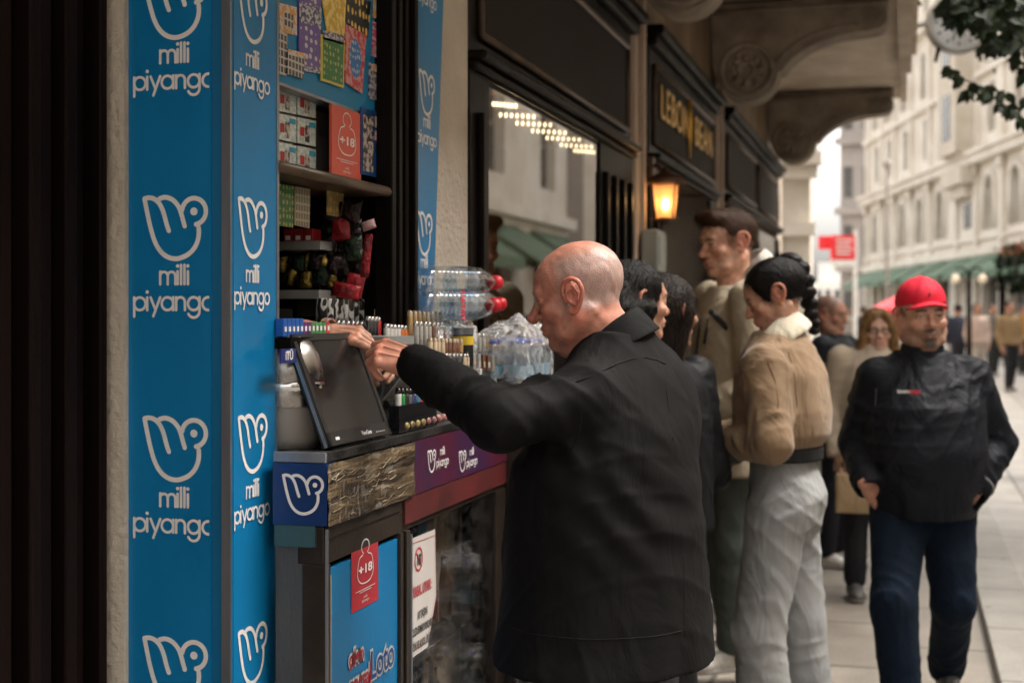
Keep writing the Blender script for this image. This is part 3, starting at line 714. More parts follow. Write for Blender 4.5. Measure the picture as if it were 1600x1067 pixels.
# wall lantern
def lantern():
    c = pt(1040, 316, Z=6.95); r = empty('wall_lantern', c, 'lit copper wall lantern beside the doorway under the gold lettering', 'lantern')
    m_cop = mat('dark copper', (.13,.07,.04), .4, metal=.7)
    w0, w1, h = .062, .044, .085
    fr = MB()
    for a in range(4):
        an = R_(45+90*a); t = Vector((math.cos(an)*w0*1.3, math.sin(an)*w0*1.3, h)); b = Vector((math.cos(an)*w1*1.3, math.sin(an)*w1*1.3, -h)); fr.tube([c+t, c+b], .005, 6)
    fr.lathe([(.10,h),(.115,h+.008),(.07,h+.045),(.03,h+.06),(.02,h+.08),(.001,h+.09)], c, n=4); fr.lathe([(.001,-h-.02),(.03,-h-.015),(.068,-h),(.07,-h+.006),(.001,-h+.006)], c, n=4)
    fr.build('cage', m_cop, r)
    g = MB(); 
    for a in range(4):
        p = []
        for an, s, z in ((45+90*a, w0*1.22, h), (135+90*a, w0*1.22, h), (135+90*a, w1*1.22, -h), (45+90*a, w1*1.22, -h)): p.append(c + Vector((math.cos(R_(an))*s, math.sin(R_(an))*s, z)))
        g.quad(*p)
    gm = bpy.data.materials.new('frosted lamp glass'); gm.use_nodes = True; b = gm.node_tree.nodes['Principled BSDF']; b.inputs['Base Color'].default_value = (.9,.6,.35,1); b.inputs['Transmission Weight'].default_value = .0; b.inputs['Alpha'].default_value = .55; b.inputs['Roughness'].default_value = .5
    b.inputs['Emission Color'].default_value = (1,.38,.10,1); b.inputs['Emission Strength'].default_value = .08
    g.build('glazing', gm, r)
    MB().lathe([(.001,-.035),(.016,-.025),(.022,0),(.014,.025),(.001,.035)], c-EZ*.01, n=12).build('bulb', emat('lantern bulb', (1,.62,.2), 3.2), r)
    w_ = Vector((XS, c.y, c.z+.17)); MB().tube([w_, (w_.x*.5+c.x*.5, c.y, c.z+.19), (c.x, c.y, c.z+.15)], .010, 8).obox(w_, (.012,0,0), (0,.03,0), (0,0,.05)).build('arm', m_cop, r)
    l = bpy.data.lights.new('lantern_light', 'POINT'); l.energy = .9; l.color = (1,.55,.2); l.shadow_soft_size = .03
    lo = bpy.data.objects.new('lantern_light', l); link(lo, r)
lantern()
c = pt(1003, 393, x=XW+.0); MB().box(XW, XW+.07, c.y-.12, c.y+.12, c.z-.09, c.z+.09)
bx = empty('junction_box', c, 'grey green electrical box on the pier between the shopfronts', 'electrical box')
MB().box(XW+.02, XW+.1, c.y-.13, c.y+.11, c.z-.1, c.z+.1).build('housing', mat('grey plastic', (.30,.31,.28), .5), bx, bevel=.008); MB().box(XW+.1, XW+.106, c.y-.1, c.y+.08, c.z-.07, c.z+.07).build('cover', mat('grey plastic', (1,1,1)), bx, bevel=.004)

# ------------------------------------------------------------------ street tree: trunk just outside the frame, a branch with leaves reaches in
def tree():
    base = Vector((2.15, 9.95, 0)); r = empty('street_tree', base, 'street tree whose dark leafy branches hang into the view by the clock', 'tree')
    m_bark = mat('bark', (.07,.055,.04), .9, var=.3, scale=8, bump=.8, bscale=30, stretch=(1,1,.3))
    m = MB(); m.tube([base, base+Vector((.02,0,1.2)), base+Vector((-.03,-.05,2.4)), base+Vector((0,-.1,3.6)), base+Vector((.1,0,5.2)), base+Vector((0,.1,6.8))], [.14,.11,.095,.08,.055,.03], 12)
    rnd = random.Random(4); tips = []
    for i in range(16):
        z = 3.0+rnd.random()*3.4; a = rnd.uniform(0, 6.28); L = rnd.uniform(1.0, 1.9); s = base+Vector((0,-.05,z)); e = s+Vector((math.cos(a)*L, math.sin(a)*L, rnd.uniform(.1,.9)))
        mid = (s+e)/2+Vector((0,0,.2)); m.tube([s, mid, e], [.035,.022,.008], 6); tips += [(mid, .5), (e, .55), ((mid+e)/2, .5)]
    # branch that comes toward the camera side and droops into the picture
    top = [base+Vector((0,-.1,3.5)), pt(1640,-60,Z=8.2), pt(1590,15,Z=7.6), pt(1540,20,Z=7.3), pt(1500,30,Z=7.2)]
    m.tube(top, [.04,.025,.014,.008,.004], 6)
    low = [pt(1660,40,Z=8.1), pt(1620,130,Z=7.6), pt(1590,178,Z=7.3), pt(1562,160,Z=7.25), pt(1530,135,Z=7.2), pt(1492,118,Z=7.15), pt(1480,108,Z=7.1)]
    m.tube([base+Vector((0,-.1,3.2))]+low, [.03,.02,.012,.008,.005,.004,.003,.002], 6)
    m.build('trunk', m_bark, r)
    lf = leaf_cloud(9000, lambda q: (lambda tp: tp[0]+Vector((q.gauss(0,tp[1]*.55), q.gauss(0,tp[1]*.55), q.gauss(0,tp[1]*.4))))(tips[q.randrange(len(tips))]), .055, 8)
    # leaves of the branches in view, placed one by one along the twigs
    q = random.Random(12)
    def leaf(c, s, dr):
        a = Vector(dr).normalized(); b = a.cross(Vector((0,1,0.1))).normalized(); b = Matrix.Rotation(q.uniform(-.8,.8), 3, a) @ b; n_ = a.cross(b)*.12*s
        P = [c, c+a*.35*s+b*.42*s+n_, c+a*.75*s+b*.5*s+n_, c+a*1.15*s+b*.33*s, c+a*1.75*s, c+a*1.15*s-b*.33*s, c+a*.75*s-b*.5*s+n_, c+a*.35*s-b*.42*s+n_]
        lf.add(P, [(0,1,2,3,4), (0,4,5,6,7)])
    for px, py, k in ((1484,108,2),(1494,112,2),(1492,122,3),(1508,127,3),(1512,145,4),(1522,138,3),(1538,140,4),(1540,150,3),(1556,152,3),(1563,170,4),(1570,150,3),(1572,172,3),(1585,180,4),(1595,190,5),(1600,160,4),(1512,28,5),(1503,40,5),(1520,38,5),(1500,22,3)):
        for _ in range(k):
            c = pt(px+q.uniform(-4,4), py-6+q.uniform(-4,4), Z=7.2+q.uniform(-.1,.1)); leaf(c, q.uniform(.036,.052), (q.uniform(-.8,.6), q.uniform(-.5,.5), q.uniform(-1,-.1)))
    for _ in range(900):
        # dense mass in the upper right corner with gaps
        px = q.uniform(1478, 1625); lim = 8 + (px-1478)*.95 + 22*math.sin(px*.09); py = q.uniform(-60, min(lim, 175))
        if px < 1575 and py > 75: continue
        if 1585 < px and 70 < py < 100 and q.random() < .8: continue
        c = pt(px, py, Z=7.3+q.uniform(-.3,.7)); leaf(c, q.uniform(.038,.058), (q.uniform(-.8,.8), q.uniform(-.6,.6), q.uniform(-1,.1)))
    lf.build('crown', m_leafd, r, fix=False)
tree()
# ================================================================== KIOSK
m_blue = mat('blue printed panel', (.004,.185,.43), .34, var=.12, scale=3.5, spec=.45, rvar=.16, bump=.35, bscale=3, stretch=(1,1,.35))
m_blue2 = mat('darker blue sheet', (.004,.130,.29), .4, var=.08, scale=3)
m_print = mat('off white print', (.74,.72,.71), .5, var=.04, scale=30)
m_alu = mat('bare aluminium edge', (.42,.45,.5), .32, metal=.85, var=.2, scale=9, stretch=(1,1,.1))
m_steel = mat('brushed steel', (.38,.36,.34), .28, metal=.95, var=.2, scale=12, bump=.05)
m_greyp = mat('scuffed grey sheet metal', (.075,.08,.085), .5, metal=.2, var=.2, scale=3.5, bump=.15, bscale=120, stretch=(1,1,.3))
m_brownf = mat('brown metal frame', (.045,.032,.024), .38, metal=.3, var=.25, scale=7, bump=.1)
m_redb = mat('faded red paint', (.13,.018,.018), .45, var=.4, scale=5, col2=(.04,.012,.012))
m_tape = None
KX = -1.22
K = empty('lottery_kiosk', (-1.5, 3.0, 0), 'blue lottery kiosk covered in hand emblems with an open serving window', 'kiosk')
# side panel that faces the camera, front panel that faces the street
sp = MB().box(-1.433, -1.258, 2.42, 2.436, 0.02, 2.75).build('side_panel', m_blue, K)
MB().box(-1.2578, KX-.001, 2.424, 2.438, .02, 2.75).build('corner_strip', m_blue2, K)
fp = MB().box(KX-.012, KX, 2.437, 2.622, 0.02, 2.75).build('front_panel', m_blue, K)
m = MB(); m.box(KX-.016, KX+.002, 2.4185, 2.4245, .02, 2.75); e1 = m.build('edge_trim', m_alu, K)
m = MB(); m.box(KX-.02, KX+.003, 2.6225, 2.632, .02, 2.75).box(KX-.4, KX-.02, 2.6225, 2.63, .02, 2.75); m.build('edge_trim', m_alu, K)
for z in (1.60, 1.22, .92, 1.95): MB().lathe([(.006,0),(.005,.003),(.001,.004)], (KX-.012, 2.4239, z), (0,-1,0), 10).build('rivet', m_steel, K)
MB().add([(KX+.001, 2.621, .995), (KX+.016, 2.645, 1.005), (KX+.006, 2.622, 1.045)], [(0,1,2)]).build('peeled_corner', mat('vinyl back', (.05,.40,.60), .4), fp, fix=False)
def marks(face):
    if face == 'side':
        o0 = Vector((-1.352, 2.42, 0)); u = Vector((1,0,0)); n_ = Vector((0,-1,0))
        xs = pt(275, 350, y=2.42).x - .004
        zs = [pt(275, p, y=2.42).z for p in (11, 356, 701, 1046)]; zt = [pt(275, p, y=2.42).z for p in (86+8, 434+6, 781+6, 1128)]
        h = pt(275, 304, y=2.42).z - pt(275, 407, y=2.42).z; xh = .0242
        Y = 2.42
        P = lambda x, z: Vector((x, Y, z))
    else:
        u = Vector((0,1,0)); xs = 0
        yc = pt(393, 350, x=KX).y
        zs = [pt(395, p, x=KX).z for p in (22, 357, 692, 1021)]; zt = [pt(391, p, x=KX).z for p in (98+2, 436, 772, 1095)]
        h = pt(393, 307, x=KX).z - pt(393, 407, x=KX).z; h *= .94; xh = .0212
        P = lambda x, z: Vector((KX, x, z)); xs = yc
    for i, z in enumerate(zs):
        m = MB(); emblem(m, h, P(xs + (.002 if face == 'side' else .003), z), u, EZ, .0012)
        o = m.build('emblem', m_print, sp if face == 'side' else fp, fix=False)
        m = MB()
        zz = zt[i]
        word(m, 'milli', xh, P(xs + .002, zz-.005), u, EZ, .0012)
        word(m, 'piyango', xh, P(xs + .000, zz-.005-xh*2.02), u, EZ, .0012)
        o2 = m.build('lettering', m_print, sp if face == 'side' else fp, fix=False)
        if face == 'side':
            for q in (o, o2): clip(q, Vector((-1.2605, 0, 0)) - world_loc(sp), (1,0,0))
marks('side'); marks('front')
# body of the kiosk: right jamb, roof, back, floor
m = MB(); m.box(-1.9, KX-.012, 3.30, 3.447, 0, 2.75)
m.build('jamb', m_wood, K)
m = MB()
for y in (3.262, 3.30, 3.345, 3.395, 3.43): m.box(KX-.03, KX+.004 + (.012 if y in (3.262, 3.43) else 0), y-.012, y+.012, 0, 2.75)
m.build('jamb_moulding', m_wood, K, bevel=.003)
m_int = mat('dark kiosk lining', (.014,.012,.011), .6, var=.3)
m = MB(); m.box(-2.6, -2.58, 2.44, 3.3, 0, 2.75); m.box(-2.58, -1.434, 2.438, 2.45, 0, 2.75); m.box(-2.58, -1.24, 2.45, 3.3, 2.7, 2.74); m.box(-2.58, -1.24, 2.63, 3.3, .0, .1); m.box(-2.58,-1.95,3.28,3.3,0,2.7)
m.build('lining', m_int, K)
# upper ticket board
bx = KX-.03
MB().box(bx-.02, bx, 2.632, 3.25, 2.0, 2.75).build('ticket_board', mat('blue ticket board', (.01,.20,.42), .45, var=.05), K)
MB().box(bx-.05, bx-.045, 2.632, 3.25, 1.83, 2.0).build('window_pane', glass_mat('kiosk window glass', (.9,.92,.9), .04, .03, .2), K)
MB().box(bx-.12, bx-.10, 2.632, 3.25, 1.83, 2.0).build('card_backing', mat('grey green backing', (.22,.22,.18), .7), K)
m = MB(); m.box(bx-.04, bx-.001, 2.632, 3.26, 1.993, 2.0); m.build('board_trim', m_alu, K)
m = MB(); m.tube([(bx+.03, 2.634, 1.815), (bx+.032, 3.27, 1.815)], .013, 8); m.box(bx-.14, bx+.03, 2.634, 3.25, 1.805, 1.829)
m.build('window_ledge', m_woodl, K)
# slanted sticker on the pier and its marks
W2 = -1.219; ya, yb, yc_ = 3.45, 3.70, 3.56
st = MB().add([(W2+.004, 3.45, .6), (W2+.004, 3.50, .6), (W2+.004, 3.715, 2.75), (W2+.004, 3.45, 2.75), (W2-.02, 3.45, .6), (W2-.02, 3.50, .6), (W2-.02, 3.715, 2.75), (W2-.02, 3.45, 2.75)],
    [(0,1,2,3),(7,6,5,4),(0,4,5,1),(1,5,6,2),(2,6,7,3),(3,7,4,0)]).build('side_banner', m_blue, K)
for i, (p, q) in enumerate(((147, 190), (366, 408), (-70, -25))):
    z = pt(664, p, x=W2).z; m = MB(); o_ = Vector((W2+.004, pt(664-4*i*(i < 2), p, x=W2).y, z)); emblem(m, .115, o_, EY, EZ, .0012)
    word(m, 'milli', .021, o_ - EZ*.088, EY, EZ, .0012); word(m, 'piyango', .021, o_ - EZ*.132, EY, EZ, .0012)
    o = m.build('emblem', m_print, st, fix=False); clip(o, Vector((0, 3.4505, 0))-world_loc(st), (0,-1,0))

# ---------------------------------------------------------------- counter
CX = -1.09; Y0 = 2.566; Y1 = 3.86; ZC = 1.247
CT_ = empty('kiosk_counter', (CX-.06, 3.2, 0), 'kiosk counter with brown tape wrapping, steel top and glazed cabinet below', 'counter')
MB().box(KX+.022, CX-.004, Y0+.004, Y1, 1.222, ZC).box(-1.60, KX+.0215, 2.64, 3.28, 1.222, ZC-.001).build('counter_top', m_steel, CT_, bevel=.003)
MB().box(KX+.022, CX+.004, Y0-.003, Y0+.0038, 1.229, ZC+.003).build('top_edging', m_alu, CT_, bevel=.002)
MB().box(CX-.0035, CX+.006, Y0+.0045, Y1, 1.230, ZC+.003).build('top_edging', mat('black tape edge', (.03,.028,.027), .35, var=.4, scale=14, bump=.3), CT_, bevel=.002)
MB().box(KX+.022, CX+.006, Y0-.005, Y0+.04, 1.108, 1.228).build('end_band', mat('deep blue band', (.006,.038,.16), .35, var=.15, scale=9), CT_)
m = MB(); emblem(m, .080, Vector((-1.134, Y0-.005, 1.168)), EX, EZ, .0012); m.build('emblem', m_print, CT_, fix=False)
# brown parcel tape band, crumpled and shiny
def tape_mat():
    m = bpy.data.materials.new('crumpled brown parcel tape'); m.use_nodes = True; t = m.node_tree; b = t.nodes['Principled BSDF']
    tc = t.nodes.new('ShaderNodeTexCoord'); mp = t.nodes.new('ShaderNodeMapping'); mp.inputs['Scale'].default_value = (1, .7, 8); mp.inputs['Rotation'].default_value = (R_(-12), 0, 0); t.links.new(tc.outputs['Object'], mp.inputs[0])
    no = t.nodes.new('ShaderNodeTexNoise'); no.inputs['Scale'].default_value = 6.5; no.inputs['Detail'].default_value = 9; no.inputs['Distortion'].default_value = .9; t.links.new(mp.outputs[0], no.inputs[0])
    rp = t.nodes.new('ShaderNodeValToRGB'); e = rp.color_ramp.elements; e[0].position = .38; e[0].color = (.05,.032,.018,1); e[1].position = .66; e[1].color = (.24,.17,.095,1); x = e.new(.5); x.color = (.12,.08,.042,1)
    t.links.new(no.outputs[0], rp.inputs[0]); t.links.new(rp.outputs[0], b.inputs['Base Color']); b.inputs['Roughness'].default_value = .14; b.inputs['Coat Weight'].default_value = 1; b.inputs['Specular IOR Level'].default_value = .8
    bp = t.nodes.new('ShaderNodeBump'); bp.inputs['Strength'].default_value = .8; bp.inputs['Distance'].default_value = .03; t.links.new(no.outputs[0], bp.inputs['Height']); t.links.new(bp.outputs[0], b.inputs['Normal']); return m
tp = MB(); rnd = random.Random(2); ny, nz = 90, 14; ys = [Y0-.004+(3.07-Y0)*i/ny for i in range(ny+1)]; V = []
for i, y in enumerate(ys):
    for j in range(nz+1):
        z = 1.106+.122*j/nz
        V.append((CX+.008+.0022*math.sin(26*y+9*z*4+3*math.sin(11*y))*math.sin(80*z+7*y) + .0012*rnd.random(), y, z))
tp.add(V, [(i*(nz+1)+j, (i+1)*(nz+1)+j, (i+1)*(nz+1)+j+1, i*(nz+1)+j+1) for i in range(ny) for j in range(nz)], True)
tp.build('tape_band', tape_mat(), CT_, fix=False)
m = MB()
for k in range(34):
    y = 2.57+rnd.random()*.40; z = 1.115+rnd.random()*.10; L_ = rnd.uniform(.02,.07); m.tube([(CX+.0115, y, z), (CX+.012, y+L_*.5, z+.006*rnd.uniform(-.6,1)), (CX+.0115, y+L_, z+.010*rnd.uniform(-.6,1.2))], rnd.uniform(.0003,.0007), 4)
m.build('tape_crease', mat('glossy tape crease', (.5,.42,.3), .2), CT_)
pb_ = MB().box(CX-.003, CX+.004, 3.06, Y1, 1.106, 1.229).build('print_band', mat('purple and red printed band', (.030,.012,.050), .4, var=.3, scale=4, col2=(.08,.010,.02)), CT_)
for p in (674, 722):
    o_ = pt(p, 720, x=CX+.004); m = MB(); emblem(m, .055, o_, EY, EZ, .001)
    q = o_ + EY*.08 + EZ*.008; word(m, 'milli', .0125, q, EY, EZ, .001); word(m, 'piyango', .0125, q-EZ*.026, EY, EZ, .001); m.build('emblem', m_print, pb_, fix=False)
MB().box(CX-.06, CX-.004, Y0+.005, Y1, 1.03, 1.105).box(CX-.0035, CX+.001, Y0+.01, 3.0, 1.08, 1.105).build('rail', m_brownf, CT_, bevel=.002)
MB().box(CX-.0035, CX+.002, 3.02, Y1, 1.045, 1.105).build('red_rail', m_redb, CT_)
MB().box(KX+.024, CX-.02, Y0+.006, Y0+.016, .05, 1.107).build('end_panel', m_greyp, CT_)
MB().box(KX+.024, CX-.02, Y0-.002, Y0+.0055, 1.065, 1.107).build('end_trim', mat('teal painted strip', (.03,.09,.11), .5), CT_)
m = MB()
for y0, y1, p in ((Y0+.004, Y0+.03, .0), (2.992, 3.010, .002), (3.025, 3.050, .004), (3.76, 3.86, 0)): m.box(CX-.05, CX+p, y0, y1, .0, 1.03)
m.box(CX-.05, CX-.003, Y0+.03, 3.76, .0, .12); m.build('frame', m_brownf, CT_, bevel=.002)
m = MB(); m.box(CX+.0045, CX+.008, 3.046, 3.053, .05, 1.02); m.box(CX-.001, CX+.004, Y0+.004, Y0+.008, .05, 1.1); m.build('frame_edge', m_alu, CT_)
dr = MB().box(CX-.02, CX-.006, Y0+.034, 2.990, .125, 1.018).build('cabinet_door', m_blue, CT_)
MB().box(CX-.022, CX-.004, Y0+.031, Y0+.041, .125, 1.005).build('door_edge', mat('cream edging', (.5,.42,.33), .6), dr)
def plus18(parent, x, y0, y1, z0, z1, m_bg, mwhite, skew=0):
    """red age notice: a seated round figure outline with +18 on it"""
    s = MB().add([(x, y0, z0), (x, y1, z0), (x, y1, z1), (x, y0, z1)], [(0,1,2,3)]).build('age_notice', m_bg, parent, fix=False)
    c = Vector((x, (y0+y1)/2, 0)); h = z1-z0; wd = (y1-y0)
    g = MB(); W = h*.018
    hd = [(wd*.14*math.cos(R_(a)), z1-h*.16+h*.10*math.sin(R_(a))) for a in range(-60, 242, 15)]
    stroke(g, hd, W, c, EY, EZ, .0010)
    bd = spl([(-wd*.10, z1-h*.265), (-wd*.22, z1-h*.30), (-wd*.28, z1-h*.42), (-wd*.29, z1-h*.54), (-wd*.18, z1-h*.64), (0, z1-h*.665), (wd*.18, z1-h*.64), (wd*.29, z1-h*.54), (wd*.28, z1-h*.42), (wd*.22, z1-h*.30), (wd*.10, z1-h*.265)], 4)
    stroke(g, bd, W, c, EY, EZ, .0012)
    g.build('figure_outline', mwhite, s, fix=False)
    text('+18', h*.17, (x+.0012, c.y, z1-h*.47), EY, EZ, mwhite, s, sx=wd/h*1.9, bold=.0008)
    g = MB()
    for k, f in enumerate((.36, .22)): g.obox((x+.001, c.y, z1-h*(.745+.03*k)), (0, wd*f, 0), (0,0,h*.004), (.0002,0,0))
    g.build('small_print', mwhite, s, fix=False)
    text('milli\npiyango', h*.05, (x+.0012, c.y, z1-h*.88), EY, EZ, mwhite, s, sx=wd/h*1.7)
    return s
m_red = mat('red notice', (.48,.030,.045), .45, var=.1, scale=8); m_redo = mat('orange red notice', (.62,.10,.065), .45, var=.06, scale=8)
plus18(dr, CX-.0045, pt(552,860,x=CX).y, pt(594,860,x=CX).y, pt(572,948,x=CX).z, pt(572,836,x=CX).z, m_red, m_print)
# game title low on the door: red and blue letters with a white outline
mw = mat('white outline print', (.62,.60,.58), .5); mb_ = mat('blue letter print', (.01,.07,.26), .5); mr_ = mat('red letter print', (.45,.02,.04), .5)
zz = pt(575, 1056, x=CX).z
for s, y, sz, mm in (('çılgın', 2.74, .045, mr_), ('sayısal', 2.76, .055, mr_), ('Loto', 2.89, .085, mb_)):
    dz = .055 if s == 'çılgın' else (-.0 if s == 'sayısal' else .012)
    text(s, sz, (CX-.0040, y, zz+dz), EY, EZ, mw, dr, sx=.9, bold=.006); text(s, sz, (CX-.0030, y, zz+dz), EY, EZ, mm, dr, sx=.9, bold=.0008)
# glazed cabinet: goods inside, dark
m = MB(); m.box(CX-.42, CX-.40, 3.1, 3.76, .1, 1.0); m.box(CX-.40,CX-.02,3.1,3.76,.1,.12)
m.build('cabinet_back', m_int, CT_)
for z in (.42, .68): MB().box(CX-.30, CX-.06, 3.12, 3.75, z, z+.006).build('glass_shelf', m_brownf, CT_)
MB().box(CX-.012, CX-.008, 3.05, 3.76, .12, 1.03).build('cabinet_glass', glass_mat('dusty cabinet glass', (.8,.78,.75), .05, .04, .015), CT_)
# dress bottles / packets inside the cabinet
cols = [(.25,.06,.02),(.18,.02,.02),(.3,.2,.08),(.05,.04,.03),(.12,.10,.06),(.25,.11,.03)]
rnd = random.Random(11)
for i in range(30):
    z = (.12,.426,.686)[i % 3]; y = 3.15+.06*(i//3)+rnd.uniform(-.008,.008); x = CX-.12-rnd.uniform(0,.1); h = rnd.uniform(.14,.22) if i % 3 == 2 else rnd.uniform(.12,.21)
    c_ = cols[rnd.randrange(6)]; mm = mat('packet %s' % ['brown','dark red','ochre','black','olive','rust'][cols.index(c_)], c_, .35, var=.4, scale=18, stretch=(1,1,.25))
    o = MB().lathe([(.001,0),(.024,0),(.026,.01),(.026,h*.62),(.012,h*.8),(.011,h*.97),(.013,h*.98),(.012,h),(.001,h)], (x,y,z), n=12).build('glass_bottle', mm)
    tag(o, 'dark bottle standing inside the glazed counter cabinet', 'bottle', 'bottles in the counter cabinet')
# white paper notice on the glass
def notice():
    x = CX-.003; y0, y1 = pt(641,900,x=x).y, pt(681,900,x=x).y; zt0, zt1, zb0, zb1 = pt(641,842,x=x).z, pt(676,828,x=x).z, pt(641,1030,x=x).z, pt(668,1010,x=x).z
    m_pap = mat('white paper', (.50,.46,.43), .7, var=.05)
    ym = pt(668,900,x=x).y
    N = MB().add([(x,y0,zt0),(x,y0,zb0),(x,ym,zb1),(x+.001,y1,pt(681,930,x=x).z),(x,y1-.006,zt1)], [(0,1,2,3,4)]).build('warning_notice', m_pap)
    tag(N, 'white paper notice with red heading stuck on the cabinet glass, lower corner torn', 'notice')
    c = (y0+y1)/2; wd = y1-y0
    g = MB(); b = .012; stroke(g, [(y0+b*.3, zt0-.012), (y1-b, zt1-.014), (y1-b*.6, pt(679,930,x=x).z), (ym-.004, zb1+.014), (y0+b*.3, zb0+.016)], .0018, Vector((x,0,0)), EY, EZ, .001)
    stroke(g, [(c-.035+.026*math.cos(a), zt0-.055+.026*math.sin(a)) for a in [2*math.pi*i/20 for i in range(20)]], .005, Vector((x,0,0)), EY, EZ, .001, True)
    stroke(g, [(c-.055, zt0-.035), (c-.015, zt0-.075)], .004, Vector((x,0,0)), EY, EZ, .0012)
    g.build('red_border', m_red, N, fix=False)
    mk = mat('black print', (.03,.028,.028), .6)
    text('18', .036, (x+.0014, c-.035, zt0-.057), EY, EZ, mk, N, sx=.9, bold=.001)
    text('YASAL UYARI :', .034, (x+.0014, c-.008, zt0-.128), EY, EZ, m_red, N, sx=.62, bold=.0012)
    for i, s in enumerate(('18 YAŞINI', 'DOLDURMAYANLARA', 'TÜTÜN VE ALKOL ÜRÜNÜ', 'İÇKİ VE SATILAMAZ', 'YASAL UYARIDIR', 'UYGUN DEĞİL')):
        text(s, .026, (x+.0014, c-.010-.004*i, zt0-.185-.034*i), EY, EZ, mk, N, sx=.62 if len(s) < 17 else .52, bold=.0008)
notice()

# ---------------------------------------------------------------- scratch tickets on the board
def ticket_mat(name, base, fg, pat, sy=(60,60)):
    """printed ticket: a field of small marks on a coloured ground"""
    if name in MATS: return MATS[name]
    m = bpy.data.materials.new(name); m.use_nodes = True; MATS[name] = m; t = m.node_tree; b = t.nodes['Principled BSDF']; b.inputs['Roughness'].default_value = .3
    tc = t.nodes.new('ShaderNodeTexCoord'); sx = t.nodes.new('ShaderNodeSeparateXYZ'); t.links.new(tc.outputs['Object'], sx.inputs[0])
    cx = t.nodes.new('ShaderNodeCombineXYZ'); t.links.new(sx.outputs['Y'], cx.inputs[0]); t.links.new(sx.outputs['Z'], cx.inputs[1])
    mp = t.nodes.new('ShaderNodeMapping'); mp.inputs['Scale'].default_value = (sy[0], sy[1], 1); t.links.new(cx.outputs[0], mp.inputs[0])
    if pat == 'dots':
        v = t.nodes.new('ShaderNodeTexVoronoi'); v.inputs['Randomness'].default_value = .35; v.inputs['Scale'].default_value = 1; src = v.outputs['Distance']; a, c = .28, .34
    elif pat == 'checks':
        v = t.nodes.new('ShaderNodeTexBrick'); v.inputs['Scale'].default_value = 1; v.inputs['Mortar Size'].default_value = .14; v.inputs['Color1'].default_value = (0,0,0,1); v.inputs['Color2'].default_value = (.2,.2,.2,1); v.inputs['Mortar'].default_value = (1,1,1,1); v.offset = 0; v.inputs['Brick Width'].default_value = 1; v.inputs['Row Height'].default_value = 1; src = v.outputs['Fac']; a, c = .4, .6
    else:
        v = t.nodes.new('ShaderNodeTexNoise'); v.inputs['Scale'].default_value = 1; v.inputs['Detail'].default_value = 4; src = v.outputs[0]; a, c = .46, .54
    t.links.new(mp.outputs[0], v.inputs['Vector'])
    rp = t.nodes.new('ShaderNodeValToRGB'); rp.color_ramp.elements[0].position = a; rp.color_ramp.elements[1].position = c; rp.color_ramp.elements[0].color = (*fg, 1); rp.color_ramp.elements[1].color = (*base, 1)
    t.links.new(src, rp.inputs[0]); t.links.new(rp.outputs[0], b.inputs['Base Color']); return m
def Q(p, off=0): v = pt(p[0], p[1], x=bx+.004+off); return v
def card(name, quad, mm, label, cat='lottery ticket', off=0, group=None, parts=()):
    P = [Q(p, off) for p in quad]; B = [v - EX*.003 for v in P]
    o = MB().add(P+B, [(0,1,2,3),(7,6,5,4),(0,4,5,1),(1,5,6,2),(2,6,7,3),(3,7,4,0)]).build(name, mm)
    tag(o, label, cat, group)
    for nm, fr, m2 in parts:   # (name, (u0,v0,u1,v1) fractions from the top left, material)
        u0, v0, u1, v1 = fr
        def L(u, v): return (P[0]*(1-u)+P[1]*u)*(1-v) + (P[3]*(1-u)+P[2]*u)*v + EX*.0009
        r = MB().quad(L(u0,v0), L(u1,v0), L(u1,v1), L(u0,v1)).build(nm, m2, None, fix=False); r.parent = o
    return o
W_ = (.55,.53,.52)
t_or = ticket_mat('orange ticket print', (.62,.28,.05), W_, 'noise', (70,70)); t_gr = ticket_mat('green ticket print', (.02,.16,.04), (.45,.42,.10), 'dots', (62,62))
t_pu = ticket_mat('purple ticket print', (.13,.08,.30), W_, 'dots', (40,55)); t_wh = ticket_mat('white ticket print', (.50,.50,.50), (.08,.06,.16), 'noise', (80,110))
t_ye = ticket_mat('yellow ticket print', (.60,.36,.03), (.75,.6,.2), 'noise', (50,50)); t_bk = ticket_mat('black and gold ticket print', (.02,.018,.02), (.75,.5,.10), 'dots', (45,32))
t_bl = ticket_mat('blue ticket print', (.02,.13,.42), (.5,.6,.7), 'noise', (110,60)); t_rd = ticket_mat('red ticket print', (.5,.03,.05), (.6,.3,.3), 'noise', (60,60)); t_pk = ticket_mat('pink ticket print', (.55,.05,.16), W_, 'noise', (30,120))
t_ci = ticket_mat('ringed ticket print', (.5,.48,.46), (.06,.05,.05), 'checks', (60,60))
card('scratch_ticket', [(437,5),(464,12),(464,56),(437,50)], t_or, 'small orange and white scratch ticket, uppermost by the blue front panel', parts=(('centre_print', (.25,.3,.75,.8), t_ci),))
card('scratch_ticket', [(437,45),(449,48),(448,119),(437,117)], t_ci, 'narrow white and lilac scratch ticket beside the blue front panel')
card('scratch_ticket', [(450,77),(477,84),(474,124),(449,116)], t_ci, 'small orange edged ticket with three ringed numbers, lower left of the purple one', off=.003, parts=(('header', (0,0,1,.22), t_or),))
card('scratch_ticket', [(467,-14),(502,-8),(501,116),(468,110)], t_pu, 'tall purple and silver scratch ticket with rows of small marks', off=.001, parts=(('header', (.0,.16,1,.40), t_wh), ('footer', (0,.94,1,1), t_wh)))
card('scratch_ticket', [(503,-10),(541,0),(538,60),(512,52)], t_ye, 'golden yellow scratch ticket above the green one', off=.001)
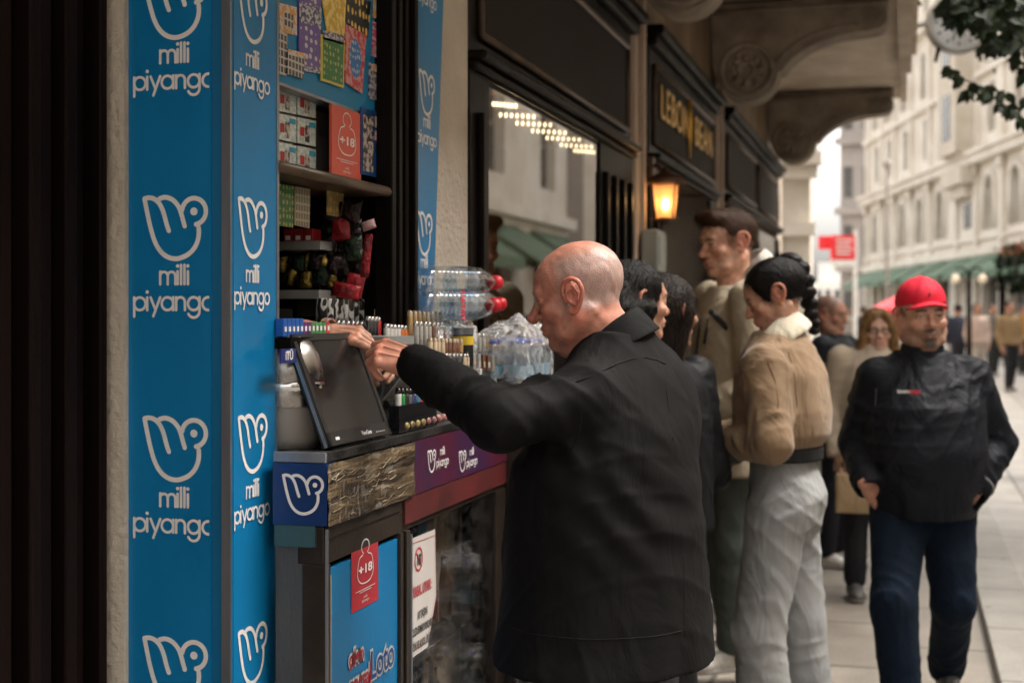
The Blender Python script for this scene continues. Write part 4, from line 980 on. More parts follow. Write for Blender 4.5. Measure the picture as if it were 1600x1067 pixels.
card('scratch_ticket', [(502,54),(539,64),(537,138),(502,126)], ticket_mat('yellow edge', (.62,.50,.05), (.6,.5,.1), 'noise'), 'green scratch ticket with a yellow border and a grid of gold marks', off=.003, parts=(('play_area', (.06,.05,.94,.95), t_gr),('header', (.06,-.10,.94,.10), t_wh)))
card('scratch_ticket', [(541,-10),(580,4),(575,60),(541,34)], t_bk, 'black scratch ticket with golden coins in the upper row', off=.001)
b8 = card('scratch_ticket', [(540,38),(573,56),(566,147),(539,128)], t_rd, 'red scratch ticket with a big blue and white wheel', off=.003)
c0 = (Q((555,92),.003)); MB().lathe([(.001,.0),(.036,.0)], c0+EX*.0008, (1,0,0), 28).build('wheel_print', ticket_mat('wheel print', (.02,.16,.45), (.6,.62,.62), 'dots', (95,60)), b8, fix=False).data.transform(Matrix.Diagonal((1,1,1.28,1)))
c_ = c0+EX*.0008-world_loc(b8)
for v in b8.children[0].data.vertices: v.co.z = c_.z + (v.co.z/1.28 - c_.z)*1.28
card('scratch_ticket', [(585,-12),(607,-6),(605,36),(584,28)], t_or, 'small orange ticket at the top beside the dark jamb')
card('scratch_ticket', [(584,34),(605,42),(602,96),(582,88)], t_pk, 'pink ticket with white slanting lines near the dark jamb')
card('scratch_ticket', [(578,98),(598,104),(597,160),(577,154)], t_wh, 'pale bagged ticket with a brown header, lowest on the blue board', parts=(('header', (.1,.02,.9,.22), t_or),))
# cards behind the small window, age notice and match poster
m_cardp = ticket_mat('phone card print', (.42,.52,.48), (.62,.66,.64), 'noise', (70,120)); m_pic = ticket_mat('card picture', (.50,.42,.38), (.05,.045,.05), 'noise', (60,60)); m_redf = mat('red mark', (.5,.04,.04), .5); m_cyan = mat('cyan mark', (.05,.35,.55), .5)
for i in range(2):
    for j in range(3):
        x0 = 434+31*i; y0_ = (133+6*i) + 44.5*j
        card('voucher_card', [(x0, y0_), (x0+29, y0_+6), (x0+28.5, y0_+46), (x0, y0_+40)], m_cardp, ['upper','middle','lower'][j] + ' pale green voucher card in the ' + ('column beside the blue panel' if i == 0 else 'column nearer the red age notice'), 'voucher card', -.040,
            'voucher cards behind the small kiosk window', parts=(('picture', (.38,.25,.62,.9), m_pic), ('flag', (.12,.35,.34,.7), m_redf), ('title', (.6,.1,.95,.3), m_cyan)))
an = empty('red_age_poster', (bx, 3.0, 1.9), 'orange red age notice with a white figure marked +18 in the kiosk window', 'notice')
plus18(an, bx+.002, pt(517,200,x=bx).y, pt(563,200,x=bx).y, 1.832, 1.992, m_redo, m_print)
MB().box(bx-.004, bx+.0015, pt(517,200,x=bx).y, pt(563,200,x=bx).y, 1.832, 1.992).build('board', m_redo, an)
po = card('lottery_poster', [(564,168),(602,178),(600,280),(564,272)], mat('dark blue poster', (.01,.06,.22), .4, var=.2, scale=12), 'dark blue printed poster beside the red age notice', 'poster', .0, parts=(('picture', (.08,.1,.5,.95), m_pic), ('coloured_logo', (.55,.08,.95,.25), t_or), ('caption', (.55,.3,.95,.45), t_pk)))
# tickets hanging under the ledge
for i, (qd, mm, lb_) in enumerate((([(431,286),(459,291),(458,356),(431,352)], t_gr, 'green gridded ticket strip hanging below the ledge next to a pink one'), ([(462,292),(485,296),(484,357),(461,352)], ticket_mat('cream ticket print', (.50,.44,.30), (.2,.17,.12), 'checks', (70,55)), 'cream ticket strip hanging alone below the ledge, left of the gap'),
                                  ([(512,297),(537,301),(536,340),(512,336)], ticket_mat('gold foil ticket print', (.38,.28,.12), (.7,.5,.16), 'dots', (50,50)), 'small gold patterned ticket hanging below the ledge, right of the gap'), ([(424,286),(433,287),(433,352),(424,350)], t_pk, 'pink ticket strip below the ledge against the blue panel'))):
    card('scratch_ticket', qd, mm, lb_, off=-.05)

# ---------------------------------------------------------------- inside: shelves and goods
SH = empty('kiosk_shelving', (-1.5, 3.2, 0), 'grey metal shelves at the far inner wall of the kiosk', 'shelving')
m_shelf = mat('grey shelf edge', (.26,.26,.25), .5, var=.1)
IY = 3.06
I = lambda px, py, y=IY: pt(px, py, y=y)
for py, xa, xb in ((384, 425, 500), (460, 425, 498), (532, 425, 606)):
    a, b = I(xa, py), I(xb, py); MB().box(a.x, b.x, IY, 3.24, a.z-.010, a.z+.010).build('shelf', m_shelf, SH)
a, b = I(425, 495), I(478, 466); MB().box(a.x, b.x, 3.20, 3.21, a.z, b.z).build('back_board', mat('olive board', (.07,.075,.05), .7), SH)
rnd = random.Random(21)
m_rc = mat('red cigarette carton', (.30,.012,.02), .4, var=.2)
for i in range(3):
    c = I(447+16*i, 372); o = MB().box(c.x-.011,c.x+.011,IY+.01,IY+.06,c.z-.018,c.z+.022).build('carton', m_rc, bevel=.0015)
    MB().box(c.x-.006,c.x+.006,IY+.009,IY+.0095,c.z-.004,c.z+.006).build('printed_band', m_print, o)
    tag(o, 'dark red carton on the upper shelf inside the kiosk', 'carton', 'red cartons on the kiosk shelf')
m_foil = mat('gold foil', (.55,.40,.10), .22, metal=.9, var=.4, scale=30, bump=1, bscale=70)
m_foild = mat('dark foil wrapper', (.05,.03,.03), .25, metal=.5, var=.6, scale=30, bump=1, bscale=60)
m_foilr = mat('red foil wrapper', (.40,.02,.03), .25, var=.4, scale=20, bump=1, bscale=60)
m_foilg = mat('dark green bottle foil', (.03,.06,.03), .25, metal=.3, var=.5, scale=30, bump=1, bscale=60)
def pouch(c, wd, h, mm, label, tilt=0, group=None, name='snack_bag', th=.012):
    """crinkled bag facing the camera side (its flat side in the x-z plane)"""
    m = MB(); nx, nz = 8, 10; V = []
    for s in (1, -1):
        for j in range(nz+1):
            for i in range(nx+1):
                u_, v_ = i/nx*2-1, j/nz*2-1; b = max(0, (1-u_**2))**.5*max(0, (1-v_**4))
                V.append(Vector((u_*wd/2*(1-.06*(1-v_*v_)), -s*(th*b + .0022*math.sin(9*u_+7*v_*2+c[0]*90)*b), v_*h/2)))
    F = []; o_ = (nx+1)*(nz+1)
    for j in range(nz):
        for i in range(nx):
            a = j*(nx+1)+i; F.append((a,a+1,a+nx+2,a+nx+1)); F.append((o_+a+nx+1,o_+a+nx+2,o_+a+1,o_+a))
    M = Matrix.Rotation(tilt, 3, 'Y'); m.add([Vector(c)+M@v for v in V], F, True)
    o = m.build(name, mm, weld=True); tag(o, label, 'snack bag', group); return o
for i in range(14):
    c = I(440+13*(i % 7)+rnd.uniform(-2,2), 412+22*(i//7)+rnd.uniform(-4,4), 3.10+.03*(i % 2)); pouch(c, .034, .045, [m_foil, m_foild, m_foilg, m_foil, m_foild][i % 5], 'crinkled gold or dark sweet bag between the kiosk shelves', rnd.uniform(-.4,.4), 'foil sweet bags on the kiosk shelf', th=.009)
for i in range(15):
    c = I(514+19*(i % 3)+rnd.uniform(-4,4), 330+29*(i//3)+rnd.uniform(-4,4), 3.14+.03*(i % 2)); pouch(c, .05, .06, [m_foild,m_foild,m_foilr,m_foild,m_foilg][(i*3) % 5], 'dark wrapped snack bag hanging in rows inside the kiosk', rnd.uniform(-.3,.3), 'snack bags hanging in the kiosk')
pouch(I(573, 400, 3.05), .022, .10, m_foilr, 'long narrow red snack bag hanging beside the dark jamb', .1, None, th=.01)
pouch(I(576, 352, 3.05), .035, .022, mat('pink white wrapper', (.5,.3,.3), .3), 'small pale pouch hanging above the long red bag', -.3, None)
pouch(I(540, 455, 3.00), .07, .035, m_foilr, 'crumpled red wrapper lying on top of the black cans', .2)

# cans and lighters: every one a thing
def can(c, r, h, mm, mtop, label, group, name='energy_can', cat='can', parent=None):
    o = MB().lathe([(.001,.001),(r*.8,0),(r,.004),(r,h*.94),(r*.9,h*.985),(r*.86,h),(r*.8,h-.002),(.001,h-.003)], c, n=14).build(name, mm); tag(o, label, cat, group); return o
m_blk = mat('black lacquer with silver scrolls', (.012,.012,.013), .25, var=.1, coat=.4)
def tribal_mat():
    m = bpy.data.materials.new('black with white tribal print'); m.use_nodes = True; t = m.node_tree; b = t.nodes['Principled BSDF']; b.inputs['Roughness'].default_value = .3
    tc = t.nodes.new('ShaderNodeTexCoord'); w1 = t.nodes.new('ShaderNodeTexWave'); w1.inputs['Scale'].default_value = 14; w1.inputs['Distortion'].default_value = 7; w1.inputs['Detail'].default_value = 1; w1.inputs['Detail Scale'].default_value = 2
    t.links.new(tc.outputs['Object'], w1.inputs[0]); rp = t.nodes.new('ShaderNodeValToRGB'); rp.color_ramp.elements[0].position = .80; rp.color_ramp.elements[0].color = (.01,.01,.01,1); rp.color_ramp.elements[1].position = .88; rp.color_ramp.elements[1].color = (.5,.5,.48,1)
    t.links.new(w1.outputs[1] if len(w1.outputs) > 1 else w1.outputs[0], rp.inputs[0]); t.links.new(rp.outputs[0], b.inputs['Base Color']); return m
m_trib = tribal_mat()
m_sil = mat('chrome cap', (.7,.7,.7), .18, metal=1, var=.1)
LG = {k: mat(k+' lighter body', c, .22, var=.15, scale=30, coat=.5, spec=.6) for k, c in dict(black=(.012,.012,.014), brown=(.16,.06,.03), orange=(.65,.16,.02), red=(.55,.02,.03), navy=(.02,.04,.18), teal=(.01,.22,.25), green=(.02,.25,.06), purple=(.12,.03,.20), white=(.6,.58,.55), gold=(.42,.26,.10), clear=(.38,.36,.33), cream=(.55,.42,.28), grey=(.12,.12,.13)).items()}
def lighter_mesh(h, r=.0078, flat=.62):
    m = MB(); m.lathe([(.001,0),(r*.95,0),(r,.003),(r,h*.8),(r*.9,h*.815),(.001,h*.815)], n=10)
    m.v = [(a, b*1.0, c) for a, b, c in m.v]; return m
PROTO = {}
def lighter(c, h, col, label, group, cap='chrome', k=[0]):
    key = (round(h, 3), col, cap)
    if key not in PROTO:
        r = empty('lighter', c, label, 'lighter', group)
        L = lighter_mesh(h); b = bpy.data.objects.new('body', L.mesh('body')); b.data.materials.append(LG[col]); link(b, r)
        m = MB(); m.lathe([(.0072,h*.815),(.0074,h*.83),(.0066,h*.96),(.004,h),(.001,h)], n=10); m.box(-.003,.003,-.007,.0,h*.9,h*1.02)
        q = bpy.data.objects.new('cap', m.mesh('cap')); q.data.materials.append(m_sil if cap == 'chrome' else LG[cap]); link(q, r)
        PROTO[key] = r
        return r
    r = copy_tree(PROTO[key]); r.location = c; r['label'] = label; r['group'] = group; return r
def row(px0, py0, px1, py1, x, n, h, cols, label, group, cap='chrome', jx=0, seedv=0, maker=None, tray=True, xb=None):
    """n items standing on a line of the tray; (px,py) are the tops of the first and last"""
    a, b = pt(px0, py0, x=x), pt(px1, py1, x=xb if xb is not None else x); rnd = random.Random(seedv)
    for i in range(n):
        t = i/(n-1); c = a*(1-t)+b*t; c = Vector((c.x+rnd.uniform(-.001,.001), c.y, c.z-h))
        col = cols[i*len(cols)//n] if seedv >= 0 else cols[i % len(cols)]
        if maker: maker(c, i)
        else: lighter(c, h, col, label.replace('@', col), group, cap)
    if tray:
        d = (b-a); 
        mid = (a+b)/2; z = min(a.z, b.z)-h
        T = MB(); u = Vector((d.x, d.y, 0)).normalized(); n_ = Vector((u.y, -u.x, 0)); Lh = Vector((d.x, d.y, 0)).length/2+.012
        cc = Vector((mid.x, mid.y, z-.004)); T.obox(cc, u*Lh, n_*.014, EZ*.0035); T.obox(cc+n_*.0135+EZ*.011, u*Lh, n_*.001, EZ*.012); T.obox(cc-n_*.0135+EZ*.011, u*Lh, n_*.001, EZ*.012)
        T.obox(cc-EZ*((z-ZC)/2+.003), u*Lh*.96, n_*.010, EZ*max(.001, (z-ZC)/2-.001))
        tag(T.build('display_tray', m_acr), 'clear acrylic tray holding the ' + group, 'tray')
m_acr = glass_mat('clear acrylic', (.93,.94,.94), .06, .05, .10)
row(503, 466, 560, 469, -1.30, 8, .062, ['black'], '', 'black cans with white tribal print', seedv=1, maker=lambda c, i: can(c, .0135, .062, m_trib, m_sil, 'slim black can with white tribal print in the back row', 'slim black cans with tribal print'))
row(566, 467, 640, 474, -1.30, 14, .06, ['black','black','brown','brown'], '@ lighter with silver top in the back row behind the hands', 'brown and black lighters in the back row', seedv=2)
row(520, 500, 572, 503, -1.27, 8, .05, ['grey','red','black'], '@ lighter half hidden by the seller\'s hand', 'lighters behind the seller\'s hand', seedv=3)
row(576, 494, 644, 499, -1.235, 15, .055, ['black','red','navy','black','red','navy','orange'], '@ lighter in the patterned row above the two hands', 'patterned lighters above the hands', seedv=4)
row(604, 506, 668, 512, -1.20, 13, .055, ['white','orange','clear','white'], '@ lighter in the pale row above the customer\'s hand', 'pale lighters above the customer\'s hand', seedv=5)
row(640, 486, 688, 488, -1.19, 8, .07, ['gold','cream'], '@ topped lighter in the tall wooden coloured row', 'tall golden lighters', cap='cream', seedv=6)
row(650, 502, 690, 504, -1.165, 7, .06, ['clear','brown'], '@ lighter in front of the tall golden row', 'clear and brown lighters', seedv=7)
row(588, 484, 640, 488, -1.262, 12, .055, ['orange','black','brown','gold','black'], '@ lighter in the crowded middle row behind the patterned ones', 'crowded middle row of lighters', seedv=11)
row(690, 500, 735, 503, -1.18, 9, .06, ['gold','clear','cream','white'], '@ lighter in the tall row under the lying bottles', 'tall row under the lying bottles', cap='cream', seedv=12)
row(735, 520, 790, 524, -1.16, 10, .05, ['white','clear','gold','red','cream'], '@ tube in the row between the jar and the wrapped water', 'tubes between the jar and the water pack', seedv=13)
row(672, 528, 730, 530, -1.12, 11, .05, ['cream','brown','gold'], '@ stick in the small holder before the yellow labelled jar', 'brown sticks before the jar', cap='cream', seedv=8)
row(690, 552, 735, 553, -1.11, 9, .045, ['brown','black','cream'], '@ lighter in the low row in front of the jar', 'low row of brown lighters', seedv=9)
def packs(px0, py0, px1, py1, x, n, h, w_, cols, label, group, name='gum_pack', cat='packet'):
    a, b = pt(px0, py0, x=x), pt(px1, py1, x=x)
    for i in range(n):
        t = i/max(1, n-1); c = a*(1-t)+b*t; mm = LG[cols[i*len(cols)//n]]
        o = MB().box(c.x-.02, c.x, c.y-w_/2, c.y+w_/2, c.z-h, c.z).build(name, mm, bevel=.0015)
        MB().box(c.x+.0004, c.x+.001, c.y-w_*.36, c.y+w_*.36, c.z-h*.8, c.z-h*.45).build('printed_label', LG['white' if i % 2 else 'cream'], o)
        tag(o, label.replace('@', cols[i*len(cols)//n]), cat, group)
packs(742, 552, 778, 556, -1.13, 6, .045, .022, ['clear','brown','clear'], '@ packet in the upper clear box by the plastic wrapped bottles', 'packets in the upper clear box')
packs(712, 572, 752, 576, -1.10, 7, .05, .02, ['red','cream','white'], '@ packet in the lower clear box beside the sleeve', 'packets in the lower clear box')
packs(755, 590, 800, 592, -1.11, 8, .045, .016, ['gold','clear','black','white'], '@ gum packet in the farthest low box', 'gum packets in the farthest box')
packs(735, 590, 753, 591, -1.105, 4, .04, .018, ['white'], '@ packet tucked beside the sleeve', 'white packets beside the sleeve')
# wholesale packs row in front of the seller's arm: blue, purple, green, red
a, b = pt(446, 498, x=-1.20), pt(513, 503, x=-1.20)
for i in range(12):
    t = i/11; c = a*(1-t)+b*t; col = ['navy','navy','navy','navy','navy','purple','purple','green','green','green','green','red'][i]
    wd = (b.y-a.y)/11*.94; o = MB().box(c.x-.018, c.x, c.y-wd/2, c.y+wd/2, 1.474, 1.474+(.036 if i < 5 else .028)).build('cigarette_pack', mat('royal blue pack', (.015,.10,.40), .35) if col == 'navy' else LG[col], bevel=.0012)
    MB().box(c.x+.0004, c.x+.001, c.y-wd*.25, c.y+wd*.25, 1.484, 1.494).build('mark', m_print, o)
    tag(o, {'navy':'blue','purple':'purple','green':'green','red':'red'}[col]+' cigarette pack in the front row before the seller\'s wrist', 'cigarette pack', 'cigarette packs in the dispenser')
dsp = empty('pack_dispenser', (-1.23, 2.8, ZC), 'black cigarette dispenser with a small blue sign between the scale and the packs', 'dispenser')
MB().box(-1.29, -1.185, a.y-.008, b.y+.015, 1.45, 1.472).box(-1.30, -1.29, a.y-.008, b.y+.015, ZC, 1.53).box(-1.25, -1.20, b.y-.05, b.y+.01, ZC+.001, 1.4495).build('stand', m_black, dsp)
for c3 in range(12): pass
p0 = pt(450, 556, x=-1.18); sg = MB().obox(p0, EY*.035, EZ*.014, EX*.002).build('sign', mat('navy sign', (.015,.03,.16), .4), dsp)
text('iTÜ', .024, p0+EX*.003, EY, EZ, m_print, sg, bold=.0008)

# chrome scale / juicer dome beside the screen
def scale_():
    c = pt(452, 600, Z=2.92); c.z = ZC; r = empty('coin_scale', c, 'chrome and grey domed machine standing behind the screen next to the blue panel', 'machine')
    m_cg = mat('pale grey moulded plastic', (.24,.215,.19), .35, var=.1)
    MB().lathe([(.001,0),(.058,0),(.064,.02),(.066,.07),(.062,.12),(.05,.13),(.001,.13)], c, n=32).build('base', m_cg, r)
    MB().lathe([(.068,.085),(.070,.10),(.072,.115),(.066,.14),(.070,.15),(.066,.17),(.060,.19),(.045,.215),(.02,.228),(.001,.23)], c, n=36).build('dome', m_steel, r)
    MB().lathe([(.0715,.118),(.0735,.122),(.0735,.130),(.0715,.134)], c, n=36).build('ring', m_sil, r)
    r.rotation_euler = (0,0,0)
scale_()
# screen
def monitor():
    BL = pt(514, 704, Z=2.83); 
    wdir = Vector((.03, 1.0, 0)).normalized(); n0 = Vector((wdir.y, -wdir.x, 0)); tl = R_(21)
    up = (EZ*math.cos(tl) - n0*math.sin(tl)); n_ = (n0*math.cos(tl) + EZ*math.sin(tl)); w_, h = .325, .238
    BL.z = ZC+.008
    r = empty('monitor', BL+wdir*w_/2, 'tilted black flat screen on the counter showing a switched off display', 'monitor')
    c = BL + wdir*w_/2 + up*h/2
    m_bez = mat('black screen plastic', (.016,.015,.015), .35, var=.1); m_scr = mat('dusty dark screen', (.020,.018,.018), .22, var=.35, scale=4, spec=.5, rvar=.12)
    MB().obox(c - n_*.008, wdir*w_/2, up*h/2, n_*.008).build('housing', m_bez, r, bevel=.003)
    m = MB(); t = .014
    for cc, a, b in ((c+up*(h/2-t/2), w_/2, t/2), (c-wdir*(w_/2-t/2), t/2, h/2), (c+wdir*(w_/2-t/2), t/2, h/2), (c-up*(h/2-.014), w_/2, .014)): m.obox(cc+n_*.0015, wdir*a, up*b, n_*.0016)
    bz_ = m.build('bezel', m_bez, r)
    MB().obox(c - n_*.006 - wdir*(w_/2+.001), wdir*.0012, up*h/2, n_*.003).build('silver_edge', m_alu, r)
    MB().obox(c+up*.007+n_*.0004, wdir*(w_/2-t), up*(h/2-.021), n_*.0004).build('screen', m_scr, r)
    text('ViewGem', .013, c-up*(h/2-.013)+wdir*.03+n_*.0042, wdir, up, m_print, r, bold=.0004)
    MB().obox(c-up*(h/2-.013)-wdir*.118+n_*.0036, wdir*.009, up*.003, n_*.0003).build('badge', m_print, r)
    MB().obox(c+up*(h/2-.007)-wdir*.130+n_*.0036, wdir*.005, up*.0018, n_*.0003).build('badge', m_alu, r)
    for k in range(5): MB().obox(c-up*(h/2-.010)+wdir*(.085+.01*k)+n_*.0036, wdir*.0018, up*.0009, n_*.0004).build('button', m_print, r)
    q = c - n_*.024; MB().obox(q-up*.03, wdir*.05, up*.06, n_*.012).obox(Vector((q.x-.035, q.y, ZC+.0065)), wdir*.09, EX*.04, EZ*.006).tube([q-up*.02, Vector((q.x-.03,q.y,ZC+.01))], .016, 8).build('stand', m_bez, r)
monitor()
# colourful lighters in a black holder at the front edge
x_ = -1.115
row(622, 606, 668, 608, x_, 9, .075, ['white','green','black','grey','navy','teal','red','orange','red'], '@ lighter standing in the front holder beside the screen', 'coloured lighters beside the screen', cap='black', seedv=10, tray=False)
a, b = pt(618, 640, x=x_), pt(672, 640, x=x_)
tag(MB().box(x_-.012, x_+.012, a.y-.01, b.y+.01, ZC+.035, ZC+.065).box(x_-.014, x_+.0135, a.y-.012, b.y+.012, ZC+.002, ZC+.034).build('lighter_holder', m_blk), 'low black and white holder for the coloured lighters', 'holder')
tag(MB().obox(pt(632,600,x=-1.17), Vector((0,.07,0)), Vector((.03,0,.036)), Vector((.0012,0,-.001))).build('price_card', mat('white card', (.48,.46,.45), .5)), 'blank white card leaning below the two hands', 'card')
for i in range(9):
    c = pt(632+8.5*i, 674-3.0*i, x=-1.108); c.z = ZC+.016
    o = MB().lathe([(.001,-.012),(.010,-.010),(.012,0),(.010,.010),(.001,.012)], c, (0,1,0), 10).build('sweet', mat(['golden sweet wrapper','pink sweet wrapper'][i > 3], [(.5,.36,.14),(.5,.22,.2)][i > 3], .3, var=.4, scale=60))
    tag(o, ['small golden wrapped sweet','small pink wrapped sweet'][i > 3]+' in the row along the front edge of the counter', 'sweet', 'wrapped sweets along the counter edge')
# jar with yellow label
c = pt(722, 548, x=-1.13); c.z -= .0; jr = empty('tobacco_jar', (c.x,c.y,ZC), 'black lidded jar with a yellow label among the lighters', 'jar')
zt = pt(722, 512, x=-1.13).z
MB().cyl((c.x,c.y,ZC+.08),(c.x,c.y,zt-.018),.030,.030,20).build('body', LG['black'], jr); MB().cyl((c.x,c.y,zt-.0175),(c.x,c.y,zt),.031,.030,20).build('lid', LG['grey'], jr)
MB().cyl((c.x,c.y,zt-.045),(c.x,c.y,zt-.022),.0307,.0307,20,cap=False).build('label_band', mat('yellow label', (.65,.45,.03), .5), jr); MB().box(c.x-.03,c.x+.03,c.y-.03,c.y+.03,ZC+.001,ZC+.079).build('riser', m_acr, jr)
c = pt(634, 474, x=-1.29); tag(MB().box(c.x-.02,c.x+.0,c.y-.02,c.y+.02,c.z-.05,c.z+.02).build('yellow_box', mat('yellow label', (1,1,1)), bevel=.001), 'yellow and black box at the end of the back row by the jamb', 'box')

# ---------------------------------------------------------------- water bottles
m_pet = glass_mat('clear bottle plastic', (.90,.93,.95), .14, .06, .16)
m_rcap = mat('red bottle cap', (.62,.015,.03), .35, var=.05)
def bottle(base, d, L, r, label, group=None, word_=False):
    rt = empty('water_bottle', base, label, 'water bottle', group)
    prof = [(.001,.0),(r*.85,0),(r,.012)]
    for k in range(10): z = .03+k*(L*.62-.03)/10; prof += [(r,z),(r*.955,z+.006),(r,z+.012)]
    prof += [(r,L*.66),(r*.95,L*.72),(r*.70,L*.82),(r*.42,L*.90),(.014,L*.93),(.014,L*.955)]
    MB().lathe(prof, base, d, 26).build('shell', m_pet, rt)
    MB().lathe([(.001,L),(.0185,L),(.0195,L-.004),(.0195,L-.028),(.001,L-.028)], base, d, 20).build('cap', m_rcap, rt)
    MB().lathe([(r*1.008,L*.42),(r*1.008,L*.60)], base, d, 26).build('label_band', glass_mat('printed film', (.55,.72,.9), .1, .1, .3), rt)
    q = Vector(d).to_track_quat('Z','Y').to_matrix()
    return rt, q
d = Vector((math.cos(R_(68)), math.sin(R_(68)), 0))
for i, (px, py, x, lb_) in enumerate(((656, 438, -1.20, 'clear water bottle with a red cap lying on top of the bottle pile'), (652, 476, -1.195, 'clear water bottle lying under the topmost one'), (668, 474, -1.24, 'clear water bottle lying behind the lower one, cap toward the shop'))):
    b = pt(px, py, x=x); rt, q = bottle(b, d, .325, .042 if i else .040, lb_)
    if i == 1:
        o_ = b + d*.12 + Vector((.038,-.018,-.005)); 
        text('HAYAT', .024, b + d*.13 + Vector((.040,-.017,-.002)), -EZ*1.0 , d, m_rcap, rt, sx=1.0, bold=.001)
# shrink wrapped packs beneath and beyond
m_film = glass_mat('crinkled shrink film', (.90,.93,.96), .20, .14, .62)
def bump_film(name):
    m = m_film
    t = m.node_tree; g = [n for n in t.nodes if n.type == 'BSDF_GLOSSY'][0]; tc = t.nodes.new('ShaderNodeTexCoord'); mp = t.nodes.new('ShaderNodeMapping'); mp.inputs['Rotation'].default_value = (.4,.7,.3); mp.inputs['Scale'].default_value = (1,4,1)
    no = t.nodes.new('ShaderNodeTexNoise'); no.inputs['Scale'].default_value = 14; no.inputs['Detail'].default_value = 5; no.inputs['Distortion'].default_value = 1.2
    bp = t.nodes.new('ShaderNodeBump'); bp.inputs['Strength'].default_value = 1; bp.inputs['Distance'].default_value = .05
    t.links.new(tc.outputs['Object'], mp.inputs[0]); t.links.new(mp.outputs[0], no.inputs[0]); t.links.new(no.outputs[0], bp.inputs['Height']); t.links.new(bp.outputs[0], g.inputs['Normal'])
bump_film('x')
def water_pack(c, nx, ny, h, r, label, capc, group=None, seedv=0, rise=.03):
    """shrink wrapped pack: each bottle its own part under a film"""
    rt = empty('water_pack', c, label, 'water pack', group); k = 0; rnd = random.Random(seedv)
    for i in range(nx):
        for j in range(ny):
            b = Vector(c) + Vector(((i-(nx-1)/2)*2*r, (j-(ny-1)/2)*2*r, 0))
            o = MB().lathe([(.001,0),(r*.95,.0),(r*.97,h*.3),(r*.9,h*.34),(r*.97,h*.4),(r*.97,h*.7),(r*.5,h*.88),(.013,h*.93)], b, n=14).build('bottle', m_pet, rt)
            MB().lathe([(r*.985,h*.45),(r*.985,h*.62)], b, n=14).build('label_band', mat('blue bottle label', (.10,.38,.55), .5, var=.5, scale=25, col2=(.5,.55,.6)), o).parent = o
            MB().lathe([(.014,h*.93),(.015,h*.94),(.014,h*.99),(.001,h)], b, n=12).build('cap', capc, o)
    # loose film over the top, peaked and creased
    X, Y = nx*r+.004, ny*r+.004; V = []; N = 30
    for i in range(N+1):
        for j in range(N+1):
            u_, v_ = i/N*2-1, j/N*2-1; e = max(abs(u_), abs(v_))
            z = h+.012 + rise*(1-e)**.8 + .008*math.sin(7*u_+5*v_+seedv)*(1-e) + .006*abs(math.sin(9*u_-6*v_+2*math.sin(5*v_)))*(1-e)**.5 if e < .99 else h-.02
            V.append((c[0]+u_*X, c[1]+v_*Y, c[2]+z))
    m = MB(); m.add(V, [(i*(N+1)+j,(i+1)*(N+1)+j,(i+1)*(N+1)+j+1,i*(N+1)+j+1) for i in range(N) for j in range(N)], True)
    zz = [c[2]+h-.02, c[2]+h*.5, c[2]]; rim = []
    for z in zz:
        ring = [(-X,-Y),(X,-Y),(X,Y),(-X,Y)]; ring2 = []
        for a in range(4):
            p, q = ring[a], ring[(a+1) % 4]
            for t in range(6): f = t/6; ring2.append((c[0]+p[0]*(1-f)+q[0]*f + rnd.uniform(-.003,.003), c[1]+p[1]*(1-f)+q[1]*f + rnd.uniform(-.003,.003), z))
        rim.append(ring2)
    for a in range(2): m.add(rim[a]+rim[a+1], [(i,(i+1) % 24,24+(i+1) % 24,24+i) for i in range(24)], True)
    m.build('film', m_film, rt, fix=False); return rt
mc = mat('blue bottle cap', (.02,.10,.5), .4)
c = pt(790, 600, x=-1.12); water_pack((-1.115, c.y+.10, ZC), 2, 5, .20, .034, 'shrink wrapped pack of small water bottles with blue caps in front of the customer\'s chin', mc, seedv=1, rise=.055)
c = pt(700, 540, x=-1.17); water_pack((-1.185, 3.61, ZC), 1, 4, .225, .038, 'wrapped water pack under the lying bottles', m_rcap, seedv=3, rise=.01)
MB_s = MB().box(-1.25, -1.0, 3.87, 4.28, 0, 1.235).build('crate_stack', m_brownf); tag(MB_s, 'dark crate tower at the far end of the counter carrying the wrapped water pack', 'crate')
for i in range(2):
    water_pack((-.93, 3.985, .0+.30*i), 3, 4, .27, .04, ['lower shrink wrapped water pack on the pavement by the coat hem','water pack stacked on another beside the counter end'][i], mc, seedv=5+i, rise=.012)
water_pack((-.96, 3.96, .60), 2, 3, .22, .036, 'topmost smaller water pack of the stack between counter and coat', mc, seedv=9, rise=.02)
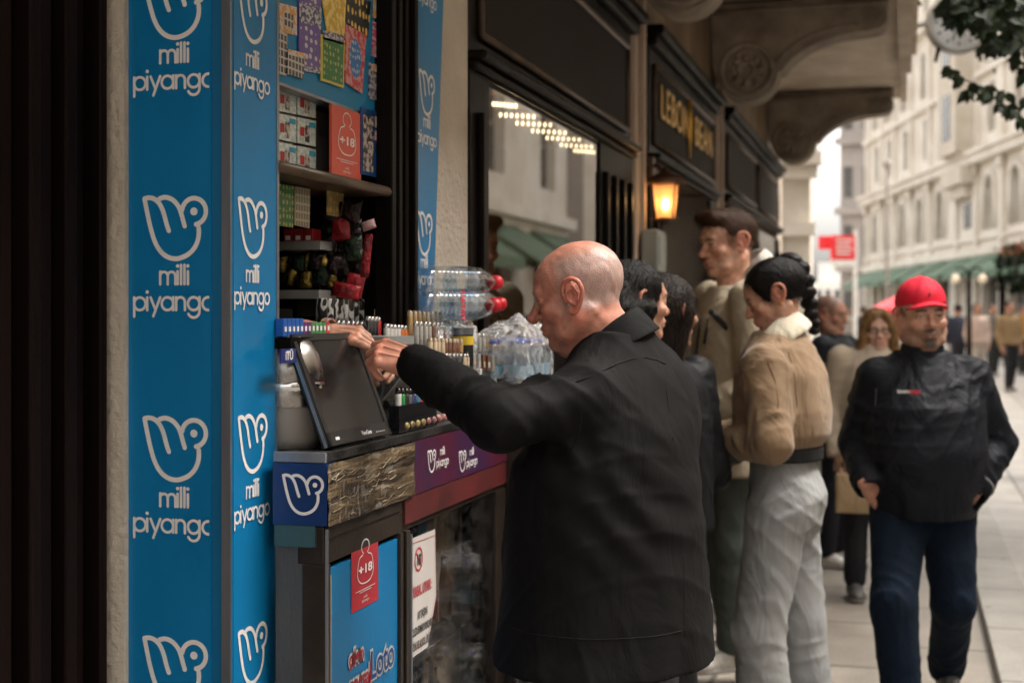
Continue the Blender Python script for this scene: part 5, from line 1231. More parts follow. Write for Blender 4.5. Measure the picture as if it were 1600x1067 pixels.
# ================================================================== FIGURE SCULPTING (distance fields turned into smooth meshes)
f32 = np.float32
class Grid:
    def __init__(s, lo, hi, res):
        s.lo = np.array(lo, f32); s.res = res
        n = np.ceil((np.array(hi)-np.array(lo))/res).astype(int)+1; s.n = n
        s.ax = [s.lo[i] + res*np.arange(n[i], dtype=f32) for i in range(3)]
        s.D = np.full(n, .06, f32)
    def sub(s, lo, hi):
        sl = []
        for i in range(3):
            a = int(max(0, math.floor((lo[i]-s.lo[i])/s.res))); b = int(min(s.n[i], math.ceil((hi[i]-s.lo[i])/s.res)+1)); 
            if b <= a: return None
            sl.append(slice(a, b))
        X = s.ax[0][sl[0]][:, None, None]; Y = s.ax[1][sl[1]][None, :, None]; Z = s.ax[2][sl[2]][None, None, :]
        return tuple(sl), X, Y, Z
    def comb(s, fn, lo, hi, k=.01, mode='add'):
        m = .03 + k
        r = s.sub([l-m for l in lo], [h+m for h in hi])
        if r is None: return s
        sl, X, Y, Z = r; d = fn(X, Y, Z).astype(f32); a = s.D[sl]
        if mode == 'add':
            h = np.maximum(k-np.abs(a-d), 0)/max(k, 1e-6); s.D[sl] = np.minimum(a, d) - h*h*k*.25
        elif mode == 'cut':
            d = -d; h = np.maximum(k-np.abs(a-d), 0)/max(k, 1e-6); s.D[sl] = np.maximum(a, d) + h*h*k*.25
        return s
    def ell(s, c, r, k=.01, mode='add', rot=None):
        c = np.array(c, f32); r = np.array(r, f32); R = max(r)
        Mt = np.array(rot.transposed(), f32) if rot is not None else None
        def fn(X, Y, Z):
            x, y, z = X-c[0], Y-c[1], Z-c[2]
            if Mt is not None: x, y, z = Mt[0,0]*x+Mt[0,1]*y+Mt[0,2]*z, Mt[1,0]*x+Mt[1,1]*y+Mt[1,2]*z, Mt[2,0]*x+Mt[2,1]*y+Mt[2,2]*z
            k0 = np.sqrt((x/r[0])**2+(y/r[1])**2+(z/r[2])**2); k1 = np.sqrt((x/r[0]**2)**2+(y/r[1]**2)**2+(z/r[2]**2)**2)+1e-6
            return k0*(k0-1)/k1
        ext = r if rot is None else np.array([R, R, R]); return s.comb(fn, c-ext, c+ext, k, mode)
    def cap(s, a, b, ra, rb=None, k=.01, mode='add', flat=None):
        """tapered limb; flat=(axis, factor) squashes the section along an axis"""
        a = np.array(a, f32); b = np.array(b, f32); rb = ra if rb is None else rb; ab = b-a; L2 = max(float(ab @ ab), 1e-9); R = max(ra, rb)
        def fn(X, Y, Z):
            x, y, z = X-a[0], Y-a[1], Z-a[2]
            t = np.clip((x*ab[0]+y*ab[1]+z*ab[2])/L2, 0, 1); px, py, pz = x-t*ab[0], y-t*ab[1], z-t*ab[2]
            if flat is not None:
                n = np.array(flat[0], f32); n = n/np.linalg.norm(n); q = (px*n[0]+py*n[1]+pz*n[2])*(1/flat[1]-1); px, py, pz = px+q*n[0], py+q*n[1], pz+q*n[2]
            return np.sqrt(px*px+py*py+pz*pz) - (ra+(rb-ra)*t)
        return s.comb(fn, np.minimum(a, b)-R, np.maximum(a, b)+R, k, mode)
    def chain(s, P, r, k=.01, mode='add', flat=None):
        for i in range(len(P)-1): s.cap(P[i], P[i+1], r[i] if hasattr(r, '__len__') else r, r[i+1] if hasattr(r, '__len__') else r, k, mode, flat)
        return s
    def loft(s, secs, k=.02, mode='add', p=2.0):
        """secs: (z, cx, cy, a, b) rising in z; elliptic sections"""
        S = np.array(sorted(secs), f32); z0, z1 = S[0,0], S[-1,0]
        lo = (min(S[:,1]-S[:,3]), min(S[:,2]-S[:,4]), z0); hi = (max(S[:,1]+S[:,3]), max(S[:,2]+S[:,4]), z1)
        # smooth resampling of the sections
        zz = np.linspace(z0, z1, 80); 
        def cr(col):
            v = np.interp(zz, S[:,0], S[:,col]); kk = np.array([1,4,6,4,1])/16.
            for _ in range(2):
                vp = np.concatenate([[v[0]]*2, v, [v[-1]]*2]); v = np.convolve(vp, kk, 'valid')
            return v.astype(f32)
        cx, cy, A, B = cr(1), cr(2), cr(3), cr(4)
        def fn(X, Y, Z):
            z = Z[0,0,:]; g = lambda v: np.interp(z, zz, v).astype(f32)[None, None, :]
            a, b = g(A), g(B); u, v = np.abs(X-g(cx))/a, np.abs(Y-g(cy))/b
            k0 = (u**p+v**p)**(1/p); d = (k0-1)*np.minimum(a, b)*.92
            dz = np.maximum(z0-Z, Z-z1); return np.where(dz > 0, np.sqrt(np.maximum(d, 0)**2+dz**2)+np.minimum(d, 0)*0, np.maximum(d, dz))
        return s.comb(fn, lo, hi, k, mode)
    def disp(s, fn, band=.03):
        """push the surface by fn(X,Y,Z) (positive = outward)"""
        X = s.ax[0][:, None, None]; Y = s.ax[1][None, :, None]; Z = s.ax[2][None, None, :]
        w = np.clip(1-np.abs(s.D)/band, 0, 1); s.D = (s.D - fn(X, Y, Z)*w).astype(f32); return s
    def above(s, z, k=.004):   # keep what is above z
        Z = s.ax[2][None, None, :]; s.D = np.maximum(s.D, z-Z+0*s.D).astype(f32); return s
    def hollow(s, z, t=.012, depth=.12):
        Z = s.ax[2][None, None, :]; s.D = np.maximum(s.D, -np.maximum(s.D+t, Z-(z+depth))).astype(f32); return s
    def mesh(s):
        D = s.D; D[0] = D[-1] = .05; D[:, 0] = D[:, -1] = .05; D[:, :, 0] = D[:, :, -1] = .05
        ins = D < 0; nx, ny, nz = D.shape
        c = np.zeros((nx-1, ny-1, nz-1), np.int8)
        for i in (0,1):
            for j in (0,1):
                for k in (0,1): c += ins[i:nx-1+i, j:ny-1+j, k:nz-1+k]
        act = (c > 0) & (c < 8); idx = np.argwhere(act); N = len(idx)
        if N == 0: return np.zeros((0,3)), np.zeros((0,4), int)
        vid = np.full(act.shape, -1, np.int32); vid[act] = np.arange(N)
        acc = np.zeros((N,3), f32); cnt = np.zeros(N, f32); I, J, K = idx.T
        cor = {(i,j,k): D[I+i, J+j, K+k] for i in (0,1) for j in (0,1) for k in (0,1)}
        for ax_ in range(3):
            for p in (0,1):
                for q in (0,1):
                    a = [p, q]; a.insert(ax_, 0); b = [p, q]; b.insert(ax_, 1)
                    da, db = cor[tuple(a)], cor[tuple(b)]; m = (da < 0) != (db < 0); t = np.where(m, da/np.where(m, da-db, 1), 0)
                    P = np.zeros((N,3), f32); P[:] = a; P[:, ax_] = t; acc += P*m[:, None]; cnt += m
        V = (idx + acc/cnt[:, None])*s.res + s.lo
        F = []
        for ax_ in range(3):
            A = np.moveaxis(ins, ax_, 0); V_ = np.moveaxis(vid, ax_, 0)
            m = (A[:-1] != A[1:]); m[:, 0, :] = False; m[:, :, 0] = False
            e = np.argwhere(m[:, :V_.shape[1], :V_.shape[2]]) if False else np.argwhere(m)
            e = e[(e[:,1] < V_.shape[1]) & (e[:,2] < V_.shape[2])]
            x, y, z = e.T; q = np.stack([V_[x, y-1, z-1], V_[x, y, z-1], V_[x, y, z], V_[x, y-1, z]], 1)
            flip = A[x, y, z] != (ax_ == 1); q[~flip] = q[~flip][:, ::-1]; F.append(q)
        F = np.concatenate(F); F = F[(F >= 0).all(1)]
        return V, F
def sculpt(grids, mat_, name, parent=None, color=None, xform=None):
    """grids: Grid objects or (V,F) pairs, joined in one smooth mesh"""
    Vs, Fs, n = [], [], 0
    for g in grids:
        V, F = g.mesh() if isinstance(g, Grid) else g
        Vs.append(V); Fs.append(F+n); n += len(V)
    V = np.concatenate(Vs); F = np.concatenate(Fs)
    me = bpy.data.meshes.new(name); me.vertices.add(len(V)); me.vertices.foreach_set('co', V.astype(f32).ravel())
    me.loops.add(F.size); me.loops.foreach_set('vertex_index', F.astype(np.int32).ravel())
    me.polygons.add(len(F)); me.polygons.foreach_set('loop_start', np.arange(0, F.size, 4, dtype=np.int32)); me.polygons.foreach_set('loop_total', np.full(len(F), 4, np.int32))
    me.polygons.foreach_set('use_smooth', np.ones(len(F), bool)); me.update(calc_edges=True); me.validate()
    if color is not None:
        ca = me.color_attributes.new('Col', 'FLOAT_COLOR', 'POINT'); C = np.ones((len(V), 4), f32); C[:, :3] = color; ca.data.foreach_set('color', C.ravel())
    me.materials.append(mat_)
    o = bpy.data.objects.new(name, me); link(o, parent)
    return o
def xf(VF, M):
    V, F = VF; A = np.array(M, dtype=float); return (V @ A[:3,:3].T + A[:3,3]), F
def ridge(X, Y, Z, f=40., s=0., sz=12., a=.6):
    """long soft creases with flat cloth between them"""
    ph = f*(X*math.cos(a)+Y*math.sin(a)) + sz*Z + 1.7*np.sin(.22*f*Z+s) + 1.3*np.sin(.35*f*Y+.2*f*X+2*s)
    return (1-np.abs(np.sin(ph)))**3*(.5+.5*np.sin(9*Z+7*X+s*3+2*np.sin(11*Y)))
def ss(x, a, b): t = np.clip((x-a)/(b-a), 0, 1); return t*t*(3-2*t)
def n3(X, Y, Z, f=1., s=0.): return np.sin(X*11*f+s+1.7*np.sin(Y*7*f+s*1.3)) * np.sin(Z*9*f+2*s+1.5*np.sin(X*6*f+Y*5*f)) 

# ------------------------------------------------------------------ heads (front = +y, right = +x, up = +z, origin between the ears)
def head(S, res=.0025):
    """S: dict of shape numbers. Returns (V,F), colours."""
    g = lambda k, d: S.get(k, d)
    G = Grid((-.11,-.14,-.20), (.11,.145,.145), res)
    jw, fl = g('jaw', .056), g('fat', 0)
    G.ell((0,-.016,.030), (.077,.099,.086), .01)
    G.ell((0,.032,.030), (.062,.058,.060), .02); G.ell((0,.030,-.038), (.060+fl,.058,.066), .02)
    for s in (-1, 1):
        G.cap((s*jw,-.002,-.058), (s*.016,.064,-.098), .019+fl*.6, .016, .022); G.cap((s*.064,-.005,-.01), (s*jw,-.002,-.060), .014+fl, .016+fl, .02)
        G.ell((s*.043,.058,-.024), (.024,.022,.018), .018)
    G.ell((0,.071,-.098), (.022,.018,.017), .014)
    G.cap((-.034,.078,.022), (.034,.078,.022), .0125+g('ridge', 0), .0125+g('ridge', 0), .014)
    for s in (-1, 1): G.ell((s*.032,.096,.002), (.018,.014,.011), .010, 'cut')
    # nose
    nl, nb = g('nose', .0), g('bulb', .0)
    G.chain([(0,.082,.014), (0,.094,-.006), (0,.106+nl,-.028)], [.0085,.0085,.0105+nb], .008); G.ell((0,.104+nl,-.031), (.0115+nb,.011+nb,.010+nb*.7), .006)
    for s in (-1, 1): G.ell((s*.0125,.093+nl*.5,-.034), (.0085,.011,.008), .005); G.ell((s*.007,.100+nl*.6,-.042), (.0042,.006,.003), .003, 'cut')
    # mouth
    G.ell((0,.074,-.064), (.030,.022,.024), .012)
    G.chain([(-.024,.079,-.0625), (-.012,.091,-.0585), (0,.0935,-.0595), (.012,.091,-.0585), (.024,.079,-.0625)], [.0035,.0055,.0055,.0055,.0035], .004)
    G.chain([(-.020,.080,-.069), (-.008,.0895,-.0725), (.008,.0895,-.0725), (.020,.080,-.069)], [.004,.0063,.0063,.004], .005)
    G.chain([(-.027,.082,-.0680), (-.01,.0985,-.0652), (.01,.0985,-.0652), (.027,.082,-.0680)], .0016, .003, 'cut')
    G.cap((-.012,.094,-.083), (.012,.094,-.083), .004, .004, .008, 'cut')
    # cheek folds
    if g('age', 0):
        for s in (-1, 1):
            G.chain([(s*.018,.098,-.036), (s*.031,.088,-.058), (s*.034,.078,-.078)], .0022*g('age', 0)+.0006, .006, 'cut')
            G.chain([(s*.018,.094,-.013), (s*.034,.087,-.017), (s*.050,.074,-.012)], .0016, .006, 'cut')
            G.ell((s*.047,.030,-.085), (.022,.030,.018), .02)      # jowl
        for z in (.048, .060, .072): G.chain([(-.04,.083,z), (0,.094,z+.003), (.04,.083,z)], .0012, .005, 'cut')
    # eyes: ball, lids
    op = g('open', .0038)
    for s in (-1, 1):
        G.ell((s*.032,.0735,.002), (.0150,.0140,.0138), .003); G.ell((s*.032,.0880,.001), (.0130,.008,op), .0018, 'cut')
        G.ell((s*.032,.0740,.002), (.0125,.0118,.0125), .0008)
    # ears
    for s in (-1, 1):
        ex = .074+g('earout', 0)
        def E(a, b, o=0): es = g('ears', 1.0); return (s*(ex+.004+o+.20*max(0,-a+.01)), -.012+a*es+g('eary', 0), b*es+g('earz', 0))
        rim = [E(.014,-.008), E(.015,.012,.001), E(.009,.028,.003), E(-.006,.033,.006), E(-.020,.025,.008), E(-.025,.008,.008), E(-.020,-.010,.006), E(-.009,-.024,.003), E(.003,-.031), E(.010,-.026)]
        ey, ez = g('eary', 0), g('earz', 0); G.cap((s*(ex-.004),-.008+ey,-.018+ez), (s*(ex-.002),-.014+ey,.018+ez), .012, .013, .006, flat=((1,0,0), .55))
        G.ell((s*(ex+.006),-.017+ey,.004+ez), (.0045,.018,.028), .004, rot=Matrix.Rotation(-s*.30, 3, 'Z'))
        rw = [.0036,.004,.0042,.0045,.0045,.0042,.004,.0045,.0062,.0045]
        def CR(q, u): i = min(int(u), len(q)-2); t = u-i; p0, p1, p2, p3 = [np.array(q[min(max(j, 0), len(q)-1)], float) for j in (i-1, i, i+1, i+2)]; return .5*((2*p1)+(p2-p0)*t+(2*p0-5*p1+4*p2-p3)*t*t+(-p0+3*p1-3*p2+p3)*t**3)
        us = np.linspace(0, len(rim)-1, 28); G.chain([CR(rim, u) for u in us], [float(np.interp(u, range(len(rw)), rw)) for u in us], .003)
        G.ell((s*(ex+.014),-.012+ey,.000+ez), (.009,.0080,.014), .003, 'cut'); G.cap(E(.010,-.004,.001), E(.010,.004,.001), .0035, .0035, .003)
        G.chain([E(-.010,-.014,.003), E(-.014,.004,.004), E(-.008,.018,.004)], .0028, .003)
    # neck
    nk = g('neck', .056); nb_ = Vector(g('neckto', (0,-.055,-.20)))
    G.cap((0,-.022,-.05), nb_, nk, nk*1.12, .028)
    for s in (-1, 1): G.cap((s*.058,-.03,-.05), (s*.02, nb_.y+.04, nb_.z), .014, .012, .02)
    if g('rolls', 0):
        for z in (-.055, -.082): G.chain([(-.052,-.045,z+.012), (-.03,-.078,z), (0,-.088,z-.002), (.03,-.078,z), (.052,-.045,z+.012)], .010, .014)
        for z in (-.068,): G.chain([(-.05,-.055,z+.010), (0,-.104,z), (.05,-.055,z+.010)], .0025, .006, 'cut')
    if g('gut', 0): G.ell((0,.028,-.118), (.040,.036,.022+g('gut', 0)), .03)
    G.disp(lambda X, Y, Z: .0008*n3(X, Y, Z, 9, .3) + .0006*n3(X, Y, Z, 17, 1.1), .01)
    V, F = G.mesh(); sc = g('scale', 1.0)
    x, y, z = V.T; ax_ = np.abs(x)
    sk = np.array(g('skin', (.43,.24,.165)))
    C = np.tile(sk, (len(V), 1)).astype(f32)
    def mix(m, col): C[:] = C*(1-m[:, None]) + np.array(col)*m[:, None]
    # redder cheeks, nose, ears
    red = sk*np.array([1.12,.78,.74]); mix(.55*np.exp(-(((ax_-.045)/.02)**2+((y-.06)/.03)**2+((z+.03)/.02)**2)), red); mix(.6*np.exp(-((x/.018)**2+((y-.11)/.02)**2+((z+.03)/.014)**2)), red)
    mix(.7*ss(ax_, .074, .082), red)
    lips = np.exp(-((x/.021)**4 + ((z+.0655)/.0085)**4))*ss(y, .082, .088); mix(.75*lips, g('lips', sk*np.array([.85,.52,.5])))
    hc = np.array(g('hair', (.03,.02,.015)))
    br = ss(y, .07, .078)*np.exp(-((z-.0225-.05*(ax_-.03)*(ax_<.03)+.20*np.maximum(ax_-.038,0))/.0042)**4)*ss(ax_, .010, .015)*(1-ss(ax_, .045, .052)); mix(g('brow', .8)*br, hc)
    # eyes: white, iris, pupil
    for s in (-1, 1):
        d = np.sqrt((x-s*.032)**2+(y-.074)**2+(z-.002)**2); e = (d < .0131) & (y > .078) & (np.abs(z-.001) < op+.0004) & (np.abs(x-s*.032) < .0115)
        C[e] = (.45,.42,.40); ir = e & ((x-s*.032)**2+(z-.001)**2 < .0052**2); C[ir] = (.035,.022,.015)
        lash = (d > .0128) & (y > .079) & (np.abs(x-s*.032) < .014) & (z > .001) & (z < op+.0036) & (z > op-.0008); C[lash] = C[lash]*.45
    if g('beard', 0):
        bm = ss(y, .0, .02)*(1-ss(z, -.052, -.030))*ss(z, -.135, -.112) ; mo = np.exp(-((x/.026)**4+((z+.052)/.007)**4))*ss(y, .08, .088); gt = np.exp(-((x/.024)**4+((z+.092)/.018)**4))*ss(y, .06, .07)
        mix(.38*g('beard', 0)*bm, hc); mix(np.clip(.85*g('beard', 0)*np.maximum(mo, gt), 0, .95)*(1-lips), hc)
    if g('stub', 0):   # cropped horseshoe of grey hair
        side = (1-ss(z, .060, .100))*ss(z, -.055, -.030)*(1-ss(y, .005, .045))*(1-ss(ax_, .079, .083)*(y > -.045))
        noise = .45+.55*np.random.RandomState(3).rand(len(x)); mix(.72*g('stub', 0)*side*noise, g('stubc', (.30,.28,.265)))
    if g('cropped', 0):
        top = ss(z, .0, .02)*(1-ss(y, .045-.4*np.abs(z-.08), .075-.4*np.abs(z-.08))); mix(.6*top, hc)
    rs = np.random.RandomState(5); blot = n3(x, y, z, 5, 1.)+.6*n3(x, y, z, 11, 2.); C *= (1+.07*blot[:, None]*np.array([.3, 1., 1.]))
    return ((V-0)*sc, F), C
def hand(curl, thumb=(.35, .3), res=.0022, mirror=False, skin=(.43,.24,.165), spread=.10, scale=1.0, fore=.10):
    """wrist at the origin, fingers +y, back of the hand +z, thumb on +x. curl: per finger (knuckle, middle, tip) bends in radians"""
    G = Grid((-.075,-fore-.03,-.10), (.095,.20,.055), res)
    G.cap((0,-fore,0), (0,0,0), .029, .023, .01, flat=((0,0,1), .78))
    xs = [.030, .010, -.010, -.028]; Ls = [.072,.080,.074,.058]; rs = [.0098,.0100,.0094,.0082]; yk = [.088,.092,.087,.078]
    for i in range(4): G.cap((xs[i]*.55,.004,-.002), (xs[i],yk[i]-.006,0), .0165, rs[i]+.0028, .012, flat=((0,0,1), .85))
    G.ell((.018,.035,-.012), (.020,.032,.014), .012); G.ell((-.020,.035,-.010), (.014,.034,.012), .012)
    for i in range(4):
        a = 0; p = Vector((xs[i], yk[i]-.004, .001)); sp = (xs[i]/.03)*spread; pts = [p]; G.ell(p+Vector((0,0,.003)), (.009,.009,.0085), .006)
        for L, c in zip((.46,.30,.24), curl[i]):
            a += c; d = Vector((math.sin(sp)*math.cos(a), math.cos(a)*math.cos(sp), -math.sin(a))); p = p + d*Ls[i]*L; pts.append(p)
        G.chain(pts, [rs[i], rs[i]*.93, rs[i]*.88, rs[i]*.76], .0025)
    t0 = Vector((.018,.012,-.006)); a, b = thumb
    d1 = Vector((math.sin(.9-a*.5), math.cos(.9-a*.5), -a*.9)).normalized(); d2 = (d1+Vector((-.5*b,.45,-b*.7))).normalized(); d3 = (d2+Vector((-.5*b,.2,-b*.5))).normalized()
    G.chain([t0, t0+d1*.042, t0+d1*.042+d2*.034, t0+d1*.042+d2*.034+d3*.026], [.015,.0118,.0105,.0085], .006)
    for i in range(3): G.cap((xs[i]*.8,.03,.0135), (xs[i],.075,.0125), .0016, .0022, .004)
    V, F = G.mesh(); V = V*scale
    sk = np.array(skin); C = np.tile(sk, (len(V),1)).astype(f32); m = .5*np.exp(-((V[:,1]/scale-.088)/.012)**2)*ss(V[:,2], .004, .010); C[:] = C*(1-m[:,None])+sk*np.array([1.1,.75,.7])*m[:,None]
    if mirror: V[:,0] *= -1; F = F[:, ::-1]
    return (V, F), C
def frame(o, fwd, up):
    f = Vector(fwd).normalized(); r = f.cross(Vector(up)).normalized(); u = r.cross(f)
    return Matrix(((r.x,f.x,u.x,o[0]),(r.y,f.y,u.y,o[1]),(r.z,f.z,u.z,o[2]),(0,0,0,1)))
def shoe(parent, p, yaw, col, res=.006, name='shoe', sole=(.5,.48,.45), pitch=0, L=.27):
    G = Grid((-.07,-.11,-.02), (.07,.23,.14), res); k = L/.27
    G.cap((0,-.045*k,.045), (0,.06*k,.042), .040, .040, .02); G.ell((0,.125*k,.032), (.046,.068*k,.030), .02); G.cap((0,-.05*k,.05), (0,-.03*k,.095), .036, .036, .02); G.cap((0,.02,.07), (0,.10*k,.045), .026, .022, .02)
    G.cap((0,-.055*k,.012), (0,.13*k,.012), .040, .044, .003, flat=((0,0,1), .38)); G.above(.0)
    V, F = G.mesh(); M = Matrix.Translation(p) @ Matrix.Rotation(yaw, 4, 'Z') @ Matrix.Rotation(-pitch, 4, 'X')
    C = np.tile(np.array(col), (len(V),1)).astype(f32); lo_ = V[:,2] < .026; C[lo_] = sole
    lace = (V[:,2] > .05) & (np.abs(V[:,0]) < .018) & (V[:,1] > .01) & (np.sin(V[:,1]*420) > .2); C[lace] = np.array(col)*.6+.1
    return sculpt([xf((V,F), M)], attr_mat('shoe leather', .5, .2, 120), name, parent, C)
M_SKIN = attr_mat('skin', .46, .55, 330, sss=.10, var=.20, vscale=45, spec=.45)
def cloth(name, col, rough=.85, bump=.25, bs=500, var=.12, sheen=0, scale=4, spec=.3, col2=None, crumple=.6):
    """woven cloth: fine weave plus the soft random crumple of worn clothes"""
    new = name not in MATS
    m = mat(name, col, rough, var=var, scale=scale, bump=bump, bscale=bs, sheen=sheen, spec=spec, rvar=.05, col2=col2)
    if new:
        t = m.node_tree; b = t.nodes['Principled BSDF']; bp = [n for n in t.nodes if n.type == 'BUMP'][0]; bp.inputs['Distance'].default_value = .002
        tc = [n for n in t.nodes if n.type == 'TEX_COORD'][0]
        mp = t.nodes.new('ShaderNodeMapping'); mp.inputs['Scale'].default_value = (1, 1, .55); mp.inputs['Rotation'].default_value = (.5, .4, 0); t.links.new(tc.outputs['Object'], mp.inputs[0])
        no = t.nodes.new('ShaderNodeTexNoise'); no.inputs['Scale'].default_value = 7; no.inputs['Detail'].default_value = 3.5; no.inputs['Roughness'].default_value = .5; no.inputs['Distortion'].default_value = 1.1; t.links.new(mp.outputs[0], no.inputs[0])
        rg = t.nodes.new('ShaderNodeMapRange'); rg.inputs[1].default_value = .35; rg.inputs[2].default_value = .65; t.links.new(no.outputs[0], rg.inputs[0])
        b2 = t.nodes.new('ShaderNodeBump'); b2.inputs['Strength'].default_value = crumple; b2.inputs['Distance'].default_value = .012
        t.links.new(rg.outputs[0], b2.inputs['Height']); t.links.new(b2.outputs[0], bp.inputs['Normal'])
    return m

def person(pos, phi, H, label, group=None):
    r = empty('person', pos, label, 'person', group, rz=phi); return r
def toL(root, w): 
    d = Vector(w) - root.location; return Matrix.Rotation(-root.rotation_euler.z, 3, 'Z') @ d
def dirL(root, d): return Matrix.Rotation(-root.rotation_euler.z, 3, 'Z') @ Vector(d)
def folds(joints, amp=.006, freq=95, rad=.11):
    """creases gathering at elbows, knees and ankles; joints: (point, axis)"""
    def fn(X, Y, Z):
        t = 0
        for i, (p, a) in enumerate(joints):
            a = Vector(a).normalized(); x, y, z = X-p[0], Y-p[1], Z-p[2]
            u = x*a.x+y*a.y+z*a.z; w = x*x+y*y+z*z
            ph = u*freq*.5 + 1.9*np.sin(x*15+y*12+i*1.7) + 1.3*np.sin(z*19+y*9+i*2) ; br = .55+.45*np.sin(x*23+z*17+i*3+y*11)
            t = t + amp*br*np.exp(-w/rad**2)*((1-np.abs(np.sin(ph)))**2*2.0-.55)
        return t
    return fn
def under_body(root, S, headVF, headC, hands=(), skin=(.4,.22,.15)):
    """one mesh: fine head and hands on a slim trunk with limbs, hidden under the clothes"""
    G = Grid(S['lo'], S['hi'], .014)
    sh, hp, nb = S['sh'], S['hip'], S['neck']
    G.cap(hp, (sh[0]+sh[1])/2 - Vector((0,0,.06)), .075, .085, .04); G.cap((sh[0]+sh[1])/2 - Vector((0,0,.03)), nb, .06, .045, .03)
    G.cap(sh[0], sh[1], .04, .04, .03)
    for k in (0, 1):
        G.cap(sh[k], S['el'][k], .036, .030, .02); G.cap(S['el'][k], S['wr'][k], .030, .022, .02)
        G.cap(hp+Vector(((.07,-.07)[k],0,-.04)), S['kn'][k], .055, .042, .03); G.cap(S['kn'][k], S['an'][k], .042, .03, .02)
    VF = G.mesh(); parts = [VF, headVF]; Cs = [np.tile(np.array(skin), (len(VF[0]),1)), headC]
    for vf, c in hands: parts.append(vf); Cs.append(c)
    return sculpt(parts, M_SKIN, 'body', root, np.concatenate(Cs))
def trousers(root, S, m, w=(.085,.065,.075), res=.008, wide=1.0, seed=0., amp=.006, waist=None, seat=.0, hip_w=.145, hip_d=.105, name='trousers', crease=.006):
    hp = S['hip']; G = Grid((S['lo'][0], S['lo'][1], -.02), (S['hi'][0], S['hi'][1], hp.z+.20), res)
    G.loft([(hp.z-.10, hp.x, hp.y-.01, hip_w, hip_d), (hp.z, hp.x, hp.y-.012-seat*.3, hip_w+.006, hip_d+seat*.6), (hp.z+.10, hp.x, hp.y, hip_w-.012, hip_d-.005), (hp.z+.16, hp.x, hp.y, hip_w-.02, hip_d-.01)], .02)
    if seat:
        for s in (-1, 1): G.ell((hp.x+s*.06, hp.y-.055, hp.z-.02), (.075,.065,.085), .04)
    js = []
    for k in (0, 1):
        s = (1,-1)[k]; top = hp+Vector((s*hip_w*.50, 0, -.06)); kn, an = S['kn'][k], S['an'][k]
        G.cap(top, kn, w[0]*wide*1.12, w[1]*wide, .035); G.cap(kn, an+Vector((0,0,.03)), w[1]*wide, w[2]*wide, .03)
        js += [(kn+Vector((0,0,.02)), kn-top), (an+Vector((0,0,.10)), an-kn), (top-Vector((0,0,.05)), Vector((s*.7,0,1)))]
    G.disp(folds(js, amp, 80, .13)); G.disp(lambda X, Y, Z: .002*n3(X, Y, Z, 1.2, seed)+crease*(ridge(X, Y, Z, 26, seed+1, 9, .4)+.9*ridge(X, Y, Z, 30, seed+3, -30, 1.9)))
    za = min(S['an'][0].z, S['an'][1].z)
    V, F = G.mesh(); return sculpt([(V, F)], m, name, root)
def top_garment(root, S, secs, m, res=.007, arm=(.066,.056,.045), hem=None, seed=0., amp=.006, name='jacket', extra=None, cuffcut=True, k=.03, freq=85, hollow=.10, big=.004, crease=.006):
    lo, hi = S['lo'], S['hi']; zmin = min(s[0] for s in secs)
    G = Grid((lo[0], lo[1], min(zmin, min(S['wr'][0].z, S['wr'][1].z)-.08)-.03), (hi[0], hi[1], max(s[0] for s in secs)+.08), res)
    G.loft(secs, .02)
    js = []
    for q in (0, 1):
        sh, el, wr = S['sh'][q], S['el'][q], S['wr'][q]
        G.cap(sh, el, arm[0], arm[1], k); G.cap(el, wr, arm[1], arm[2], .02); c = (sh+Vector((0,0,.0)))
        js += [(el, wr-el), (el*.55+wr*.45, wr-el), (sh*.6+el*.4, el-sh), (wr*.8+el*.2, wr-el)]
    if extra: extra(G)
    G.disp(folds(js, amp, freq, .10)); G.disp(lambda X, Y, Z: big*n3(X, Y, Z, .9, seed) + big*.45*n3(X, Y, Z, 2.1, seed+1))
    G.disp(lambda X, Y, Z: crease*(ridge(X, Y, Z, 34, seed, 22, .5)+.8*ridge(X, Y, Z, 30, seed+2, -26, 2.2)+.6*ridge(X, Y, Z, 14, seed+4, 52, 1.1)))
    for q in (0, 1):   # open the cuffs
        el, wr = S['el'][q], S['wr'][q]; d = (wr-el).normalized(); G.cap(wr-d*.02, wr+d*.06, arm[2]*.72, arm[2]*.72, .003, 'cut')
    if hem is not None:
        G.D = np.where(True, G.D, G.D); Z = G.ax[2][None, None, :]
        V, F = None, None
        inner = np.maximum(G.D+.012, Z-(hem+hollow)); loc_ = np.zeros_like(G.D, bool)
        # hollow only the trunk, not the sleeves
        G.D = np.maximum(G.D, -np.where(Z < hem+hollow, inner, 1)).astype(f32) if hollow else G.D
    V, F = G.mesh(); return sculpt([(V, F)], m, name, root)
def project(obj, pts, d, off=.001):
    """drop points on a mesh along direction d (local)"""
    from mathutils.bvhtree import BVHTree
    me = obj.data; bv = BVHTree.FromPolygons([v.co for v in me.vertices], [p.vertices for p in me.polygons]); out_ = []; d = Vector(d).normalized()
    for p in pts:
        h = bv.ray_cast(Vector(p)-d*.6, d)
        if h[0] is not None: out_.append(h[0]-d*off)
    return out_
def tube_on(root, pts, r, m, name):
    if len(pts) < 2: return None
    mb = MB(); mb.tube(pts, r, 6); me = mb.mesh(name); me.materials.append(m); o = bpy.data.objects.new(name, me); return link(o, root)
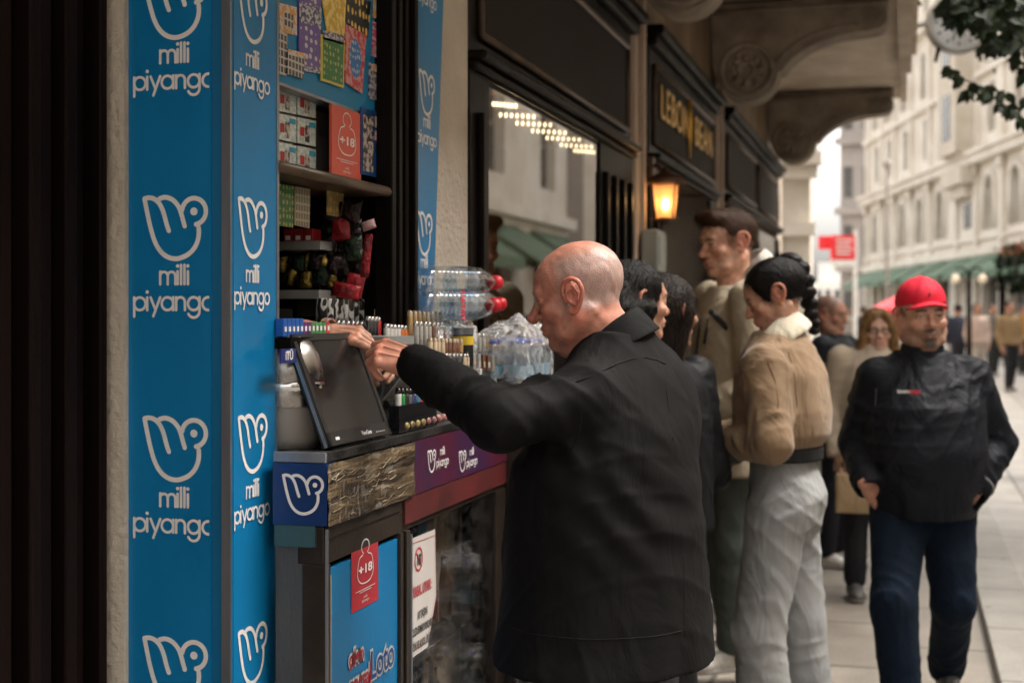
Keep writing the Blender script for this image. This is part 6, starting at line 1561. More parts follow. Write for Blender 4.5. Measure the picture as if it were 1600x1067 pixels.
def skel(H, lean=0, sw=.185, pos=None):
    """default standing joints (local): index 0 = right (+x), 1 = left (-x)"""
    S = {}; V3 = Vector
    S['hip'] = V3((0,0,.53*H)); S['neck'] = V3((0,lean*.9,.835*H)); S['sh'] = [V3((sw,lean*.8,.80*H)), V3((-sw,lean*.8,.80*H))]
    S['el'] = [V3((sw+.05,lean*.5-.02,.625*H)), V3((-sw-.05,lean*.5-.02,.625*H))]; S['wr'] = [V3((sw+.03,lean*.5+.06,.49*H)), V3((-sw-.03,lean*.5+.06,.49*H))]
    S['kn'] = [V3((.095,.02,.285*H)), V3((-.095,.02,.285*H))]; S['an'] = [V3((.10,-.01,.05*H)), V3((-.10,-.01,.05*H))]
    S['lo'] = (-.50,-.45,-.03); S['hi'] = (.50,.50,H*.90)
    return S
def headM(root, c, yaw, pitch=0, roll=0):
    """matrix placing a head in the person's frame; c world centre, yaw world, pitch > 0 looks down"""
    l = toL(root, c); return Matrix.Translation(l) @ Matrix.Rotation(yaw-root.rotation_euler.z, 4, 'Z') @ Matrix.Rotation(-pitch, 4, 'X') @ Matrix.Rotation(roll, 4, 'Y')
def hairpiece(root, M, m, build, lo=(-.16,-.22,-.30), hi=(.16,.16,.18), res=.004, name='hair', strand=.0011, freq=300, strands=2600, flowdir=(0,-.5,-.8)):
    G = Grid(lo, hi, res); build(G)
    if strand: G.disp(lambda X, Y, Z: strand*np.sin((np.arctan2(X, -Y-.0)*(.09)+.25*X)*freq*4 + 3*np.sin(Z*22+X*14)) + .5*strand*np.sin(X*freq*1.7+Y*freq+3*np.sin(Z*30)), .012)
    V, F = G.mesh(); parts = [(V, F)]
    if strands:
        e1, e2 = V[F[:,1]]-V[F[:,0]], V[F[:,3]]-V[F[:,0]]; N = np.cross(e1, e2); N /= np.linalg.norm(N, axis=1)[:, None]+1e-9
        rs = np.random.RandomState(9); sel = rs.choice(len(F), min(strands, len(F)), replace=False); P = V[F[sel]].mean(1); n_ = N[sel]
        n_ *= np.sign((n_*(P-V.mean(0))).sum(1))[:, None]
        flow = np.array(flowdir)[None]+rs.normal(0, .28, (len(sel), 3)); fl = flow-(flow*n_).sum(1)[:, None]*n_; fl /= np.linalg.norm(fl, axis=1)[:, None]+1e-9
        sd_ = np.cross(fl, n_)*.0007; L = rs.uniform(.018, .042, len(sel))[:, None]; K = 4; rows = []
        for k in range(K):
            t = k/(K-1); c = P + fl*L*t + n_*(.0012+.0045*np.sin(t*2.2)*rs.uniform(.2, 1, len(sel))[:, None]) - np.array([0,0,.010])*t*t; w_ = sd_*(1-.8*t); rows += [c-w_, c+w_]
        Vs = np.stack(rows, 1).reshape(-1, 3); b = np.arange(len(sel))[:, None]*(2*K); Fs = np.concatenate([b+np.array([[2*k, 2*k+1, 2*k+3, 2*k+2]]) for k in range(K-1)]); parts.append((Vs, Fs))
    return sculpt([xf(p, M) for p in parts], m, name, root)
HAIR = lambda n, c, r=.5: mat(n+' hair', c, r, var=.35, scale=60, stretch=(1,1,.15), bump=.5, bscale=260, spec=.18)
# ================================================================== PEOPLE
Fw = Vector((-ST, CT, 0)); Rw = Vector((CT, ST, 0))
D2 = math.degrees
FACE_L = math.atan2(CT, -ST) ; FACE_L = math.pi/2 + TH     # yaw that looks to the left of the picture
YAW_L = R_(90)+TH; YAW_CAM = R_(180)+TH; YAW_R = R_(-90)+TH; YAW_AWAY = TH

def collar_band(r, ax_c, up_t, fd, rows, m, name, span=148, drop=.035, fluff=0):
    """turned down collar: a sloping band round the neck, open in front"""
    rd = fd.cross(up_t); mb = MB(); N = 60; Vc = []; q = random.Random(2)
    for i in range(N+1):
        a = R_(-span) + R_(2*span)*i/N; dirv = -fd*math.cos(a) + rd*math.sin(a); fr = abs(a)/R_(span)
        for rr, hh in rows: k_ = 1+.06*math.cos(a*2)+q.uniform(-fluff, fluff); Vc.append(ax_c + dirv*(rr*k_*(1-.05*fr)) + up_t*(hh*(1-.25*fr) - drop*fr**2) + fd*.02*fr)
    nr = len(rows); mb.add(Vc, [(i*nr+j, (i+1)*nr+j, (i+1)*nr+(j+1) % nr, i*nr+(j+1) % nr) for i in range(N) for j in range(nr)], True)
    mb.add(Vc[:nr], [tuple(range(nr))]); mb.add(Vc[-nr:], [tuple(range(nr))[::-1]])
    me = mb.mesh(name, weld=True); me.materials.append(m); o = link(bpy.data.objects.new(name, me), r); md = o.modifiers.new('sub', 'SUBSURF'); md.levels = 1; md.render_levels = 1; return o
def old_man():
    phi = YAW_L - R_(29)
    base = pt(950, 850, Z=3.02); base.z = 0
    r = person(base, phi, 1.7, 'elderly bald man in a long black coat reaching over the kiosk counter')
    S = skel(1.7); L = lambda px, py, Z: toL(r, pt(px, py, Z=Z))
    S['sh'] = [L(1018, 632, 3.12), L(912, 622, 2.87)]; S['neck'] = L(957, 540, 3.0)
    S['el'] = [L(985, 770, 3.3), L(778, 657, 2.78)]; S['wr'] = [L(925, 745, 3.22), L(652, 570, 2.98)]
    S['lo'] = (-.62,-.48,-.02); S['hi'] = (.50,.62,1.62)
    def sec(px, py, a, b): c = toL(r, pt(px, py, Z=3.0)); return (c.z, c.x, c.y, a, b)
    secs = [sec(944,1024,.278,.226), sec(944,980,.258,.222), sec(945,900,.240,.214), sec(945,800,.226,.205), sec(946,720,.216,.190), sec(966,665,.205,.158), sec(970,620,.188,.128), sec(968,585,.155,.112), sec(964,550,.112,.090), sec(961,520,.075,.078)]
    m_coat = cloth('black coat cloth', (.0060,.0056,.0055), .75, .3, 500, .1, spec=.12, crumple=.32)
    def fine(G):
        # gathers at the armpit, the slack over the small of the back
        a = S['sh'][1]; e = S['el'][1]
        for i, (p, q, rr) in enumerate(((L(905,600,2.80), L(985,690,2.80), .020), (L(880,690,2.76), L(990,640,2.78), .016), (L(850,735,2.80), L(960,760,2.80), .018), (L(890,820,2.8), L(1040,790,2.86), .014), (L(870,780,2.78), L(1060,720,2.92), .012))):
            pass
        G.cap(L(1018,612,3.08), L(960,560,3.0), .050, .050, .05); G.cap(L(918,606,2.90), L(958,562,2.98), .050, .052, .05)
        G.ell(toL(r, pt(1000,640,Z=3.05)), (.13,.11,.14), .06)
    coat = None
    lo, hi = S['lo'], S['hi']
    G = Grid((lo[0], lo[1], secs[0][0]-.05), (hi[0], hi[1], 1.56), .006); G.loft(secs, .02); fine(G)
    arm = [(S['sh'][1], .076), (S['el'][1], .064), (S['wr'][1], .046)]
    G.cap(S['sh'][1], S['el'][1], .068, .057, .035); G.cap(S['el'][1], S['wr'][1], .058, .045, .03); G.cap(S['sh'][0], S['el'][0], .068, .06, .03); G.cap(S['el'][0], S['wr'][0], .06, .045, .02)
    el, wr, sh = S['el'][1], S['wr'][1], S['sh'][1]
    G.disp(folds([(el+(wr-el)*.15, wr-el), (el+(wr-el)*.55, (wr-el)+Vector((0,0,.15))), (sh*.35+el*.65, el-sh)], .013, 66, .12), .04)
    # long diagonal drag lines on the back and skirt, measured along world directions
    R3 = np.array(dirL(r, Rw)); 
    def drag(X, Y, Z):
        u = X*R3[0]+Y*R3[1]; z = Z
        m1 = np.exp(-((z-1.12)/.10)**2)*np.exp(-((u-.05)/.16)**2); m2 = np.exp(-((z-.80)/.22)**2)
        t = .0045*m1*np.sin((z*.9+u*.55)*72+2.0*np.sin(u*16)); t = t + .0032*m2*np.sin((z*.8-u*.75)*40+2.4*np.sin(z*11)+1.2*np.sin(u*23)); 
        t = t + .005*np.exp(-((z-1.26)/.06)**2)*np.exp(-((u+.10)/.08)**2)*np.sin((z*.5+u)*85)
        return t + .0018*np.sin(u*31+3*np.sin(z*5)+1.0)*(1-ss(z, .85, 1.15)) + .002*n3(X, Y, Z, 1.6, .4)
    G.disp(drag, .04); G.disp(lambda X, Y, Z: .0035*(ridge(X, Y, Z, 22, .3, 30, .9)+.8*ridge(X, Y, Z, 26, 1.3, -22, 2.2)) + .0025*ridge(X, Y, Z, 44, 2.1, 40, .2)*np.exp(-((Z-1.30)/.12)**2), .04)
    d = (wr-el).normalized(); G.cap(wr-d*.03, wr+d*.07, .037, .037, .003, 'cut')
    hemz = secs[0][0]+.010; Z = G.ax[2][None,None,:]; X = G.ax[0][:,None,None]; Y = G.ax[1][None,:,None]
    hz = hemz + .010*np.sin(X*7+Y*5)
    G.D = np.maximum(G.D, hz-Z).astype(f32); G.D = np.maximum(G.D, -np.maximum(G.D+.010, Z-(hemz+.18))).astype(f32)
    V, F = G.mesh(); coat = sculpt([(V, F)], m_coat, 'coat', r)
    # seams, yoke, collar
    m_seam = cloth('dark seam', (.004,.004,.004), .8)
    cd = dirL(r, Fw)
    yoke = [L(px, py, 2.7) for px, py in ((905,601),(925,594),(950,583),(975,573),(1000,566),(1025,564),(1045,568),(1062,576))]
    tube_on(r, project(coat, yoke, cd, .0006), .0016, m_seam, 'yoke_seam')
    tube_on(r, project(coat, [L(1050,570,2.7), L(1060,620,2.7), L(1067,700,2.7)], cd, .0004), .0010, m_seam, 'back_seam')
    sl = [L(px, py, 2.6) for px, py in ((905,601),(911,625),(917,655),(914,690),(900,720))]
    tube_on(r, project(coat, sl, cd, .0003), .0012, m_seam, 'sleeve_seam')
    hem = [L(px, 1028, 2.6) for px in range(800, 1090, 16)]; tube_on(r, project(coat, hem, cd, .0003), .0011, m_seam, 'hem_stitch')
    tube_on(r, project(coat, [L(1094,y,2.6) for y in range(900,1046,14)], cd, .0001), .0008, m_seam, 'vent_edge')
    # turned down collar: a sloping band round the neck, open in front
    ax_c = toL(r, pt(953, 523, Z=3.0)); up_t = dirL(r, (-Rw*.42 + EZ)).normalized(); fd = dirL(r, -Rw*1.0+Fw*.15).normalized(); fd = (fd-up_t*fd.dot(up_t)).normalized(); rd = fd.cross(up_t)
    collar_band(r, ax_c, up_t, fd, ((.064,.032),(.068,.038),(.075,.032),(.083,.012),(.092,-.014),(.099,-.028),(.095,-.030),(.080,-.008),(.064,.010)), m_coat, 'collar')
    # head
    hc = pt(901, 459, Z=3.0); hy = YAW_L - R_(11)
    M = headM(r, hc, hy, R_(14), R_(0))
    nt_ = M.inverted() @ toL(r, pt(957, 545, Z=3.0))
    (VF, C) = head(dict(ridge=.002, ears=1.12, eary=.013, earz=-.006, skin=(.42,.175,.12), hair=(.16,.13,.12), brow=.75, stub=1, age=1, neck=.062, neckto=nt_, nose=.005, bulb=.0022, earout=.003, fat=.003, gut=.010, open=.0028, jaw=.058, scale=.93), .0022)
    hd = xf(VF, M)
    # hands
    wl = pt(649, 566, Z=2.985); fwd = (-Rw*.92 + Fw*.30 + EZ*.22); dors = (EZ*.72 - Fw*.70)
    h1, c1 = hand([(.55,.75,.35),(.75,.9,.5),(.85,1.0,.5),(.95,1.0,.5)], thumb=(.5,.6), skin=(.50,.225,.155), scale=1.0, fore=.06)
    Mh = frame(toL(r, wl), dirL(r, fwd), dirL(r, dors))
    h2, c2 = hand([(.5,.6,.3)]*4, mirror=True, res=.004, skin=(.50,.225,.155)); M2 = frame(S['wr'][0], (S['wr'][0]-S['el'][0]), (0,0,1))
    under_body(r, S, hd, C, [(xf(h1, Mh), c1), (xf(h2, M2), c2)])
    S['hip'] = Vector((0,-.0,.86)); trousers(r, S, cloth('black trousers', (.010,.010,.011), .85), res=.012)
    for k in (0, 1): shoe(r, (S['an'][k].x, S['an'][k].y, .002), 0, (.02,.018,.016), .009, sole=(.015,.015,.015))
    return r
old_man()

def dark_shirt(r): pass
def seller():
    base = pt(300, 600, Z=3.2); base = Vector((-1.72, 2.74, 0)); phi = R_(-62)
    r = person(base, phi, 1.7, 'seller inside the kiosk showing only two bare hands and a bracelet')
    S = skel(1.70); S['lo'] = (-.5,-.35,-.02); S['hi'] = (.5,.62,1.6)
    wA = pt(515, 519, Z=3.17); wB = pt(556, 550, Z=3.26)
    fA = (Rw*.90 - EZ*.10 - Fw*.42); fB = (Rw*.9 - EZ*.14 - Fw*.40)
    S['wr'] = [toL(r, wB - fB.normalized()*.06), toL(r, wA - fA.normalized()*.06)]
    S['el'] = [toL(r, wB - (Rw*.9+EZ*.25+Fw*.1).normalized()*.27), toL(r, wA - (Rw*.97+EZ*.28-Fw*.05).normalized()*.27)]
    (VF, C) = head(dict(skin=(.42,.22,.15)), .004); M = headM(r, base+Vector((.06,.02,1.60)), phi, .2)
    sk = (.50,.26,.18)
    hA, cA = hand([(.16,.18,.10),(.50,.50,.2),(.6,.6,.3),(.7,.7,.3)], thumb=(.45,.5), skin=sk, fore=.08, scale=.88)
    hB, cB = hand([(.55,.7,.4),(.6,.8,.4),(.65,.8,.4),(.7,.8,.4)], scale=.85, thumb=(.6,.6), skin=tuple(c*1 for c in sk), mirror=True, fore=.08)
    MA = frame(toL(r, wA), dirL(r, fA), dirL(r, EZ*.85 - Fw*.5)); MB_ = frame(toL(r, wB), dirL(r, fB), dirL(r, EZ*.6 + Fw*.7))
    under_body(r, S, xf(VF, M), C, [(xf(hA, MA), cA), (xf(hB, MB_), cB)], skin=sk)
    top_garment(r, {**S, 'wr': [S['el'][0]*.4+S['wr'][0]*.6, S['el'][1]*.4+S['wr'][1]*.6]}, [(.80,0,0,.19,.13), (1.1,0,0,.18,.13), (1.3,0,0,.19,.12), (1.42,0,0,.10,.08)], cloth('charcoal jumper', (.03,.03,.032)), res=.014, name='jumper')
    trousers(r, S, cloth('black trousers', (0,0,0)), res=.016)
    for k in (0, 1): shoe(r, (S['an'][k].x, S['an'][k].y, .004), 0, (.02,.018,.016), .012)
    b = MB(); c = toL(r, wA); d = dirL(r, fA).normalized(); u = d.orthogonal().normalized(); v = d.cross(u)
    for j, off in enumerate((-.012, -.006, .0)): b.tube([c+d*off + (u*math.cos(a)*.029+v*math.sin(a)*.029) for a in [2*math.pi*i/24 for i in range(25)]], .0028, 6)
    me = b.mesh('bracelet'); me.materials.append(mat('braided bracelet', (.35,.33,.25), .6, var=.5, scale=120, col2=(.25,.03,.03))); link(bpy.data.objects.new('bracelet', me), r)
    for v_ in me.vertices: pass
    c = pt(590, 551, Z=3.10)
    cd_ = MB().obox(c, (Fw*.2+Rw*.05+EZ*.0).normalized()*.004+Rw*.012, EZ*.016, Fw*.0006).build('paper_slip', mat('blue slip', (.06,.25,.5), .5, var=.3, scale=90)); tag(cd_, 'small blue and white ticket passed between the two hands', 'ticket')
seller()

def beige_man():
    Z = 5.75; phi = YAW_L + R_(14); base = pt(1141, 600, Z=Z); base.z = .10
    r = person(base, phi, 1.85, 'tall man with short brown hair in a long beige parka with pale hood')
    S = skel(1.85, .01, .19); S['el'] = [Vector((.25,-.02,1.15)), Vector((-.25,.0,1.15))]; S['wr'] = [Vector((.14,.20,1.05)), Vector((-.14,.20,1.03))]
    S['lo'] = (-.42,-.36,-.02); S['hi'] = (.42,.42,1.7)
    secs = [(.78,0,.0,.235,.175), (.95,0,0,.225,.165), (1.2,0,0,.21,.15), (1.38,0,0,.205,.135), (1.47,0,0,.16,.105), (1.53,0,.005,.085,.085)]
    m = cloth('beige parka cloth', (.42,.35,.255), .85, .2, 400, .1)
    top_garment(r, S, secs, m, .009, (.074,.066,.052), amp=.007, seed=2., name='parka')
    G = Grid((-.2,-.24,1.36), (.2,.2,1.76), .007)
    G.ell((0,-.105,1.60), (.125,.080,.095), .02); G.ell((0,-.05,1.67), (.090,.08,.09), .02, 'cut'); 
    G.chain([(-.05,.105,1.40), (-.085,.03,1.50), (-.08,-.05,1.545), (0,-.09,1.56), (.08,-.05,1.545), (.085,.03,1.50), (.05,.105,1.40)], .022, .02)
    sculpt([G], cloth('pale fleece lining', (.52,.49,.43), .95, .4, 160), 'hood', r)
    mz = cloth('black trim', (.015,.015,.015), .6)
    mb = MB(); mb.tube([(-.02,.135,1.40),(-.02,.165,1.2),(-.02,.172,.95),(-.02,.18,.74)], .006); mb.tube([(.02,.14,1.42),(.03,.155,1.34)], .005); mb.tube([(-.075,.125,1.40),(-.08,.145,1.30)], .005)
    me = mb.mesh('zip'); me.materials.append(mz); link(bpy.data.objects.new('zip', me), r)
    mb = MB(); mb.tube([(-.10,.125,1.43),(-.17,.08,1.36)], .012); me = mb.mesh('shoulder_strap'); me.materials.append(mz); link(bpy.data.objects.new('shoulder_strap', me), r)
    M = headM(r, pt(1136, 380, Z=Z), phi+R_(8), R_(8)); nt_ = M.inverted() @ Vector((0,-.01,1.50))
    VF, C = head(dict(skin=(.56,.30,.21), hair=(.10,.05,.025), brow=1, neck=.055, neckto=nt_, nose=.003, scale=1.13, jaw=.056, age=.4), .0036)
    S['kn'] = [Vector((.10,.03,.50)), Vector((-.09,.02,.50))]; S['an'] = [Vector((.10,-.06,.09)), Vector((-.09,.03,.09))]; S['hip'] = Vector((0,0,.93))
    under_body(r, S, xf(VF, M), C)
    def hb(G):
        G.ell((0,-.018,.036), (.0795,.101,.087), .01); G.ell((0,.035,.090), (.060,.052,.036), .02); G.cap((-.04,.070,.098), (.045,.072,.102), .020, .020, .02)
        G.ell((0,.085,-.015), (.080,.075,.085), .01, 'cut'); G.ell((0,-.03,-.12), (.12,.13,.105), .01, 'cut')
        for s in (-1,1): G.ell((s*.09,.01,-.01), (.02,.03,.045), .006, 'cut')
    hairpiece(r, M @ Matrix.Scale(1.13, 4), HAIR('short brown', (.075,.035,.018)), hb, res=.0045)
    pass
    trousers(r, S, cloth('dark green grey denim', (.10,.12,.112), .85, .3, 300), (.085,.068,.062), .009, wide=1.02)
    for k in (0, 1): shoe(r, (S['an'][k].x, S['an'][k].y-.01, 0), R_(4), (.66,.63,.57), .007, L=.30)
beige_man()

def tan_woman():
    Z = 4.75; phi = YAW_L - R_(24); base = pt(1218, 600, Z=Z); base.z = 0
    r = person(base, phi, 1.72, 'woman with black braid, tan suede bomber with cream shearling collar and pale jeans')
    S = skel(1.68, .02, .165); S['hip'] = Vector((0,-.01,.92))
    S['el'] = [Vector((.24,-.0,1.12)), Vector((-.235,-.03,1.11))]; S['wr'] = [Vector((.08,.21,1.10)), Vector((-.10,.20,1.08))]
    S['lo'] = (-.42,-.36,-.02); S['hi'] = (.42,.42,1.6)
    secs = [(1.075,0,-.005,.165,.128), (1.12,0,-.008,.20,.162), (1.20,0,-.01,.205,.165), (1.32,0,-.005,.20,.15), (1.40,0,0,.165,.115), (1.46,0,.005,.09,.08)]
    top_garment(r, S, secs, cloth('tan suede', (.215,.140,.082), .9, .3, 220, .16, sheen=.12, col2=(.15,.095,.053)), .008, (.074,.066,.050), amp=.010, freq=80, seed=1., name='bomber_jacket', big=.003)
    upt = dirL(r, (-Rw*.50 + EZ)).normalized(); fdd = dirL(r, -Rw); fdd = (fdd-upt*fdd.dot(upt)).normalized()
    collar_band(r, toL(r, pt(1207, 520, Z=Z)), upt, fdd, ((.062,.040),(.072,.056),(.088,.052),(.105,.022),(.120,-.010),(.124,-.032),(.112,-.044),(.090,-.025),(.066,.0)), cloth('cream shearling', (.55,.49,.38), .98, 1, 130, .1, sheen=.5), 'shearling_collar', 158, .05, .03)
    m_ss = cloth('tan seam', (.13,.07,.03), .9)
    jk = [c for c in r.children if c.name.startswith('bomber')][0]; cdd = dirL(r, Fw); PP = lambda px, py: toL(r, pt(px, py, Z=4.3))
    for q in ([(1250,532),(1262,556),(1268,590),(1272,640),(1270,676)], [(1206,548),(1222,570),(1232,600),(1236,636),(1230,660)], [(1150,640),(1170,664),(1196,676)]): tube_on(r, project(jk, [PP(*p) for p in q], cdd, .0), .0018, m_ss, 'seam')
    mk = cloth('black ribbed trim', (.012,.012,.012), .8)
    G = Grid((-.25,-.25,1.0), (.25,.25,1.12), .008); G.loft([(1.035,0,-.005,.172,.138), (1.085,0,-.005,.176,.140)], .01); sculpt([G], mk, 'hem_band', r)
    m_bag = cloth('black bag leather', (.012,.012,.012), .5)
    G = Grid((-.30,.0,.88), (.20,.42,1.18), .009); q_ = toL(r, pt(1143, 703, Z=4.66)); G.ell(q_, (.055,.055,.050), .02); G.ell((-.10,.20,1.035), (.12,.05,.055), .01); G.ell((-.16,.17,.99), (.06,.05,.05), .02); sculpt([G], m_bag, 'waist_bag', r)
    M = headM(r, pt(1208, 462, Z=Z-.0), YAW_L - R_(6), R_(24)); nt_ = M.inverted() @ Vector((0,-.01,1.45))
    VF, C = head(dict(skin=(.47,.25,.17), hair=(.012,.009,.008), brow=1, neck=.046, neckto=nt_, scale=.97, jaw=.05), .0036)
    S['kn'] = [Vector((.10,-.045,.48)), Vector((-.10,.045,.48))]; S['an'] = [Vector((.11,-.075,.07)), Vector((-.10,.01,.07))]
    under_body(r, S, xf(VF, M), C)
    def hb(G):
        G.ell((0,-.02,.034), (.083,.104,.088), .01); G.ell((0,.085,-.03), (.078,.070,.090), .01, 'cut'); G.ell((0,-.01,-.105), (.12,.11,.07), .01, 'cut')
        for s in (-1,1): G.ell((s*.085,.0,-.005), (.02,.022,.035), .006, 'cut')
    hr = HAIR('black', (.008,.006,.006), .35)
    hairpiece(r, M, hr, hb, res=.0045)
    # braid: overlapping lobes from the crown down the nape
    G = Grid((-.5,-.5,1.2), (.5,.5,1.80), .006)
    path = [(1236,408),(1250,420),(1258,438),(1262,456),(1266,474),(1268,490),(1271,504),(1273,517)]
    for i, (px, py) in enumerate(path):
        c = toL(r, pt(px-2, py, Z=Z+.08)); s = (-1)**i; rr = .043-.0032*i; o = dirL(r, Fw)*.012*s
        G.ell(c+o, (rr*.95,rr*.95,rr*.74), .006); G.ell(c-o*1.2+dirL(r, Rw)*.01, (rr*.7,rr*.7,rr*.6), .006)
    G.disp(lambda X, Y, Z_: .0015*np.sin(X*500+Z_*300), .01)
    sculpt([G], hr, 'braid', r)
    c = M @ Vector((-.082,-.01,-.032)); mb = MB(); mb.lathe([(.001,-.006),(.006,0),(.001,.006)], c, n=10); me = mb.mesh('earring'); me.materials.append(m_gold); link(bpy.data.objects.new('earring', me), r)
    pass
    jn = cloth('pale grey denim', (.28,.28,.275), .9, .3, 300, .08, col2=(.21,.212,.213))
    tr = trousers(r, S, jn, (.092,.082,.098), .007, seat=.022, hip_w=.150, hip_d=.112, amp=.008)
    cd = dirL(r, Fw); P = lambda px, py: toL(r, pt(px, py, Z=4.2)); ms = cloth('jean seam', (.22,.21,.20), .9)
    for q in ([(1211,712),(1216,740),(1222,767),(1245,772),(1268,757),(1262,722)], [(1200,700),(1195,800),(1200,900),(1206,1060)], [(1258,770),(1268,790),(1276,800)]): tube_on(r, project(tr, [P(*p) for p in q], cd, .0002), .0012, ms, 'seam')
    for k in (0, 1): shoe(r, (S['an'][k].x, S['an'][k].y, 0), 0, (.5,.48,.44), .010)
tan_woman()

def cap_man():
    Z = 5.35; phi = YAW_CAM - R_(3); base = pt(1442, 600, Z=Z); base.z = 0
    r = person(base, phi, 1.70, 'stocky man in a red cap and black windbreaker walking with hands in pockets')
    S = skel(1.70, .0, .205); L = lambda px, py, dz=0: toL(r, pt(px, py, Z=Z+dz))
    S['hip'] = Vector((0,0,.88))
    S['sh'] = [L(1372, 592), L(1515, 590)]; S['el'] = [L(1342, 692, .06), L(1556, 690, .06)]; S['wr'] = [L(1355, 752, -.08), L(1524, 762, -.08)]
    S['neck'] = L(1440, 555); S['lo'] = (-.48,-.36,-.02); S['hi'] = (.48,.42,1.6)
    secs = [(.765,0,.03,.170,.165), (.795,0,.03,.195,.175), (.86,0,.03,.212,.185), (1.0,0,.04,.23,.19), (1.17,0,.03,.222,.17), (1.27,0,.0,.205,.135), (1.33,0,-.01,.14,.105), (1.375,0,-.01,.090,.085)]
    m = cloth('black windbreaker', (.0065,.0075,.011), .6, .2, 500, .1, spec=.16, crumple=.8)
    def ex(G): G.cap(L(1385,588), L(1430,570), .05, .045, .05); G.cap(L(1500,588), L(1450,570), .05, .045, .05)
    jk = top_garment(r, S, secs, m, .008, (.082,.074,.058), amp=.010, seed=3., extra=ex, big=.003, crease=.008, freq=70)
    G = Grid((-.14,-.14,1.28), (.14,.14,1.45), .005); G.loft([(1.315,0,-.01,.098,.10), (1.375,0,-.01,.082,.088), (1.41,0,-.01,.076,.084)], .01); G.loft([(1.35,0,-.01,.070,.076), (1.46,0,-.01,.068,.074)], .004, 'cut'); sculpt([G], m, 'collar', r)
    cd = -dirL(r, -Fw)*1.0; P = lambda px, py: toL(r, pt(px, py, Z=Z-.6))
    fdir = dirL(r, Fw)
    tube_on(r, project(jk, [P(1437,560), P(1431,620), P(1424,700), P(1420,795)], fdir, .001), .0045, cloth('zip tape', (.006,.006,.007), .7), 'zip')
    tube_on(r, project(jk, [P(1456,600), P(1455,630), P(1453,668)], fdir, .001), .0022, cloth('zip tape', (0,0,0)), 'chest_pocket_zip')
    # chest lettering laid on the cloth
    for s, px, mm in (('issenn', 1472, mw), ('rings', 1488, mat('red thread', (.6,.03,.05), .5))):
        h_ = project(jk, [P(px, 623)], fdir, .010)
        if h_: text_local(r, s, .021, h_[0], dirL(r, Rw), EZ, mm)
    for k, (px, py, yaw) in enumerate(((1349,757,0), (1515,774,0))):
        pass
    M = headM(r, pt(1441, 494, Z=Z), phi+R_(5), R_(1), R_(2)); nt_ = M.inverted() @ Vector((0,-.02,1.36))
    VF, C = head(dict(skin=(.46,.25,.17), hair=(.045,.030,.024), brow=1.2, neck=.062, neckto=nt_, scale=1.06, jaw=.060, fat=.006, beard=1.2, age=.8, bulb=.001, gut=.012, open=.0030), .003)
    hn = []
    for k in (0, 1):
        h_, c_ = hand([(.3,.4,.3)]*4, thumb=(1.3,1.2), mirror=(k == 0), res=.004, skin=(.42,.2,.14), fore=.03, scale=.95)
        tip = [L(1410, 815, .02), L(1470, 815, .02)][k]; hn.append((xf(h_, frame(S['wr'][k]+(S['wr'][k]-S['el'][k]).normalized()*.03, tip-S['wr'][k], dirL(r, -Fw))), c_))
    S['kn'] = [toL(r, pt(1396, 945, Z=Z-.22)), toL(r, pt(1490, 940, Z=Z-.05))]; S['an'] = [toL(r, pt(1412, 1115, Z=Z-.22)), toL(r, pt(1478, 1052, Z=Z+.28))]
    under_body(r, S, xf(VF, M), C, hn)
    # cap
    cm = cloth('red cotton', (.58,.012,.035), .75, .2, 300, .05)
    G = Grid((-.12,-.14,-.02), (.12,.20,.15), .0035)
    G.ell((0,-.012,.042), (.086,.106,.090), .01); G.comb(lambda X, Y, Z_: (Z_-.030+.10*(Y-.02)*0-.0)*1.0+0*X, (-.12,-.14,-.05), (.12,.2,.03), .006, 'cut')
    G2 = G; G2.D = np.maximum(G2.D, -(G2.ax[2][None,None,:]-.028)+0*G2.D).astype(f32)
    G.comb(lambda X, Y, Z_: np.maximum(np.sqrt((X/.072)**2+((Y-.06)/.080)**2)*.07-.07, np.abs(Z_-(.036-.30*(X**2)/.07*1.0-.16*np.maximum(Y-.08,0)))-.0030), (-.09,.05,-.02), (.09,.17,.06), .006)
    G.ell((0,-.01,.133), (.007,.007,.005), .003)
    for a in range(6): an = a*math.pi/3+.52; G.chain([(math.cos(an)*.078*q, -.012+math.sin(an)*.098*q, .042+.0905*math.sqrt(max(0,1-q*q*.82))) for q in (.1,.4,.7,.95)], .0012, .003)
    sculpt([xf(G.mesh(), M @ Matrix.Translation((0,-.004,.008)) @ Matrix.Scale(1.07, 4) @ Matrix.Rotation(R_(3), 4, 'X'))], cm, 'cap', r)
    mb = MB(); c = M @ Vector((.0,.092,.082)); mb.lathe([(.001,-.008),(.004,-.004),(.003,.004),(.001,.009)], c, n=8); me = mb.mesh('cap_emblem'); me.materials.append(mk_); link(bpy.data.objects.new('cap_emblem', me), r)
    def hb(G): G.ell((0,-.02,.02), (.082,.098,.085), .01); G.ell((0,.09,-.0), (.09,.085,.12), .01, 'cut'); G.ell((0,-.0,-.11), (.12,.14,.085), .01, 'cut'); G.ell((0,0,.09), (.12,.14,.06), .01, 'cut')
    hairpiece(r, M, HAIR('dark grey', (.06,.05,.045)), hb, res=.005)
    pass
    trousers(r, S, cloth('dark navy denim', (.005,.011,.022), .85, .3, 300, .15, spec=.15), (.100,.078,.070), .008, hip_w=.170, hip_d=.135, amp=.006)
    a = S['an']; shoe(r, (a[0].x, a[0].y, 0), 0, (.06,.055,.05), .007); shoe(r, (a[1].x, a[1].y, .045), 0, (.05,.048,.045), .007, pitch=R_(20))
